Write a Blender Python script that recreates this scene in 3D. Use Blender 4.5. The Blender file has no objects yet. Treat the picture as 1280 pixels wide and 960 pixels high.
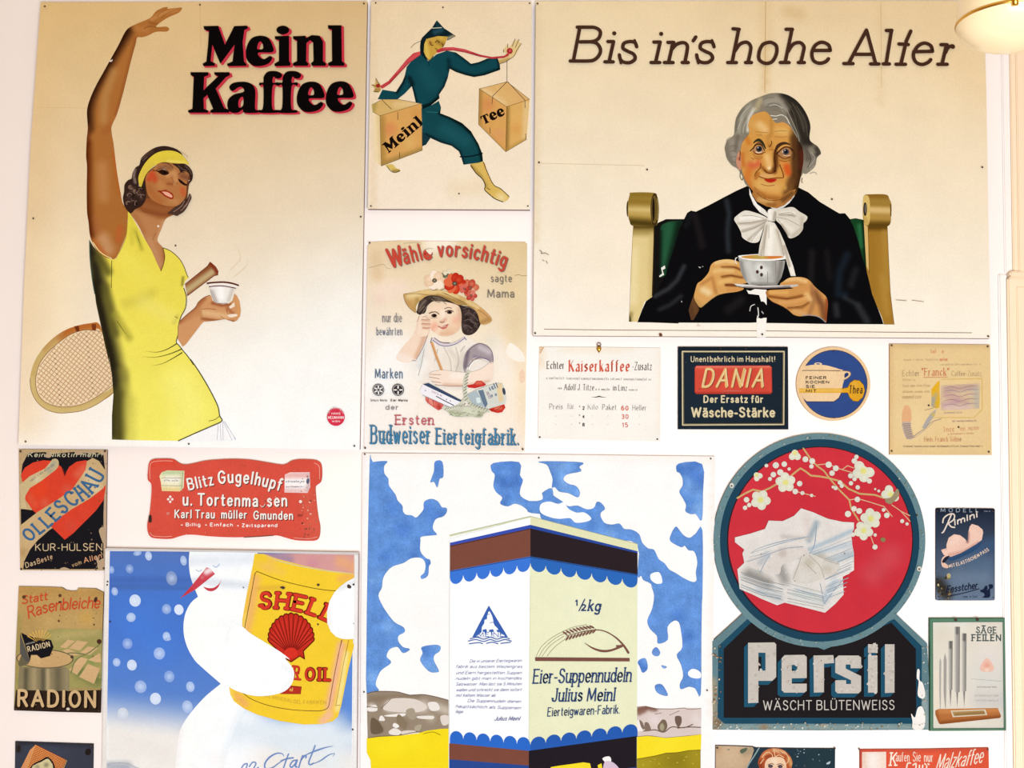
import bpy, bmesh, math, random
import numpy as np
from mathutils import Vector, Matrix
from mathutils.geometry import delaunay_2d_cdt, tessellate_polygon

# ------------------------------------------------------------------ camera
SC = bpy.context.scene
COL = SC.collection
F_PX = 1300.0
CAM = Vector((0.0, -2.34, 1.55))
PITCH, ROLL = math.radians(3.5), math.radians(0.85)
_f = Vector((0, math.cos(PITCH), math.sin(PITCH)))
_u0 = Vector((0, -math.sin(PITCH), math.cos(PITCH)))
_r0 = Vector((1, 0, 0))
_r = _r0 * math.cos(ROLL) + _u0 * math.sin(ROLL)
_u = _u0 * math.cos(ROLL) - _r0 * math.sin(ROLL)
cd = bpy.data.cameras.new('camera'); cam = bpy.data.objects.new('camera', cd); COL.objects.link(cam)
cd.sensor_width = 36.0; cd.lens = F_PX / 1280.0 * 36.0; cd.clip_start = 0.02
cam.matrix_world = Matrix((( _r.x, _u.x, -_f.x, CAM.x), (_r.y, _u.y, -_f.y, CAM.y), (_r.z, _u.z, -_f.z, CAM.z), (0, 0, 0, 1)))
SC.camera = cam

# ------------------------------------------------------------------ light
SC.view_settings.view_transform = 'Standard'
SC.view_settings.look = 'None'
SC.view_settings.gamma = 1.0
SC.view_settings.use_curve_mapping = False
SC.view_settings.exposure = 0.0
wd = bpy.data.worlds.new('world'); SC.world = wd; wd.use_nodes = True
wd.node_tree.nodes['Background'].inputs[0].default_value = (1.0, 0.58, 0.22, 1)
wd.node_tree.nodes['Background'].inputs[1].default_value = 0.44

def area_light(name, loc, target, sx, sy, power, color):
    l = bpy.data.lights.new(name, 'AREA'); l.shape = 'RECTANGLE'; l.size = sx; l.size_y = sy
    l.energy = power; l.color = color
    o = bpy.data.objects.new(name, l); COL.objects.link(o)
    o.location = loc
    o.rotation_euler = (Vector(target) - Vector(loc)).to_track_quat('-Z', 'Y').to_euler()
    return o
# daylight from the windows opposite the poster wall
area_light('window_daylight', (0.5, -3.0, 0.75), (0.25, 0, 1.05), 1.8, 1.3, 104, (0.94, 0.985, 1.05))

# ------------------------------------------------------------------ pixel -> wall
def wall_at(px, py, t=0.0):
    d = _f * F_PX + _r * (px - 640.0) - _u * (py - 480.0)
    k = (-t - CAM.y) / d.y
    return CAM + d * k
_M = np.array([[_r.x, -_u.x, _f.x*F_PX - _r.x*640 + _u.x*480],
               [_r.y, -_u.y, _f.y*F_PX - _r.y*640 + _u.y*480],
               [_r.z, -_u.z, _f.z*F_PX - _r.z*640 + _u.z*480]])
def wall_np(P, t):
    d = np.c_[P, np.ones(len(P))] @ _M.T
    k = (-t - CAM.y) / d[:, 1]
    return np.array(CAM)[None, :] + d * k[:, None]

# light that falls on the wall, as measured on a white card (used to turn a seen colour into a paint colour)
ILL = np.array([[1.3657, 0.1343, 0.1281, -0.1678, 0.0346, -0.0473], [1.2244, 0.136, 0.1369, -0.1721, 0.0356, -0.0479], [1.1486, 0.1404, 0.1543, -0.1806, 0.038, -0.0507]])
def illum(P):
    x = (P[:, 0] - 640) / 640; y = (P[:, 1] - 480) / 480
    B = np.c_[np.ones_like(x), x, y, x*x, x*y, y*y]
    return np.clip(B @ ILL.T, 0.3, 3.0)
def s2l(c):
    c = np.asarray(c, float) / 255.0
    return np.where(c <= 0.04045, c / 12.92, ((c + 0.055) / 1.055) ** 2.4)
def hx(c):
    if isinstance(c, str): return np.array([int(c[i:i+2], 16) for i in (0, 2, 4)], float)
    return np.asarray(c, float)

# ------------------------------------------------------------------ materials
def nodes_mat(name, rough=0.8, spec=0.2, mottle=0.06, scale=9.0, fine=0.04, metallic=0.0, base=None, bump=0.0, grime=None, coat=0.0):
    m = bpy.data.materials.new(name); m.use_nodes = True
    nt = m.node_tree; N = nt.nodes; L = nt.links; b = N['Principled BSDF']
    b.inputs['Roughness'].default_value = rough
    b.inputs['Specular IOR Level'].default_value = spec
    b.inputs['Metallic'].default_value = metallic
    b.inputs['Coat Weight'].default_value = coat
    b.inputs['Coat Roughness'].default_value = 0.25
    geo = N.new('ShaderNodeNewGeometry')
    n1 = N.new('ShaderNodeTexNoise'); n1.inputs['Scale'].default_value = scale; n1.inputs['Detail'].default_value = 5
    n2 = N.new('ShaderNodeTexNoise'); n2.inputs['Scale'].default_value = 260; n2.inputs['Detail'].default_value = 2
    L.new(geo.outputs['Position'], n1.inputs['Vector']); L.new(geo.outputs['Position'], n2.inputs['Vector'])
    def rng(src, lo, hi):
        r = N.new('ShaderNodeMapRange'); r.inputs['From Min'].default_value = 0.3; r.inputs['From Max'].default_value = 0.7
        r.inputs['To Min'].default_value = lo; r.inputs['To Max'].default_value = hi
        L.new(src, r.inputs['Value']); return r.outputs['Result']
    a = rng(n1.outputs['Fac'], 1 - mottle, 1 + mottle); c = rng(n2.outputs['Fac'], 1 - fine, 1 + fine)
    mul = N.new('ShaderNodeMath'); mul.operation = 'MULTIPLY'; L.new(a, mul.inputs[0]); L.new(c, mul.inputs[1])
    vm = N.new('ShaderNodeVectorMath'); vm.operation = 'SCALE'
    L.new(mul.outputs[0], vm.inputs['Scale'])
    if base is None:
        at = N.new('ShaderNodeAttribute'); at.attribute_name = 'Col'; L.new(at.outputs['Color'], vm.inputs[0])
    else:
        vm.inputs[0].default_value = tuple(s2l(hx(base)))
    out = vm.outputs[0]
    if grime is not None:      # blotches of rust / bare tin with a ragged outline of their own
        gcol, lo, hi, gs = grime
        g = N.new('ShaderNodeTexNoise'); g.inputs['Scale'].default_value = gs; g.inputs['Detail'].default_value = 8; g.inputs['Roughness'].default_value = 0.7
        L.new(geo.outputs['Position'], g.inputs['Vector'])
        r = N.new('ShaderNodeMapRange'); r.inputs['From Min'].default_value = lo; r.inputs['From Max'].default_value = hi
        L.new(g.outputs['Fac'], r.inputs['Value'])
        mx = N.new('ShaderNodeMix'); mx.data_type = 'RGBA'
        L.new(r.outputs['Result'], mx.inputs[0]); L.new(out, mx.inputs[6]); mx.inputs[7].default_value = (*s2l(hx(gcol)), 1)
        out = mx.outputs[2]
    L.new(out, b.inputs['Base Color'])
    if bump:
        bp = N.new('ShaderNodeBump'); bp.inputs['Strength'].default_value = bump; bp.inputs['Distance'].default_value = 0.002
        L.new(n1.outputs['Fac'], bp.inputs['Height']); L.new(bp.outputs['Normal'], b.inputs['Normal'])
    return m
M_PAPER = nodes_mat('printed_paper', 0.9, 0.04, 0.025, 14, 0.035)
M_INK = nodes_mat('printing_ink', 0.9, 0.02, 0.02, 30, 0.03)
M_WASH = nodes_mat('watercolour_wash', 0.9, 0.02, 0.14, 42, 0.12)
M_TIN = nodes_mat('lithographed_tin', 0.6, 0.05, 0.05, 22, 0.05)
M_RUSTY = nodes_mat('worn_enamel', 0.6, 0.05, 0.06, 25, 0.07, grime=('b5a68c', 0.66, 0.72, 60))
M_NAIL = nodes_mat('dark_iron', 0.5, 0.4, 0.1, 200, 0.1, 0.5, base='4a3a30')
M_BRASS = nodes_mat('brass', 0.28, 0.5, 0.05, 60, 0.03, 1.0, base='e0b050')
M_WALL = nodes_mat('painted_plaster', 0.9, 0.15, 0.012, 5, 0.012, base='f3f0ee', bump=0.05)
M_TRIM = nodes_mat('cream_paint', 0.6, 0.3, 0.01, 8, 0.01, base='f0dfc4')

# ------------------------------------------------------------------ drawing kit
_crop = [0.0, 0.0, 1.0]
def crop(x, y, k): _crop[:] = [x, y, k]
def P(s):
    if not isinstance(s, str): return [tuple(p) for p in s]
    x0, y0, k = _crop
    return [(x0 + float(a.split(',')[0]) / k, y0 + float(a.split(',')[1]) / k) for a in s.split()]
def smooth(pts, closed=True, n=5):
    p = np.array(pts, float); m = len(p); out = []
    if m < 3: return pts
    rngi = range(m) if closed else range(m - 1)
    for i in rngi:
        if closed: a, b, c, d = p[(i-1) % m], p[i], p[(i+1) % m], p[(i+2) % m]
        else: a, b, c, d = p[max(i-1, 0)], p[i], p[i+1], p[min(i+2, m-1)]
        for j in range(n):
            t = j / n
            out.append(0.5 * ((2*b) + (-a+c)*t + (2*a-5*b+4*c-d)*t*t + (-a+3*b-3*c+d)*t**3))
    if not closed: out.append(p[-1])
    return [tuple(q) for q in out]
def B(s, r, c, a=1.0): return (np.array(P(s)), r, hx(c), a)
def dist_poly(X, pl):
    if len(pl) == 1: return np.hypot(*(X - pl[0]).T)
    d = np.full(len(X), 1e9)
    for a, b in zip(pl[:-1], pl[1:]):
        v = b - a; l2 = max(v @ v, 1e-9)
        t = np.clip((X - a) @ v / l2, 0, 1)
        d = np.minimum(d, np.hypot(*(X - a - t[:, None] * v).T))
    return d
def paint(X, base, brushes):
    if callable(base): C = base(X)
    else: C = np.tile(hx(base), (len(X), 1))
    for (pl, r, c, a) in brushes:
        d = dist_poly(X, pl)
        w = np.clip(1 - d / r, 0, 1); w = a * w * w * (3 - 2 * w)
        C = C * (1 - w[:, None]) + c * w[:, None]
    return C
def grad(s, c0, c1):
    (a, b) = [np.array(p) for p in P(s)]; c0 = hx(c0); c1 = hx(c1)
    def f(X):
        v = b - a; t = np.clip((X - a) @ v / (v @ v), 0, 1)[:, None]
        return c0 * (1 - t) + c1 * t
    return f
def quadgrad(cs, box):
    """four corner colours tl,tr,bl,br over box x0,y0,x1,y1"""
    c = [hx(q) for q in cs]; x0, y0, x1, y1 = box
    def f(X):
        u = np.clip((X[:, 0] - x0) / (x1 - x0), 0, 1)[:, None]; v = np.clip((X[:, 1] - y0) / (y1 - y0), 0, 1)[:, None]
        return (c[0]*(1-u)+c[1]*u)*(1-v) + (c[2]*(1-u)+c[3]*u)*v
    return f
def inside(X, poly):
    q = np.array(poly); x, y = X[:, 0], X[:, 1]; r = np.zeros(len(X), bool)
    j = len(q) - 1
    for i in range(len(q)):
        xi, yi = q[i]; xj, yj = q[j]
        c = ((yi > y) != (yj > y)) & (x < (xj - xi) * (y - yi) / ((yj - yi) if yj != yi else 1e-12) + xi)
        r ^= c; j = i
    return r
def densify(pts, s):
    out = []
    for a, b in zip(pts, pts[1:] + pts[:1]):
        n = max(1, int(math.ceil(math.dist(a, b) / s)))
        for j in range(n): out.append((a[0] + (b[0]-a[0])*j/n, a[1] + (b[1]-a[1])*j/n))
    return out
def cdt(pts, s=None):
    if s: pts = densify(pts, s)
    q = [pts[0]]
    for p in pts[1:]:
        if math.dist(p, q[-1]) > 1e-3: q.append(p)
    if math.dist(q[0], q[-1]) < 1e-3: q.pop()
    nb = len(q); V = list(q)
    if s:
        A = np.array(q); x0, y0 = A.min(0); x1, y1 = A.max(0)
        gx, gy = np.meshgrid(np.arange(x0 + s/2, x1, s), np.arange(y0 + s/2, y1, s * 0.87))
        gx = gx + (np.arange(gx.shape[0]) % 2)[:, None] * s / 2
        X = np.c_[gx.ravel(), gy.ravel()]
        if len(X):
            X = X[inside(X, q)]
            if len(X):
                D = np.full(len(X), 1e9)
                for p in A: D = np.minimum(D, (X[:, 0]-p[0])**2 + (X[:, 1]-p[1])**2)
                V += [tuple(p) for p in X[D > (0.4*s)**2]]
    r = delaunay_2d_cdt([Vector(p) for p in V], [], [list(range(nb))], 1, 1e-5)
    return np.array([tuple(v) for v in r[0]]), [tuple(f) for f in r[2]]

class Acc:
    def __init__(s): s.v = []; s.f = []; s.c = []; s.n = 0
    def add(s, V3, F, C):
        s.v.append(V3); s.c.append(C)
        s.f += [tuple(i + s.n for i in f) for f in F]; s.n += len(V3)
    def mesh(s, name):
        me = bpy.data.meshes.new(name)
        V = np.concatenate(s.v); C = np.concatenate(s.c)
        me.from_pydata(V.tolist(), [], s.f)
        ca = me.color_attributes.new('Col', 'FLOAT_COLOR', 'POINT')
        ca.data.foreach_set('color', np.c_[C, np.ones(len(C))].astype(np.float32).ravel())
        me.update(); return me

LAYER = 1.6e-5
class Poster:
    cur = None
    def __init__(s, name, label, cat, outline, thick, sheet_part='sheet', mat=None, ink=None, base='ffffff', brushes=(), grid=8.0, group=None, edge='d8cbb8', grow=0.0):
        Poster.cur = s
        s.t = thick; s.z = thick; s.mat = mat or M_PAPER; s.ink = ink or M_INK; s.parts = {}
        o = P(outline); s.outline = o
        A = np.array(o); c = A.mean(0)
        cen = wall_at(c[0], A[:, 1].max(), 0)
        s.root = bpy.data.objects.new(name, None); COL.objects.link(s.root)
        s.root.empty_display_size = 0.05
        s.root.location = (cen.x, 0, cen.z)
        s.root['label'] = label; s.root['category'] = cat
        if group: s.root['group'] = group
        acc = Acc()
        V, F = cdt(o, grid)
        C = 1.04 * s2l(paint(V, base, brushes)) / illum(V)
        acc.add(wall_np(V, s.t), s.face(F, V), np.clip(C, 0, 0.93))
        # edge band and back
        q = np.array(o); n = len(q)
        fr = wall_np(q, s.t); bk = fr.copy(); bk[:, 1] = -0.0004
        Fe = [(i, (i+1) % n, n + (i+1) % n, n + i) for i in range(n)]
        ec = np.clip(np.tile(s2l(hx(edge)), (2*n, 1)), 0, .9)
        acc.add(np.r_[fr, bk], Fe + [tuple(range(n, 2*n))[::-1]], ec)
        s.link(sheet_part, acc, s.mat)
        s.curp = None; s.said = set()
    def face(s, F, V):
        out = []
        for f in F:
            a, b, c = V[f[0]], V[f[1]], V[f[2]]
            cr = (b[0]-a[0])*(c[1]-a[1]) - (b[1]-a[1])*(c[0]-a[0])
            out.append(tuple(f) if cr < 0 else tuple(f)[::-1])   # image y is down
        return out
    def link(s, name, acc, mat, kind=None):
        me = acc.mesh(name); me.materials.append(mat)
        o = bpy.data.objects.new(name, me); COL.objects.link(o)
        o.parent = s.root; o.matrix_parent_inverse = Matrix.Translation(-Vector(s.root.location))
        return o
    def part(s, name, mat=None, new=False):
        key = (name, len(s.parts)) if new else (name, 0)
        if key not in s.parts: s.parts[key] = (Acc(), mat or s.ink)
        s.curp = key
    def put(s, V, F, C, bump=True, stag=None):
        s.z += LAYER if bump else 4e-6
        W3 = wall_np(V, s.z)
        if stag is not None:            # overlapping pen strokes lie a hair above each other
            W3[:, 1] -= stag; s.z += float(stag.max())
        s.parts[s.curp][0].add(W3, s.face(F, V), np.clip(1.04 * s2l(C) / illum(V), 0, 0.93))
    def finish(s):
        for k, (a, m) in s.parts.items():
            if a.n:
                ob = s.link(k[0], a, m)
                if k[0] in ('rust_patch', 'paint_chip', 'chipped_enamel'): ob['kind'] = 'stuff'
        s.parts = {}
        return s

def part(n, mat=None, new=False): Poster.cur.part(n, mat, new)
def fill(s, c, sm=0, bump=True):
    p = P(s)
    if sm: p = smooth(p)
    V, F = cdt(p)
    Poster.cur.put(V, F, np.tile(hx(c), (len(V), 1)), bump)
def shade(s, base, brushes=(), g=2.0, sm=1):
    p = P(s)
    if sm: p = smooth(p)
    V, F = cdt(p, g)
    Poster.cur.put(V, F, paint(V, base, brushes))
def holes(outer, inner, c, sm=0, off=(0, 0), bump=True):
    L = [P(outer)] + [P(i) for i in inner]
    if sm: L = [smooth(q, True, 4) for q in L]
    L = [[(x + off[0], y + off[1]) for x, y in q] for q in L]
    T = tessellate_polygon([[Vector((x, y, 0)) for x, y in q] for q in L])
    V = np.array([p for q in L for p in q])
    Poster.cur.put(V, [tuple(t) for t in T], np.tile(hx(c), (len(V), 1)), bump)
def circ(c, rx, ry=None, ang=0.0, n=20):
    ry = ry or rx; ca, sa = math.cos(ang), math.sin(ang)
    return [(c[0] + rx*math.cos(t)*ca - ry*math.sin(t)*sa, c[1] + rx*math.cos(t)*sa + ry*math.sin(t)*ca) for t in [2*math.pi*i/n for i in range(n)]]
def ell(s, rx, ry, c, ang=0.0, n=20, bump=True):
    k = _crop[2]
    for p in P(s):
        fill(circ(p, rx/k, ry/k, ang, n), c, 0, bump); bump = False
def seg_mesh(lines, w, taper=None, nib=None):
    V = []; Fc = []; S = []; cnt = [0]
    def quad(a, b, c, d):
        n = len(V); V.extend([a, b, c, d]); Fc.append((n, n+1, n+2)); Fc.append((n, n+2, n+3))
        S.extend([(cnt[0] % 13) * 3e-6] * 4); cnt[0] += 1
    def disc(p, r, k=8):
        n = len(V); S.extend([(cnt[0] % 13) * 3e-6] * k); cnt[0] += 1
        for i in range(k): V.append((p[0] + r*math.cos(2*math.pi*i/k), p[1] + r*math.sin(2*math.pi*i/k)))
        for i in range(1, k-1): Fc.append((n, n+i, n+i+1))
    for L in lines:
        p = np.array(L, float); m = len(p)
        if m < 2: continue
        if nib is not None:
            ang, thin = nib; v = np.array([math.cos(ang), -math.sin(ang)]) * w / 2
            for a, b in zip(p[:-1], p[1:]): quad(a - v, a + v, b + v, b - v)
        ww = w if nib is None else max(w * nib[1], 0.2)
        d = np.diff(p, axis=0); ln = np.hypot(*d.T); ln[ln < 1e-9] = 1e-9; d = d / ln[:, None]
        nr = np.c_[-d[:, 1], d[:, 0]]
        cum = np.r_[0, np.cumsum(ln)] / ln.sum()
        def wid(i):
            if taper is None: return ww / 2
            return ww / 2 * (taper[0] + (taper[1] - taper[0]) * cum[i]) if len(taper) == 2 else ww / 2 * float(np.interp(cum[i], np.linspace(0, 1, len(taper)), taper))
        N = []
        for i in range(m):
            if i == 0: N.append((nr[0], nr[0]))
            elif i == m - 1: N.append((nr[-1], nr[-1]))
            else:
                dot = float(np.clip(d[i-1] @ d[i], -1, 1))
                if dot > 0.75:
                    q = nr[i-1] + nr[i]; q = q / max(np.hypot(*q), 1e-6) / max(math.sqrt((1+dot)/2), .5)
                    N.append((q, q))
                else:
                    N.append((nr[i-1], nr[i])); disc(p[i], wid(i))
        for i in range(m - 1):
            a, b = N[i][1] * wid(i), N[i+1][0] * wid(i+1)
            quad(p[i] - a, p[i] + a, p[i+1] + b, p[i+1] - b)
        if ww > 1.2:
            disc(p[0], wid(0)); disc(p[-1], wid(m-1))
    return np.array(V), Fc, np.array(S)
def line(s, w, c, sm=1, taper=None, bump=True, closed=False):
    """one or several polylines ('|' between them); w in photo pixels"""
    Ls = [P(q) for q in s.split('|')] if isinstance(s, str) else [P(s)]
    if closed: Ls = [q + q[:1] for q in Ls]
    if sm: Ls = [smooth(q, False, 5) for q in Ls]
    V, F, S = seg_mesh(Ls, w, taper)
    Poster.cur.put(V, F, np.tile(hx(c), (len(V), 1)), bump, S)

# ------------------------------------------------------------------ a skeleton alphabet (cap height 1, x height .66)
G = {}
def _def(txt):
    for row in txt.strip().split('\n'):
        ch, w, st = row.split(' ', 2)
        S = []
        for q in st.split('|'):
            q = q.strip(); sm = q.startswith('~'); v = [float(a) for a in q.lstrip('~').split()]
            pts = list(zip(v[::2], v[1::2]))
            S.append((sm, pts))
        G[ch] = (float(w), S)
_def('''
A .8 0 0 .4 1 .8 0|.15 .36 .65 .36
B .64 0 0 0 1|~0 1 .32 1 .55 .93 .59 .77 .52 .6 .32 .54 0 .54|~0 .54 .36 .54 .58 .46 .64 .28 .57 .08 .36 0 0 0
C .68 ~.68 .8 .55 .96 .36 1 .12 .85 .02 .5 .12 .15 .36 0 .55 .04 .68 .2
D .7 0 0 0 1|~0 1 .33 1 .6 .85 .7 .5 .6 .15 .33 0 0 0
E .54 0 0 0 1|0 1 .54 1|0 .53 .45 .53|0 0 .54 0
F .52 0 0 0 1|0 1 .52 1|0 .52 .42 .52
G .74 ~.7 .8 .56 .96 .36 1 .12 .85 .02 .5 .12 .15 .36 0 .56 .05 .7 .2 .72 .45|.72 .47 .42 .47
H .68 0 0 0 1|.68 0 .68 1|0 .52 .68 .52
I .06 .03 0 .03 1
J .44 ~.42 1 .42 .3 .36 .06 .2 0 .04 .06 0 .22
K .66 0 0 0 1|.62 1 0 .42|.2 .6 .66 0
L .5 0 1 0 0|0 0 .5 0
M .86 0 0 .06 1|.06 1 .43 .12|.43 .12 .8 1|.8 1 .86 0
N .7 0 0 0 1|0 1 .7 0|.7 0 .7 1
O .78 ~.39 1 .13 .86 .02 .5 .13 .14 .39 0 .65 .14 .76 .5 .65 .86 .39 1
P .58 0 0 0 1|~0 1 .34 1 .54 .92 .58 .74 .52 .56 .34 .48 0 .48
Q .78 ~.39 1 .13 .86 .02 .5 .13 .14 .39 0 .65 .14 .76 .5 .65 .86 .39 1|.48 .22 .78 -.08
R .62 0 0 0 1|~0 1 .34 1 .54 .92 .58 .74 .52 .58 .34 .5 0 .5|.3 .5 .62 0
S .56 ~.53 .82 .42 .96 .27 1 .1 .94 .04 .76 .12 .6 .3 .52 .48 .43 .56 .24 .47 .06 .28 0 .12 .04 .02 .18
T .66 0 1 .66 1|.33 1 .33 0
U .66 ~0 1 0 .3 .08 .06 .33 0 .58 .06 .66 .3 .66 1
V .74 0 1 .37 0|.37 0 .74 1
W 1.04 0 1 .26 0|.26 0 .52 .9|.52 .9 .78 0|.78 0 1.04 1
X .66 0 0 .66 1|0 1 .66 0
Y .68 0 1 .34 .46 .68 1|.34 .46 .34 0
Z .6 0 1 .6 1|.6 1 0 0|0 0 .6 0
a .46 ~.04 .56 .2 .66 .38 .62 .45 .48 .46 0|~.46 .36 .22 .36 .04 .26 .02 .12 .14 0 .32 .04 .46 .18
b .48 0 1 0 0|~0 .46 .12 .62 .27 .66 .44 .55 .48 .33 .44 .1 .27 0 .12 .04 0 .2
c .42 ~.42 .54 .27 .66 .08 .56 .01 .33 .08 .1 .27 0 .42 .12
d .48 .48 1 .48 0|~.48 .46 .36 .62 .21 .66 .05 .55 0 .33 .05 .1 .21 0 .36 .04 .48 .2
e .46 ~.02 .35 .46 .35 .42 .56 .25 .66 .07 .56 .01 .33 .07 .1 .26 0 .44 .12
f .32 ~.34 .96 .22 1 .12 .9 .12 .7 .12 0|0 .64 .3 .64
g .48 ~.48 .64 .48 0 .44 -.22 .24 -.3 .04 -.22|~.48 .46 .36 .62 .21 .66 .05 .55 0 .35 .05 .14 .21 .04 .36 .08 .48 .22
h .46 0 1 0 0|~0 .44 .12 .6 .27 .66 .42 .58 .46 .42 .46 0
i .04 .02 .66 .02 0|.02 .86 .02 .92
j .16 ~.14 .66 .14 -.1 .08 -.26 -.04 -.28|.14 .86 .14 .92
k .44 0 1 0 0|.42 .66 0 .28|.14 .4 .44 0
l .04 .02 1 .02 0
m .78 0 .66 0 0|~0 .46 .1 .6 .22 .66 .35 .58 .39 .42 .39 0|~.39 .44 .49 .6 .61 .66 .74 .58 .78 .42 .78 0
n .46 0 .66 0 0|~0 .44 .12 .6 .27 .66 .42 .58 .46 .42 .46 0
o .5 ~.25 .66 .07 .56 0 .33 .07 .1 .25 0 .43 .1 .5 .33 .43 .56 .25 .66
p .48 0 .66 0 -.3|~0 .46 .12 .62 .27 .66 .44 .55 .48 .33 .44 .1 .27 0 .12 .04 0 .2
q .48 .48 .66 .48 -.3|~.48 .46 .36 .62 .21 .66 .05 .55 0 .33 .05 .1 .21 0 .36 .04 .48 .2
r .3 0 .66 0 0|~0 .42 .1 .6 .3 .64
s .4 ~.38 .54 .22 .66 .06 .58 .05 .44 .2 .36 .37 .26 .37 .1 .2 0 .02 .1
t .3 ~.12 .92 .12 .2 .18 .03 .32 .03|0 .64 .3 .64
u .46 ~0 .66 0 .24 .06 .05 .2 0 .36 .06 .46 .22|.46 .66 .46 0
v .46 0 .66 .23 0|.23 0 .46 .66
w .7 0 .66 .18 0|.18 0 .35 .6|.35 .6 .52 0|.52 0 .7 .66
x .44 0 0 .44 .66|0 .66 .44 0
y .46 0 .66 .24 0|.46 .66 .2 -.1 .02 -.28
z .42 0 .66 .42 .66|.42 .66 0 0|0 0 .42 0
0 .5 ~.25 1 .06 .85 0 .5 .06 .15 .25 0 .44 .15 .5 .5 .44 .85 .25 1
1 .22 0 .8 .18 1|.18 1 .18 0
2 .5 ~.02 .78 .1 .95 .26 1 .45 .9 .46 .7 .3 .4 0 0|0 0 .5 0
3 .5 ~.02 .85 .24 1 .44 .9 .44 .66 .2 .54|~.2 .54 .46 .46 .5 .24 .4 .04 .2 0 .02 .1
4 .52 .38 0 .38 1|.38 1 0 .3|0 .3 .52 .3
5 .5 .44 1 .06 1|.06 1 .04 .56|~.04 .56 .25 .62 .46 .5 .5 .28 .4 .05 .2 0 .02 .08
6 .5 ~.42 .92 .22 .98 .04 .7 0 .35 .06 .08 .25 0 .44 .08 .5 .3 .44 .52 .25 .58 .06 .48
8 .5 ~.25 1 .06 .92 .04 .7 .25 .55 .46 .4 .48 .12 .25 0 .02 .12 .04 .4 .25 .55 .46 .7 .44 .92 .25 1
. .06 .03 0 .03 .05
, .08 .05 .06 0 -.14
- .26 0 .36 .26 .36
! .06 .03 1 .03 .28|.03 0 .03 .05
' .08 .06 1 0 .78
" .2 .04 1 0 .8|.2 1 .16 .8
/ .4 0 0 .4 1
+ .4 0 .35 .4 .35|.2 .15 .2 .55
''')
for b_, d_ in (('a', 'ä'), ('u', 'ü'), ('o', 'ö')):
    w_, s_ = G[b_]; G[d_] = (w_, s_ + [(False, [(w_*.25, .86), (w_*.25, .92)]), (False, [(w_*.75, .86), (w_*.75, .92)])])
for b_, d_ in (('A', 'Ä'), ('U', 'Ü')):
    w_, s_ = G[b_]; G[d_] = (w_, s_ + [(False, [(w_*.28, 1.17), (w_*.28, 1.22)]), (False, [(w_*.72, 1.17), (w_*.72, 1.22)])])
def text(s, base, h, c, w=0.14, shear=0.0, serif=0.0, nib=None, track=0.2, off=None, fit=True, flip=1, grow=None):
    """s along the polyline base (current crop), h = cap height in photo pixels, w = pen width / h"""
    if Poster.cur.curp[0] in ('lettering', 'printed_lettering', 'printed_brand', 'printed_script_text') and off is None and s not in Poster.cur.said:
        part(Poster.cur.curp[0], new=True)
    Poster.cur.said.add(s)
    bp = P(base)
    if len(bp) > 2: bp = smooth(bp, False, 8)
    b = np.array(bp); d = np.diff(b, axis=0); ln = np.hypot(*d.T); cum = np.r_[0, np.cumsum(ln)]
    tot = 0.0; pos = []; nn = 0
    for ch in s:
        if ch == ' ': tot += 0.36; pos.append(None); continue
        pos.append((tot, nn)); tot += G[ch][0] + track; nn += 1
    tot -= track
    pen = w * h * (0.75 if nib else 1.0)
    k = max((cum[-1] - pen * nn) / tot, 0.3 * cum[-1] / tot)
    pen *= min(1.0, (k / h) ** 0.6)
    k = (cum[-1] - pen * nn) / tot
    def mp(x, y, n=0):
        x = x * k + pen * (n + 0.5); i = int(np.clip(np.searchsorted(cum, x) - 1, 0, len(d) - 1))
        t = d[i] / max(ln[i], 1e-9); p = b[i] + t * (x - cum[i])
        hh = h if grow is None else h * float(np.interp(x / cum[-1], np.linspace(0, 1, len(grow)), grow))
        nrm = np.array([t[1], -t[0]])
        return tuple(p + nrm * y * hh + t * shear * y * hh)
    Ls = []
    for ch, xn in zip(s, pos):
        if xn is None: continue
        x0, ni = xn
        for sm, pts in G[ch][1]:
            q = smooth(pts, False, 3) if sm else pts
            Ls.append([mp(x0 + x, y, ni) for x, y in q])
            if serif:
                for (e, f) in ((q[0], q[1]), (q[-1], q[-2])):
                    if abs(e[1] - f[1]) > 1.2 * abs(e[0] - f[0]) and ch not in ".,!'-vwVWMNyxz" and not (0.8 < e[1] < .95):
                        sx = serif * h / k
                        Ls.append([mp(x0 + e[0] - sx, e[1], ni), mp(x0 + e[0] + sx, e[1], ni)])
    if off is not None: Ls = [[(x + off[0], y + off[1]) for x, y in q] for q in Ls]
    V, F, S = seg_mesh(Ls, pen / (0.75 if nib else 1.0), None, nib)
    Poster.cur.put(V, F, np.tile(hx(c), (len(V), 1)), True, S)

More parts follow.
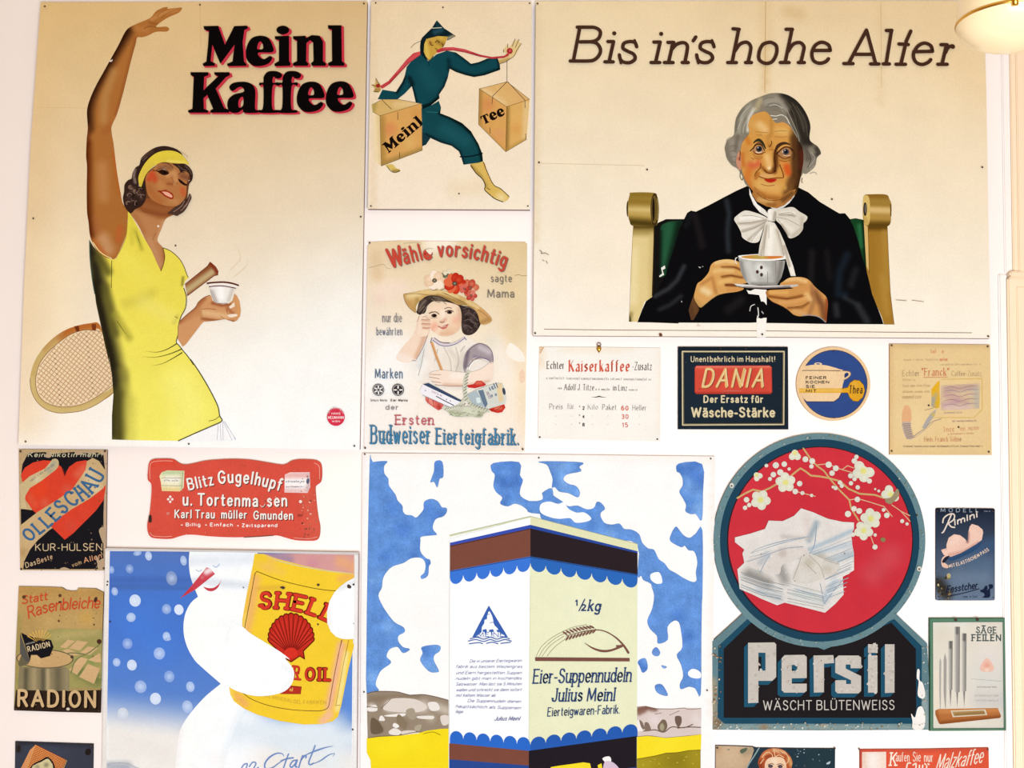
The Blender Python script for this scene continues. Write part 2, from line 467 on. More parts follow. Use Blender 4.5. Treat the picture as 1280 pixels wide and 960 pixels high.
def scrawl(base, h, c, seed=0, w=0.16):
    """a line of print too small to read: the rhythm of letters without words"""
    (ax, ay), (bx, by) = P(base)[0], P(base)[-1]; L = math.dist((ax, ay), (bx, by)); t = ((bx-ax)/L, (by-ay)/L); n = (t[1], -t[0])
    rnd = random.Random(seed + int(ax * 7 + ay)); x = 0.0; Ls = []
    mp = lambda u, v: (ax + t[0]*u + n[0]*v, ay + t[1]*u + n[1]*v)
    while x < L - h * .3:
        if rnd.random() < .14: x += h * .5; continue
        q = rnd.random(); hh = h * (.95 if q > .75 else .6)
        if q < .4: Ls.append([mp(x, 0), mp(x, hh)]); Ls.append([mp(x, hh*.85), mp(x + h*.3, hh*.9), mp(x + h*.3, 0)])
        elif q < .7: Ls.append([mp(x + h*.3, hh*.8), mp(x + h*.1, hh), mp(x, hh*.5), mp(x + h*.1, 0), mp(x + h*.3, hh*.15)])
        else: Ls.append([mp(x + h*.1, 0), mp(x + h*.1, hh)])
        x += h * rnd.uniform(.45, .6)
    if not Ls: return
    if Poster.cur.curp[0] == 'lettering': part('lettering', new=True)
    V, F, S = seg_mesh(Ls, w * h)
    Poster.cur.put(V, F, np.tile(hx(c), (len(V), 1)), True, S)

_nail = None
def nails(s, r=1.5, name='nail', mat=None):
    """domed nail heads at the given photo pixels, children of the current poster"""
    global _nail
    po = Poster.cur
    key = (name, r)
    if _nail is None: _nail = {}
    if key not in _nail:
        bm = bmesh.new(); R = r * 0.0018
        rings = [(R, 0), (R * .8, R * .45), (R * .35, R * .7)]
        vs = [[bm.verts.new((q * math.cos(2*math.pi*i/8), -hh, q * math.sin(2*math.pi*i/8))) for i in range(8)] for q, hh in rings]
        for a, b in zip(vs[:-1], vs[1:]):
            for i in range(8): bm.faces.new((a[i], a[(i+1) % 8], b[(i+1) % 8], b[i]))
        bm.faces.new(vs[-1])
        me = bpy.data.meshes.new(name); bm.to_mesh(me); bm.free(); me.materials.append(mat or M_NAIL); _nail[key] = me
    for p in P(s):
        o = bpy.data.objects.new(name, _nail[key]); COL.objects.link(o)
        w = wall_at(p[0], p[1], po.z); o.parent = po.root
        o.location = Vector((w.x, -po.z, w.z)) - Vector(po.root.location)
def specks(box, n, r, cols, seed, poly=None):
    """scuffs, chips and stains of irregular outline"""
    rnd = random.Random(seed); x0, y0, x1, y1 = box
    z = True
    for i in range(n):
        c = (rnd.uniform(x0, x1), rnd.uniform(y0, y1))
        if poly is not None and not inside(np.array([c]), poly)[0]: continue
        rr = r * rnd.uniform(.3, 1); m = 7
        pts = [(c[0] + rr*rnd.uniform(.5, 1.2)*math.cos(2*math.pi*j/m), c[1] + rr*rnd.uniform(.5, 1.2)*math.sin(2*math.pi*j/m)) for j in range(m)]
        fill(pts, rnd.choice(cols), 0, z); z = False
# ------------------------------------------------------------------ the room
def box_obj(name, x0, x1, y0, y1, z0, z1, mat, bevel=0.0, parent=None):
    bm = bmesh.new()
    bmesh.ops.create_cube(bm, size=1.0, matrix=Matrix.Translation(((x0+x1)/2, (y0+y1)/2, (z0+z1)/2)) @ Matrix.Diagonal((x1-x0, y1-y0, z1-z0, 1)))
    if bevel: bmesh.ops.bevel(bm, geom=list(bm.edges), offset=bevel, segments=2, affect='EDGES')
    me = bpy.data.meshes.new(name); bm.to_mesh(me); bm.free(); me.materials.append(mat)
    o = bpy.data.objects.new(name, me); COL.objects.link(o)
    if parent: o.parent = parent
    return o
w_ = box_obj('wall_back', -3.0, 3.0, 0.0, 0.12, 0.0, 3.05, M_WALL); w_['kind'] = 'structure'
M_FLOOR = nodes_mat('oak_boards', 0.6, 0.3, 0.15, 3, 0.08, base='8a6038')
f_ = box_obj('floor', -3.0, 3.0, -4.2, 0.12, -0.05, 0.0, M_FLOOR); f_['kind'] = 'structure'
M_CEIL = nodes_mat('ceiling_paint', 0.9, 0.1, 0.01, 5, 0.01, base='f0e8dc')
c_ = box_obj('ceiling', -3.0, 3.0, -4.2, 0.12, 3.05, 3.1, M_CEIL); c_['kind'] = 'structure'

# cream woodwork at the right end of the wall: upper board, ledge, lower board
t_ = bpy.data.objects.new('trim_1', None); COL.objects.link(t_); t_['kind'] = 'structure'
xa = wall_at(1262.5, 200, 0.0).x; xb = wall_at(1260, 600, 0.0).x; zl = wall_at(1272, 343, 0.0).z
t_.location = (xb, 0, 0)
def trim(n, x0, x1, y0, y1, z0, z1, b, mat=None):
    o = box_obj(n, x0, x1, y0, y1, z0, z1, mat or M_TRIM, b); o.parent = t_; o.matrix_parent_inverse = Matrix.Translation(-t_.location)
trim('upper_board', xa, xa + 0.7, -0.008, 0, zl, 3.05, 0.002)
trim('upper_bead', xa + 0.011, xa + 0.69, -0.013, -0.006, zl + 0.0, 3.05, 0.002)
trim('lower_board', xb, xb + 0.72, -0.012, 0, 0, zl - 0.010, 0.003)
trim('lower_panel', xb + 0.018, xb + 0.70, -0.016, -0.010, 0.1, zl - 0.03, 0.002)
trim('ledge', xb + 0.002, xb + 0.725, -0.020, 0, zl - 0.008, zl + 0.004, 0.003)
trim('ledge_moulding', xb + 0.002, xb + 0.722, -0.016, 0, zl - 0.014, zl - 0.008, 0.002)
trim('plaster_corner', wall_at(1253, 200, 0).x, xa + 0.001, -0.005, 0, zl, 3.05, 0.0024, M_WALL)
trim('plaster_corner', wall_at(1250.5, 600, 0).x, xb + 0.001, -0.006, 0, 0.0, zl, 0.0028, M_WALL)
# ================================================================== poster: woman in yellow with a coffee cup
def poster_coffee():
    crop(0, 0, 1)
    bg = quadgrad(('d4ad72', 'd6b27e', 'fceedd', 'fffdfa'), (25, 0, 460, 540))
    Poster('advertising_poster', 'large coffee poster of a waving woman in a yellow tennis dress', 'poster',
           '51,3 459,1.5 456,180 453,360 449.5,562 236,559 23,556 30,360 38.5,180', 0.016, base=bg,
           brushes=[B('440,440 340,500 260,540', 190, 'fffdf8', .7), B('40,60 40,300 30,520', 55, 'dcb27a', .35), B('230,20 230,120', 90, 'dfbb88', .4), B('70,320 70,420', 60, 'f6deb4', .5)], edge='a8968e')
    part('fold_crease')
    crop(0, 0, 1)
    line('250,2 251,60', .8, 'd0a973', 0); part('fold_crease', new=True); line('300,271 452,270', .8, 'efd9bd', 0); part('fold_crease', new=True); line('45,134 108,135', .8, 'd8b27c', 0)
    # ---- racket
    part('printed_racket')
    crop(0, 360, 5.333)
    shade('660,238 600,235 500,255 400,300 300,385 230,490 200,600 208,680 240,750 300,805 380,830 470,828 560,812 660,765 762,690 762,560 700,350', 'c9a868',
          [B('660,250 600,248 500,265 410,310', 14, 'b5652a', 1), B('400,300 300,400', 8, 'b98a50', .7), B('210,600 225,720 300,800 420,828 560,805 680,750', 6, 'd3b878', .7)], 2.5)
    fill('675,290 600,280 540,285 470,310 390,365 310,440 262,510 240,590 240,660 262,720 310,765 390,790 470,790 560,770 660,715 762,640 735,500', 'ecd0a8', 1)
    line('675,290 600,280 540,285 470,310 390,365 310,440 262,510 240,590 240,660 262,720 310,765 390,790 470,790 560,770 660,715 762,640', .7, '7a4a30')
    line('200,600 208,680 240,750 300,805 380,832 470,830 560,814 660,767 762,692', .7, '8a5a38')
    net = P('675,295 600,285 545,290 470,315 390,370 315,445 268,512 246,590 246,655 268,715 315,760 390,785 470,785 555,765 655,710 755,640 735,500')
    A = np.array(smooth(net)); ctr = A.mean(0)
    segs = []
    for ang in (math.radians(38), math.radians(-52)):
        u = np.array([math.cos(ang), math.sin(ang)]); v = np.array([-u[1], u[0]])
        for o in np.arange(-70, 70, 4.6):
            t = np.arange(-80, 80, 1.0); X = ctr + v * o + t[:, None] * u
            ins = inside(X, A); idx = np.where(ins)[0]
            if len(idx) > 3: segs.append([tuple(X[idx[0]]), tuple(X[idx[-1]])])
    V, F, S = seg_mesh(segs, 1.1); Poster.cur.put(V, F, np.tile(hx('c49a72'), (len(V), 1)), True, S)
    fill('495,255 525,252 530,285 510,292', '6e2f14'); fill('610,240 640,240 640,282 615,280', '7a3818')
    # ---- handle behind the far arm
    part('printed_racket_handle')
    crop(200, 300, 9.143)
    shade('285,505 540,300 575,248 640,305 668,355 665,398 620,408 470,520 310,640', '8a4a2a',
          [B('300,570 600,360', 8, 'b89868', 1), B('305,590 590,375', 5, 'c2a878', .9), B('575,260 655,370', 4, '7c2c18', .9)], 1.6, 0)
    line('285,505 540,300 575,248', .6, '5a2814', 0); line('310,640 470,520 620,408 665,398', .8, '6a2c18', 0)
    # ---- the woman
    part('printed_woman')
    crop(0, 0, 5.333)
    arm = P('860,185 920,155 1000,120 1040,75 1090,50 1120,48 1118,58 1200,50 1213,58 1190,85 1130,112 1090,135 1050,165 1045,180 1110,178 1127,195 1110,210 1040,212 990,235 950,248 915,250 905,290 880,380 850,500 815,640 780,760 745,840 745,890 757,958')
    crop(0, 180, 5.333)
    arm += P('770,110 785,220 805,330 818,395 852,445 850,520 842,600 812,680 770,760 740,765 690,750 650,715 615,655 598,600 590,520 580,450 578,300 580,150 574,80')
    crop(0, 0, 5.333)
    arm += P('578,930 585,850 580,740 600,660 640,570 690,480 740,390 790,300 830,220')
    crop(0, 0, 5.333)
    brA = [B('840,205 790,290 735,385 680,480 630,570 592,660 575,740 578,850', 15, '2c1206', 1), B('585,850 575,960', 8, '6a3418', .8),
           B('910,260 880,380 850,500 815,640 780,760', 6, '8a4a22', .6), B('760,480 700,640 690,800', 10, 'b6834a', .7),
           B('1010,130 1080,90 1180,62', 4, 'c08448', .8), B('900,190 980,200', 6, 'b87840', .6), B('1060,165 1000,150', 3, '8a4e22', .7), B('745,840 700,880', 8, 'a05a2c', .6)]
    crop(0, 180, 5.333)
    brA += [B('570,0 574,150 572,300 578,450 596,600', 13, '5a2408', 1), B('765,60 785,220 805,330', 6, 'b0581f', .6), B('680,150 690,350', 14, 'bb7f4a', .8),
            B('690,630 720,700', 15, 'c89468', .8), B('800,560 790,640', 7, 'b85c2c', .8), B('640,500 650,580', 9, 'a66238', .6), B('630,650 700,735', 5, 'b8602e', .7)]
    shade(arm, 'a8682f', brA, 2.0, 1)
    crop(0, 0, 5.333)
    line('1045,182 1000,175 960,190', .8, '7a4420'); line('1110,62 1070,85 1045,115', .6, '8a5028'); line('1190,60 1120,85 1075,120', .6, '8a5028')
    fill('728,405 752,395 748,408 735,414', 'd9c8b8')
    # neck and chest
    crop(0, 180, 5.333)
    shade('880,450 900,420 990,380 1100,430 1150,470 1105,500 1075,570 1052,625 1055,655 1085,690 1100,740 1092,790 1070,845 1030,760 960,620 920,540 862,455', 'b87c4c',
          [B('930,420 1060,470 1110,470', 9, '8a4a24', .9), B('1000,640 1060,800', 7, 'c08a60', .8), B('1090,520 1050,640', 5, 'c8946a', .7), B('900,480 950,580', 8, 'a86a3c', .7), B('1085,700 1095,770', 3, 'a06234', .8)], 1.8)
    line('1040,590 1015,640', .6, '8a5430'); ell('1055,548', 7, 7, 'efe0cc'); 
    # dress
    dress = P('852,450 862,455 900,520 960,625 1010,710 1045,790 1072,848 1090,800 1098,745 1086,692 1140,715 1195,765 1225,815 1245,870 1257,893 1235,912 1222,950')
    crop(0, 360, 5.333)
    dress += P('1225,0 1240,60 1235,130 1205,190 1188,250 1185,310 1175,360 1195,385 1222,420 1255,460 1290,510')
    crop(120, 440, 3.765)
    dress += P('480,85 520,150 555,215 575,260 582,300 592,325 540,350 460,385 388,418 230,416 75,412 75,300 82,200 75,110 60,20')
    crop(0, 360, 5.333)
    dress += P('730,510 700,380 670,240 640,100 632,30')
    crop(0, 180, 5.333)
    dress += P('612,900 600,800 598,720 597,640 620,680 660,725 700,755 745,770 775,765 815,690 845,610 852,520')
    crop(0, 180, 5.333)
    dkc = '2a2418'
    br = [B('595,690 625,760 640,860 650,958', 20, dkc, 1), B('655,760 690,800 720,850', 10, '57501f', .8)]
    crop(0, 360, 5.333)
    br += [B('635,0 665,120 700,280 740,450 765,600', 21, '241e12', 1), B('700,0 740,150 770,300', 11, '5c5524', .8), B('760,600 745,800 745,960', 24, '2c2618', 1), B('820,560 840,760 820,930', 13, 'a89c40', .6),
           B('840,100 930,80 1010,30', 13, 'd2c24a', .7), B('770,180 860,330', 9, 'a89c38', .7), B('1180,190 1160,230', 5, 'b9a83c', .7), B('960,100 1150,200', 18, 'f0e070', .6)]
    crop(120, 440, 3.765)
    br += [B('100,200 100,300 110,410', 15, '4a431c', .9), B('165,230 160,410', 14, 'c8bc50', .5), B('400,150 450,260 420,340', 40, 'fbf286', .6)]
    crop(0, 180, 5.333)
    br += [B('900,570 945,700', 5, 'b5a838', .7), B('880,560 880,660', 6, 'cdbd40', .6), B('860,480 900,560', 5, 'd8c640', .6), B('1220,890 1215,940', 3, '6a6224', .7), B('830,760 980,900', 22, 'f0de5c', .6)]
    shade(dress, grad('860,500 900,2300', 'e6d048', 'f8ee70'), br, 2.2, 0)
    line('1086,692 1140,715 1195,765 1225,815 1245,870 1255,890', .9, '4a4018'); line('1086,692 1098,745 1090,800 1072,848', .9, '5a3a18')
    line('745,775 742,958', .8, '4a4420'); line('597,640 600,760 615,900 632,1000', 1.0, '3c5a50')
    line('850,520 842,610 812,690 772,762', .7, 'b89a38'); line('900,570 925,640 945,700', 1.1, '8a8030', 1, (0, 1, 0)); line('880,560 870,650', .8, 'a59a38', 1, (0, 1, 0))
    line('620,655 660,712 705,745 745,762', 1.0, 'f0d890')
    crop(0, 360, 5.333)
    line('1225,0 1242,60 1237,130 1207,190 1190,250 1187,310 1175,360 1195,385 1222,420 1255,460 1290,512', 1.1, '4a441c')
    line('960,418 1040,428 1110,410 1180,370|940,455 1030,462 1130,440 1215,405|1000,520 1080,505 1150,470 1215,430', 1.1, '5a5220', 1, (0, .7, 1.3))
    line('780,220 820,280 858,332', 1.2, '7a7030', 1, (1, .6, 0)); line('1165,190 1185,200', 1, '8a8030')
    crop(120, 440, 3.765)
    line('445,35 480,85 520,150 555,215 575,260 582,300 592,325 540,350 460,385 388,418', 1.3, '4a441c'); line('583,300 560,318 530,325', .8, '7a7030')
    line('575,340 570,415|585,335 590,415|595,330 600,415|598,325 640,415|605,325 655,412|530,355 532,390', .5, 'b9b4c4', 0)
    fill('450,392 588,335 600,330 640,380 655,415 420,418', 'fbf6f4')
    line('575,345 570,415|585,340 588,415|597,332 598,415|600,330 640,415|605,328 658,412', .5, 'aaa4b8', 0)
    # far arm and hand
    crop(200, 300, 9.143)
    hand = P('225,930 300,860 400,775 440,710 500,660 570,630 585,640 600,690 640,725 720,735 790,725 830,690 850,610 880,640 910,700 918,760 925,800 915,870 880,920 840,935 790,920 740,905 650,920 560,930 500,935 470,965')
    crop(0, 360, 5.333)
    hand += P('1240,375 1218,392 1185,340 1190,250 1200,205')
    crop(200, 300, 9.143)
    shade(hand, 'cf9462', [B('230,930 400,780 500,665', 6, 'a05a34', .8), B('600,720 700,745 800,740', 4, '9c5430', .9), B('500,830 640,850 760,870', 7, 'e0b482', .85), B('480,900 640,920 840,932', 3, '8a4a28', .8), B('880,660 905,760 900,860', 4, 'd89a5e', .9), B('770,780 840,850', 4, 'a8603a', .8), B('300,900 420,830', 8, 'c08050', .7), B('440,760 480,900', 4, 'b87a4c', .5)], 1.2, 0)
    line('470,790 560,785 640,795|760,790 780,850 860,845|740,905 690,870', .6, '8a4c2c'); fill('790,760 850,710 855,760 800,785', 'f3dcc4'); fill('775,855 870,845 880,870 800,885', 'f3dcc4', 1)
    line('225,930 300,860 400,775 440,710 500,660 570,630', .7, '7a4428'); line('1600,0 1601,0', .1, '7a4428', 0)
    # cup
    crop(200, 300, 9.143)
    shade('560,500 575,560 595,640 630,715 760,725 800,690 830,620 845,560 870,550 895,515 720,482', 'eee6dc', [B('590,590 640,700', 5, 'b8aca4', .9), B('830,570 790,690', 5, 'c9bdb0', .8), B('690,560 700,650', 8, 'fffaf4', .9)], 1.2, 0)
    line('540,495 600,488 720,482 820,495 895,518', 2.0, '5a2014'); line('560,535 640,525 720,525 800,538 868,552', 1.2, '5a2014'); line('565,512 640,505 720,503 800,512 880,535', 1.6, 'f6e8dc')
    line('625,712 680,725 770,722', .8, '9a8478'); line('575,560 595,640 630,715', .6, 'a89488')
    # steam
    part('printed_steam')
    line('780,420 810,340 900,250 920,180 880,80 820,20|810,440 900,380 990,290 1010,200', 1.2, 'ead0ae', 1, (0, 1, 0))
    # ---- head
    part('printed_woman')
    crop(160, 180, 14.12)
    fill('260,640 440,420 700,310 990,350 1120,480 1070,760 1040,980 960,1100 900,1160 700,1180 460,1120 260,1100', '6a3c20', 1)
    shade('250,1000 420,960 600,1040 800,1090 960,1050 900,1180 780,1260 560,1240 260,1190', '8a4c26', [B('300,1080 600,1160 860,1140', 7, '9a5a30', .8)], 1.6)
    shade('320,560 440,440 560,330 700,320 860,330 990,350 1090,460 1080,560 1035,700 1030,860 990,980 900,1080 760,1100 560,1060 400,960 330,820', 'b27240',
          [B('380,620 430,520 480,640', 7, 'bf4a26', .95), B('410,560', 5, 'cc4a2e', .9), B('350,760 450,900 560,1020', 8, 'a8602e', .7), B('960,800 990,880', 6, 'c05a2e', .9), B('700,560 820,500 840,640', 5, 'c8905c', .8),
           B('560,430 660,400 740,420', 6, '8a5a3c', .9), B('640,455', 3.5, 'b8a090', .9), B('960,560 1060,600', 7, '7a4a30', .9), B('560,700 600,760', 8, 'bf8048', .8), B('700,700 780,710', 4, 'a05a2e', .8), B('750,1000 850,1020', 7, 'c08450', .7)], 1.2)
    # eyes, brows, nose, lips
    fill('440,455 540,470 610,450 690,480 725,515 680,545 620,548 560,520 520,490', '2a120c', 1); line('500,455 580,435 650,440 715,490', .7, '5a3020'); ell('650,505', 28, 18, '120604')
    line('585,340 660,335 740,365 800,430', 1.0, '2a120c', 1, (.3, 1, .4)); line('430,465 500,470', .8, '4a2418')
    fill('885,610 940,640 1000,690 1050,720 1010,735 950,705 905,665', '22100c', 1); line('890,540 940,500 1010,510', .8, '5a3424'); line('1060,650 1090,640', 1, 'b89a88')
    line('690,715 730,700 790,715|800,690 850,700 880,690', .7, '8a4424'); line('760,580 800,650 780,700', .6, '9a5c34'); fill('800,690 850,670 850,720 810,740', 'b87a4a', 1)
    fill('515,825 600,820 660,805 710,830 770,860 800,900 800,960 760,975 700,950 640,920 580,870', '9a3418', 1)
    fill('600,845 680,845 740,875 780,915 770,945 710,925 640,885', 'eba68c', 1); line('525,830 590,845 640,885', .5, '6a2010')
    # hair
    hairc = '33201a'
    def curls(s, w, cols, seed):
        rnd = random.Random(seed)
        for p in P(s):
            for i in range(3):
                q = circ((p[0] + rnd.uniform(-2, 2), p[1] + rnd.uniform(-2, 2)), rnd.uniform(1.6, 3.2), rnd.uniform(1.2, 2.4), rnd.uniform(0, 3), 10)
                line(q[:7], w, rnd.choice(cols))
    shade('190,750 210,560 300,380 430,230 560,150 700,120 840,130 960,190 900,120 820,75 700,42 600,38 480,65 380,120 290,190 230,260 200,370 130,420 80,520 60,610 0,640 -60,720 -70,850 -90,960 -60,1100 10,1200 60,1220 130,1150 230,1100 300,1010 320,900 310,760 290,640 240,700', hairc,
          [B('120,450 100,580 130,680', 3, '9a8478', .8), B('320,200 420,130', 5, '5a4030', .6), B('40,760 100,820', 4, '8a6450', .7), B('200,850 240,960', 4, '5a3c34', .7), B('0,900 60,1000', 4, '5e463c', .6)], 1.6)
    curls('50,760 120,820 20,880 180,880 80,960 0,1020 220,800 150,1050 250,950', .7, ['7a5c4c', '8c7060', '18100c', '4a342c'], 3)
    line('110,470 90,560 110,640|150,440 120,540 140,640|230,280 300,210|260,300 340,220', .6, '7a6454')
    fill('780,345 880,355 990,350 1080,410 1130,480 1145,560 1130,640 1080,700 1050,720 1095,640 1090,560 1050,500 1000,480 930,500 900,440 840,390', hairc, 1)
    line('880,380 960,440 1040,470|1000,380 1080,450 1120,540', .8, '6a5244'); line('900,120 1000,180 1060,240', .6, 'b8a080')
    fill('1080,880 1110,900 1120,960 1080,1040 1040,1120 980,1200 900,1250 860,1270 760,1235 700,1225 820,1120 920,1060 1000,980 1050,960', '4a3228', 1)
    line('1100,900 1060,1020 980,1120|1090,940 1030,1080 930,1180|1000,1000 940,1100 800,1200', .7, '97796a'); line('1040,980 980,1060', .8, '1c100c')
    shade('240,745 215,750 190,690 185,580 230,460 300,340 400,230 520,150 680,115 830,130 950,190 1020,270 1080,360 1000,345 880,340 780,335 660,318 560,335 460,390 370,470 310,550 270,650', 'dcc040', [B('420,250 640,180 860,190', 6, 'e2c63c', .8), B('240,600 300,480 420,370', 4, 'd8b848', .8), B('230,700', 4, 'c9a83c', .8), B('700,300 1000,330', 3, 'ead468', .8)], 1.5)
    # ---- lettering
    part('lettering')
    crop(200, 0, 4.741)
    GL = {}
    GL['M'] = ('258,155 345,153 385,265 440,155 515,152 522,168 500,178 490,250 498,365 512,378 512,390 400,392 398,378 430,365 442,265 358,378 310,265 300,362 325,375 325,390 258,392 252,378 275,365 285,265 290,185 262,175', [])
    GL['e'] = ('668,308 665,265 638,222 590,212 540,230 512,285 512,345 545,385 590,392 640,378 665,347 655,332 640,338 620,350 597,343 583,312', ['577,290 582,258 595,246 609,262 609,290'])
    GL['i'] = ('680,215 765,212 765,362 775,378 770,390 680,392 678,378 705,362 705,237 682,232', [])
    GL['n'] = ('788,215 860,212 868,225 900,208 945,212 966,245 966,362 985,378 980,390 900,390 895,375 910,362 908,252 890,238 868,255 866,362 880,378 875,390 790,390 788,375 812,362 812,240 790,232', [])
    GL['l'] = ('995,150 1075,150 1078,362 1095,378 1090,390 1000,390 995,375 1020,362 1018,175 997,170', [])
    GL['K'] = ('180,428 285,428 288,445 262,455 258,535 345,452 322,442 322,428 410,428 415,445 390,458 330,525 380,640 412,652 410,668 300,668 298,655 315,645 280,562 258,582 260,645 285,655 285,668 170,668 165,655 192,645 200,455 182,445', [])
    GL['a'] = ('415,530 412,510 440,490 500,485 545,500 565,540 563,640 580,655 578,668 500,668 490,650 460,668 420,665 400,635 405,590 440,560 495,545 495,525 480,515 460,520 440,535 425,538', ['492,575 475,582 465,600 466,632 478,638 494,620'])
    GL['f'] = ('590,490 612,488 615,455 640,425 690,422 722,440 715,462 690,465 672,455 668,490 700,488 700,508 668,510 665,640 695,652 695,668 590,668 585,652 610,640 612,510 590,508', [])
    GL['T'] = ('30,0 190,0 195,60 175,60 165,25 138,22 138,165 160,178 158,190 62,190 60,178 82,165 82,22 55,25 45,60 25,60', [])
    seq = [('M', 0, 0), ('e', 0, 0), ('i', 0, 0), ('n', 0, 0), ('l', 0, 0), ('K', 0, 0), ('a', 0, 0), ('f', 0, 0), ('f', 113, 0), ('e', 302, 272), ('e', 474, 270)]
    k = 4.741
    for col, passes in (('c33340', [(5, 2), (9, 5), (13, 8), (8, 9), (15, 7), (15, 10)]), ('0a0606', [(0, 0)])):
        first = True
        for g, ox, oy in seq:
            for dx, dy in passes:
                holes(GL[g][0], GL[g][1], col, 1 if g in 'eaf' else 0, ((ox + dx) / k, (oy + dy) / k), first); first = False
        ell('728,178', 38, 26, col, 0, 20, False) if col == '0a0606' else ell('744,188', 38, 26, col, 0, 20, False)
    # ---- maker's stamp
    part('printed_stamp')
    crop(120, 440, 3.765)
    ell('1129,306', 42, 42, 'd8344c', 0, 28)
    text('HANS', '1108,294 1150,294', 2.4, 'fbe8e4', .2); text('NEUMANN', '1092,314 1166,314', 3.2, 'fbe8e4', .22); text('WIEN', '1110,330 1148,330', 2.0, 'fbe8e4', .2)
    text('ATELIER', '1096,292 1112,272 1129,266 1146,272 1162,292', 2, 'f3c0c0', .18)
    crop(0, 0, 1)
    nails('56,8 455,4.5 41.6,273 219.5,307 250,6 451,271 236,555 443,557.5 32,552', 1.2)
    Poster.cur.finish()
    return GL
GL = poster_coffee()
# ================================================================== poster: running tea porter
def gl_text(word, base, h, col, gap=6):
    """slab letters of the coffee poster set along a straight baseline"""
    met = {'M': (252, 522, 392), 'e': (510, 670, 392), 'i': (678, 775, 392), 'n': (786, 985, 390), 'l': (993, 1095, 390), 'T': (25, 195, 190)}
    (ax, ay), (bx, by) = P(base)
    L = math.dist((ax, ay), (bx, by)); t = ((bx-ax)/L, (by-ay)/L); n = (t[1], -t[0])
    tot = sum(met[c][1] - met[c][0] + gap for c in word) - gap
    kx = L / tot; ky = h / 240.0
    x = 0; first = True
    sv = list(_crop); crop(0, 0, 1)
    for c in word:
        x0, x1, yb = met[c]
        def mp(s):
            out = []
            for u, v in [tuple(map(float, q.split(','))) for q in s.split()]:
                X = (x + u - x0) * kx; Y = (yb - v) * ky
                out.append((ax + t[0]*X + n[0]*Y, ay + t[1]*X + n[1]*Y))
            return out
        holes(mp(GL[c][0]), [mp(q) for q in GL[c][1]], col, 0, (0, 0), first); first = False
        if c == 'i':
            fill(mp(' '.join('%f,%f' % q for q in circ((728, 178), 38, 26))), col, 0, False)
        x += x1 - x0 + gap
    crop(*sv)
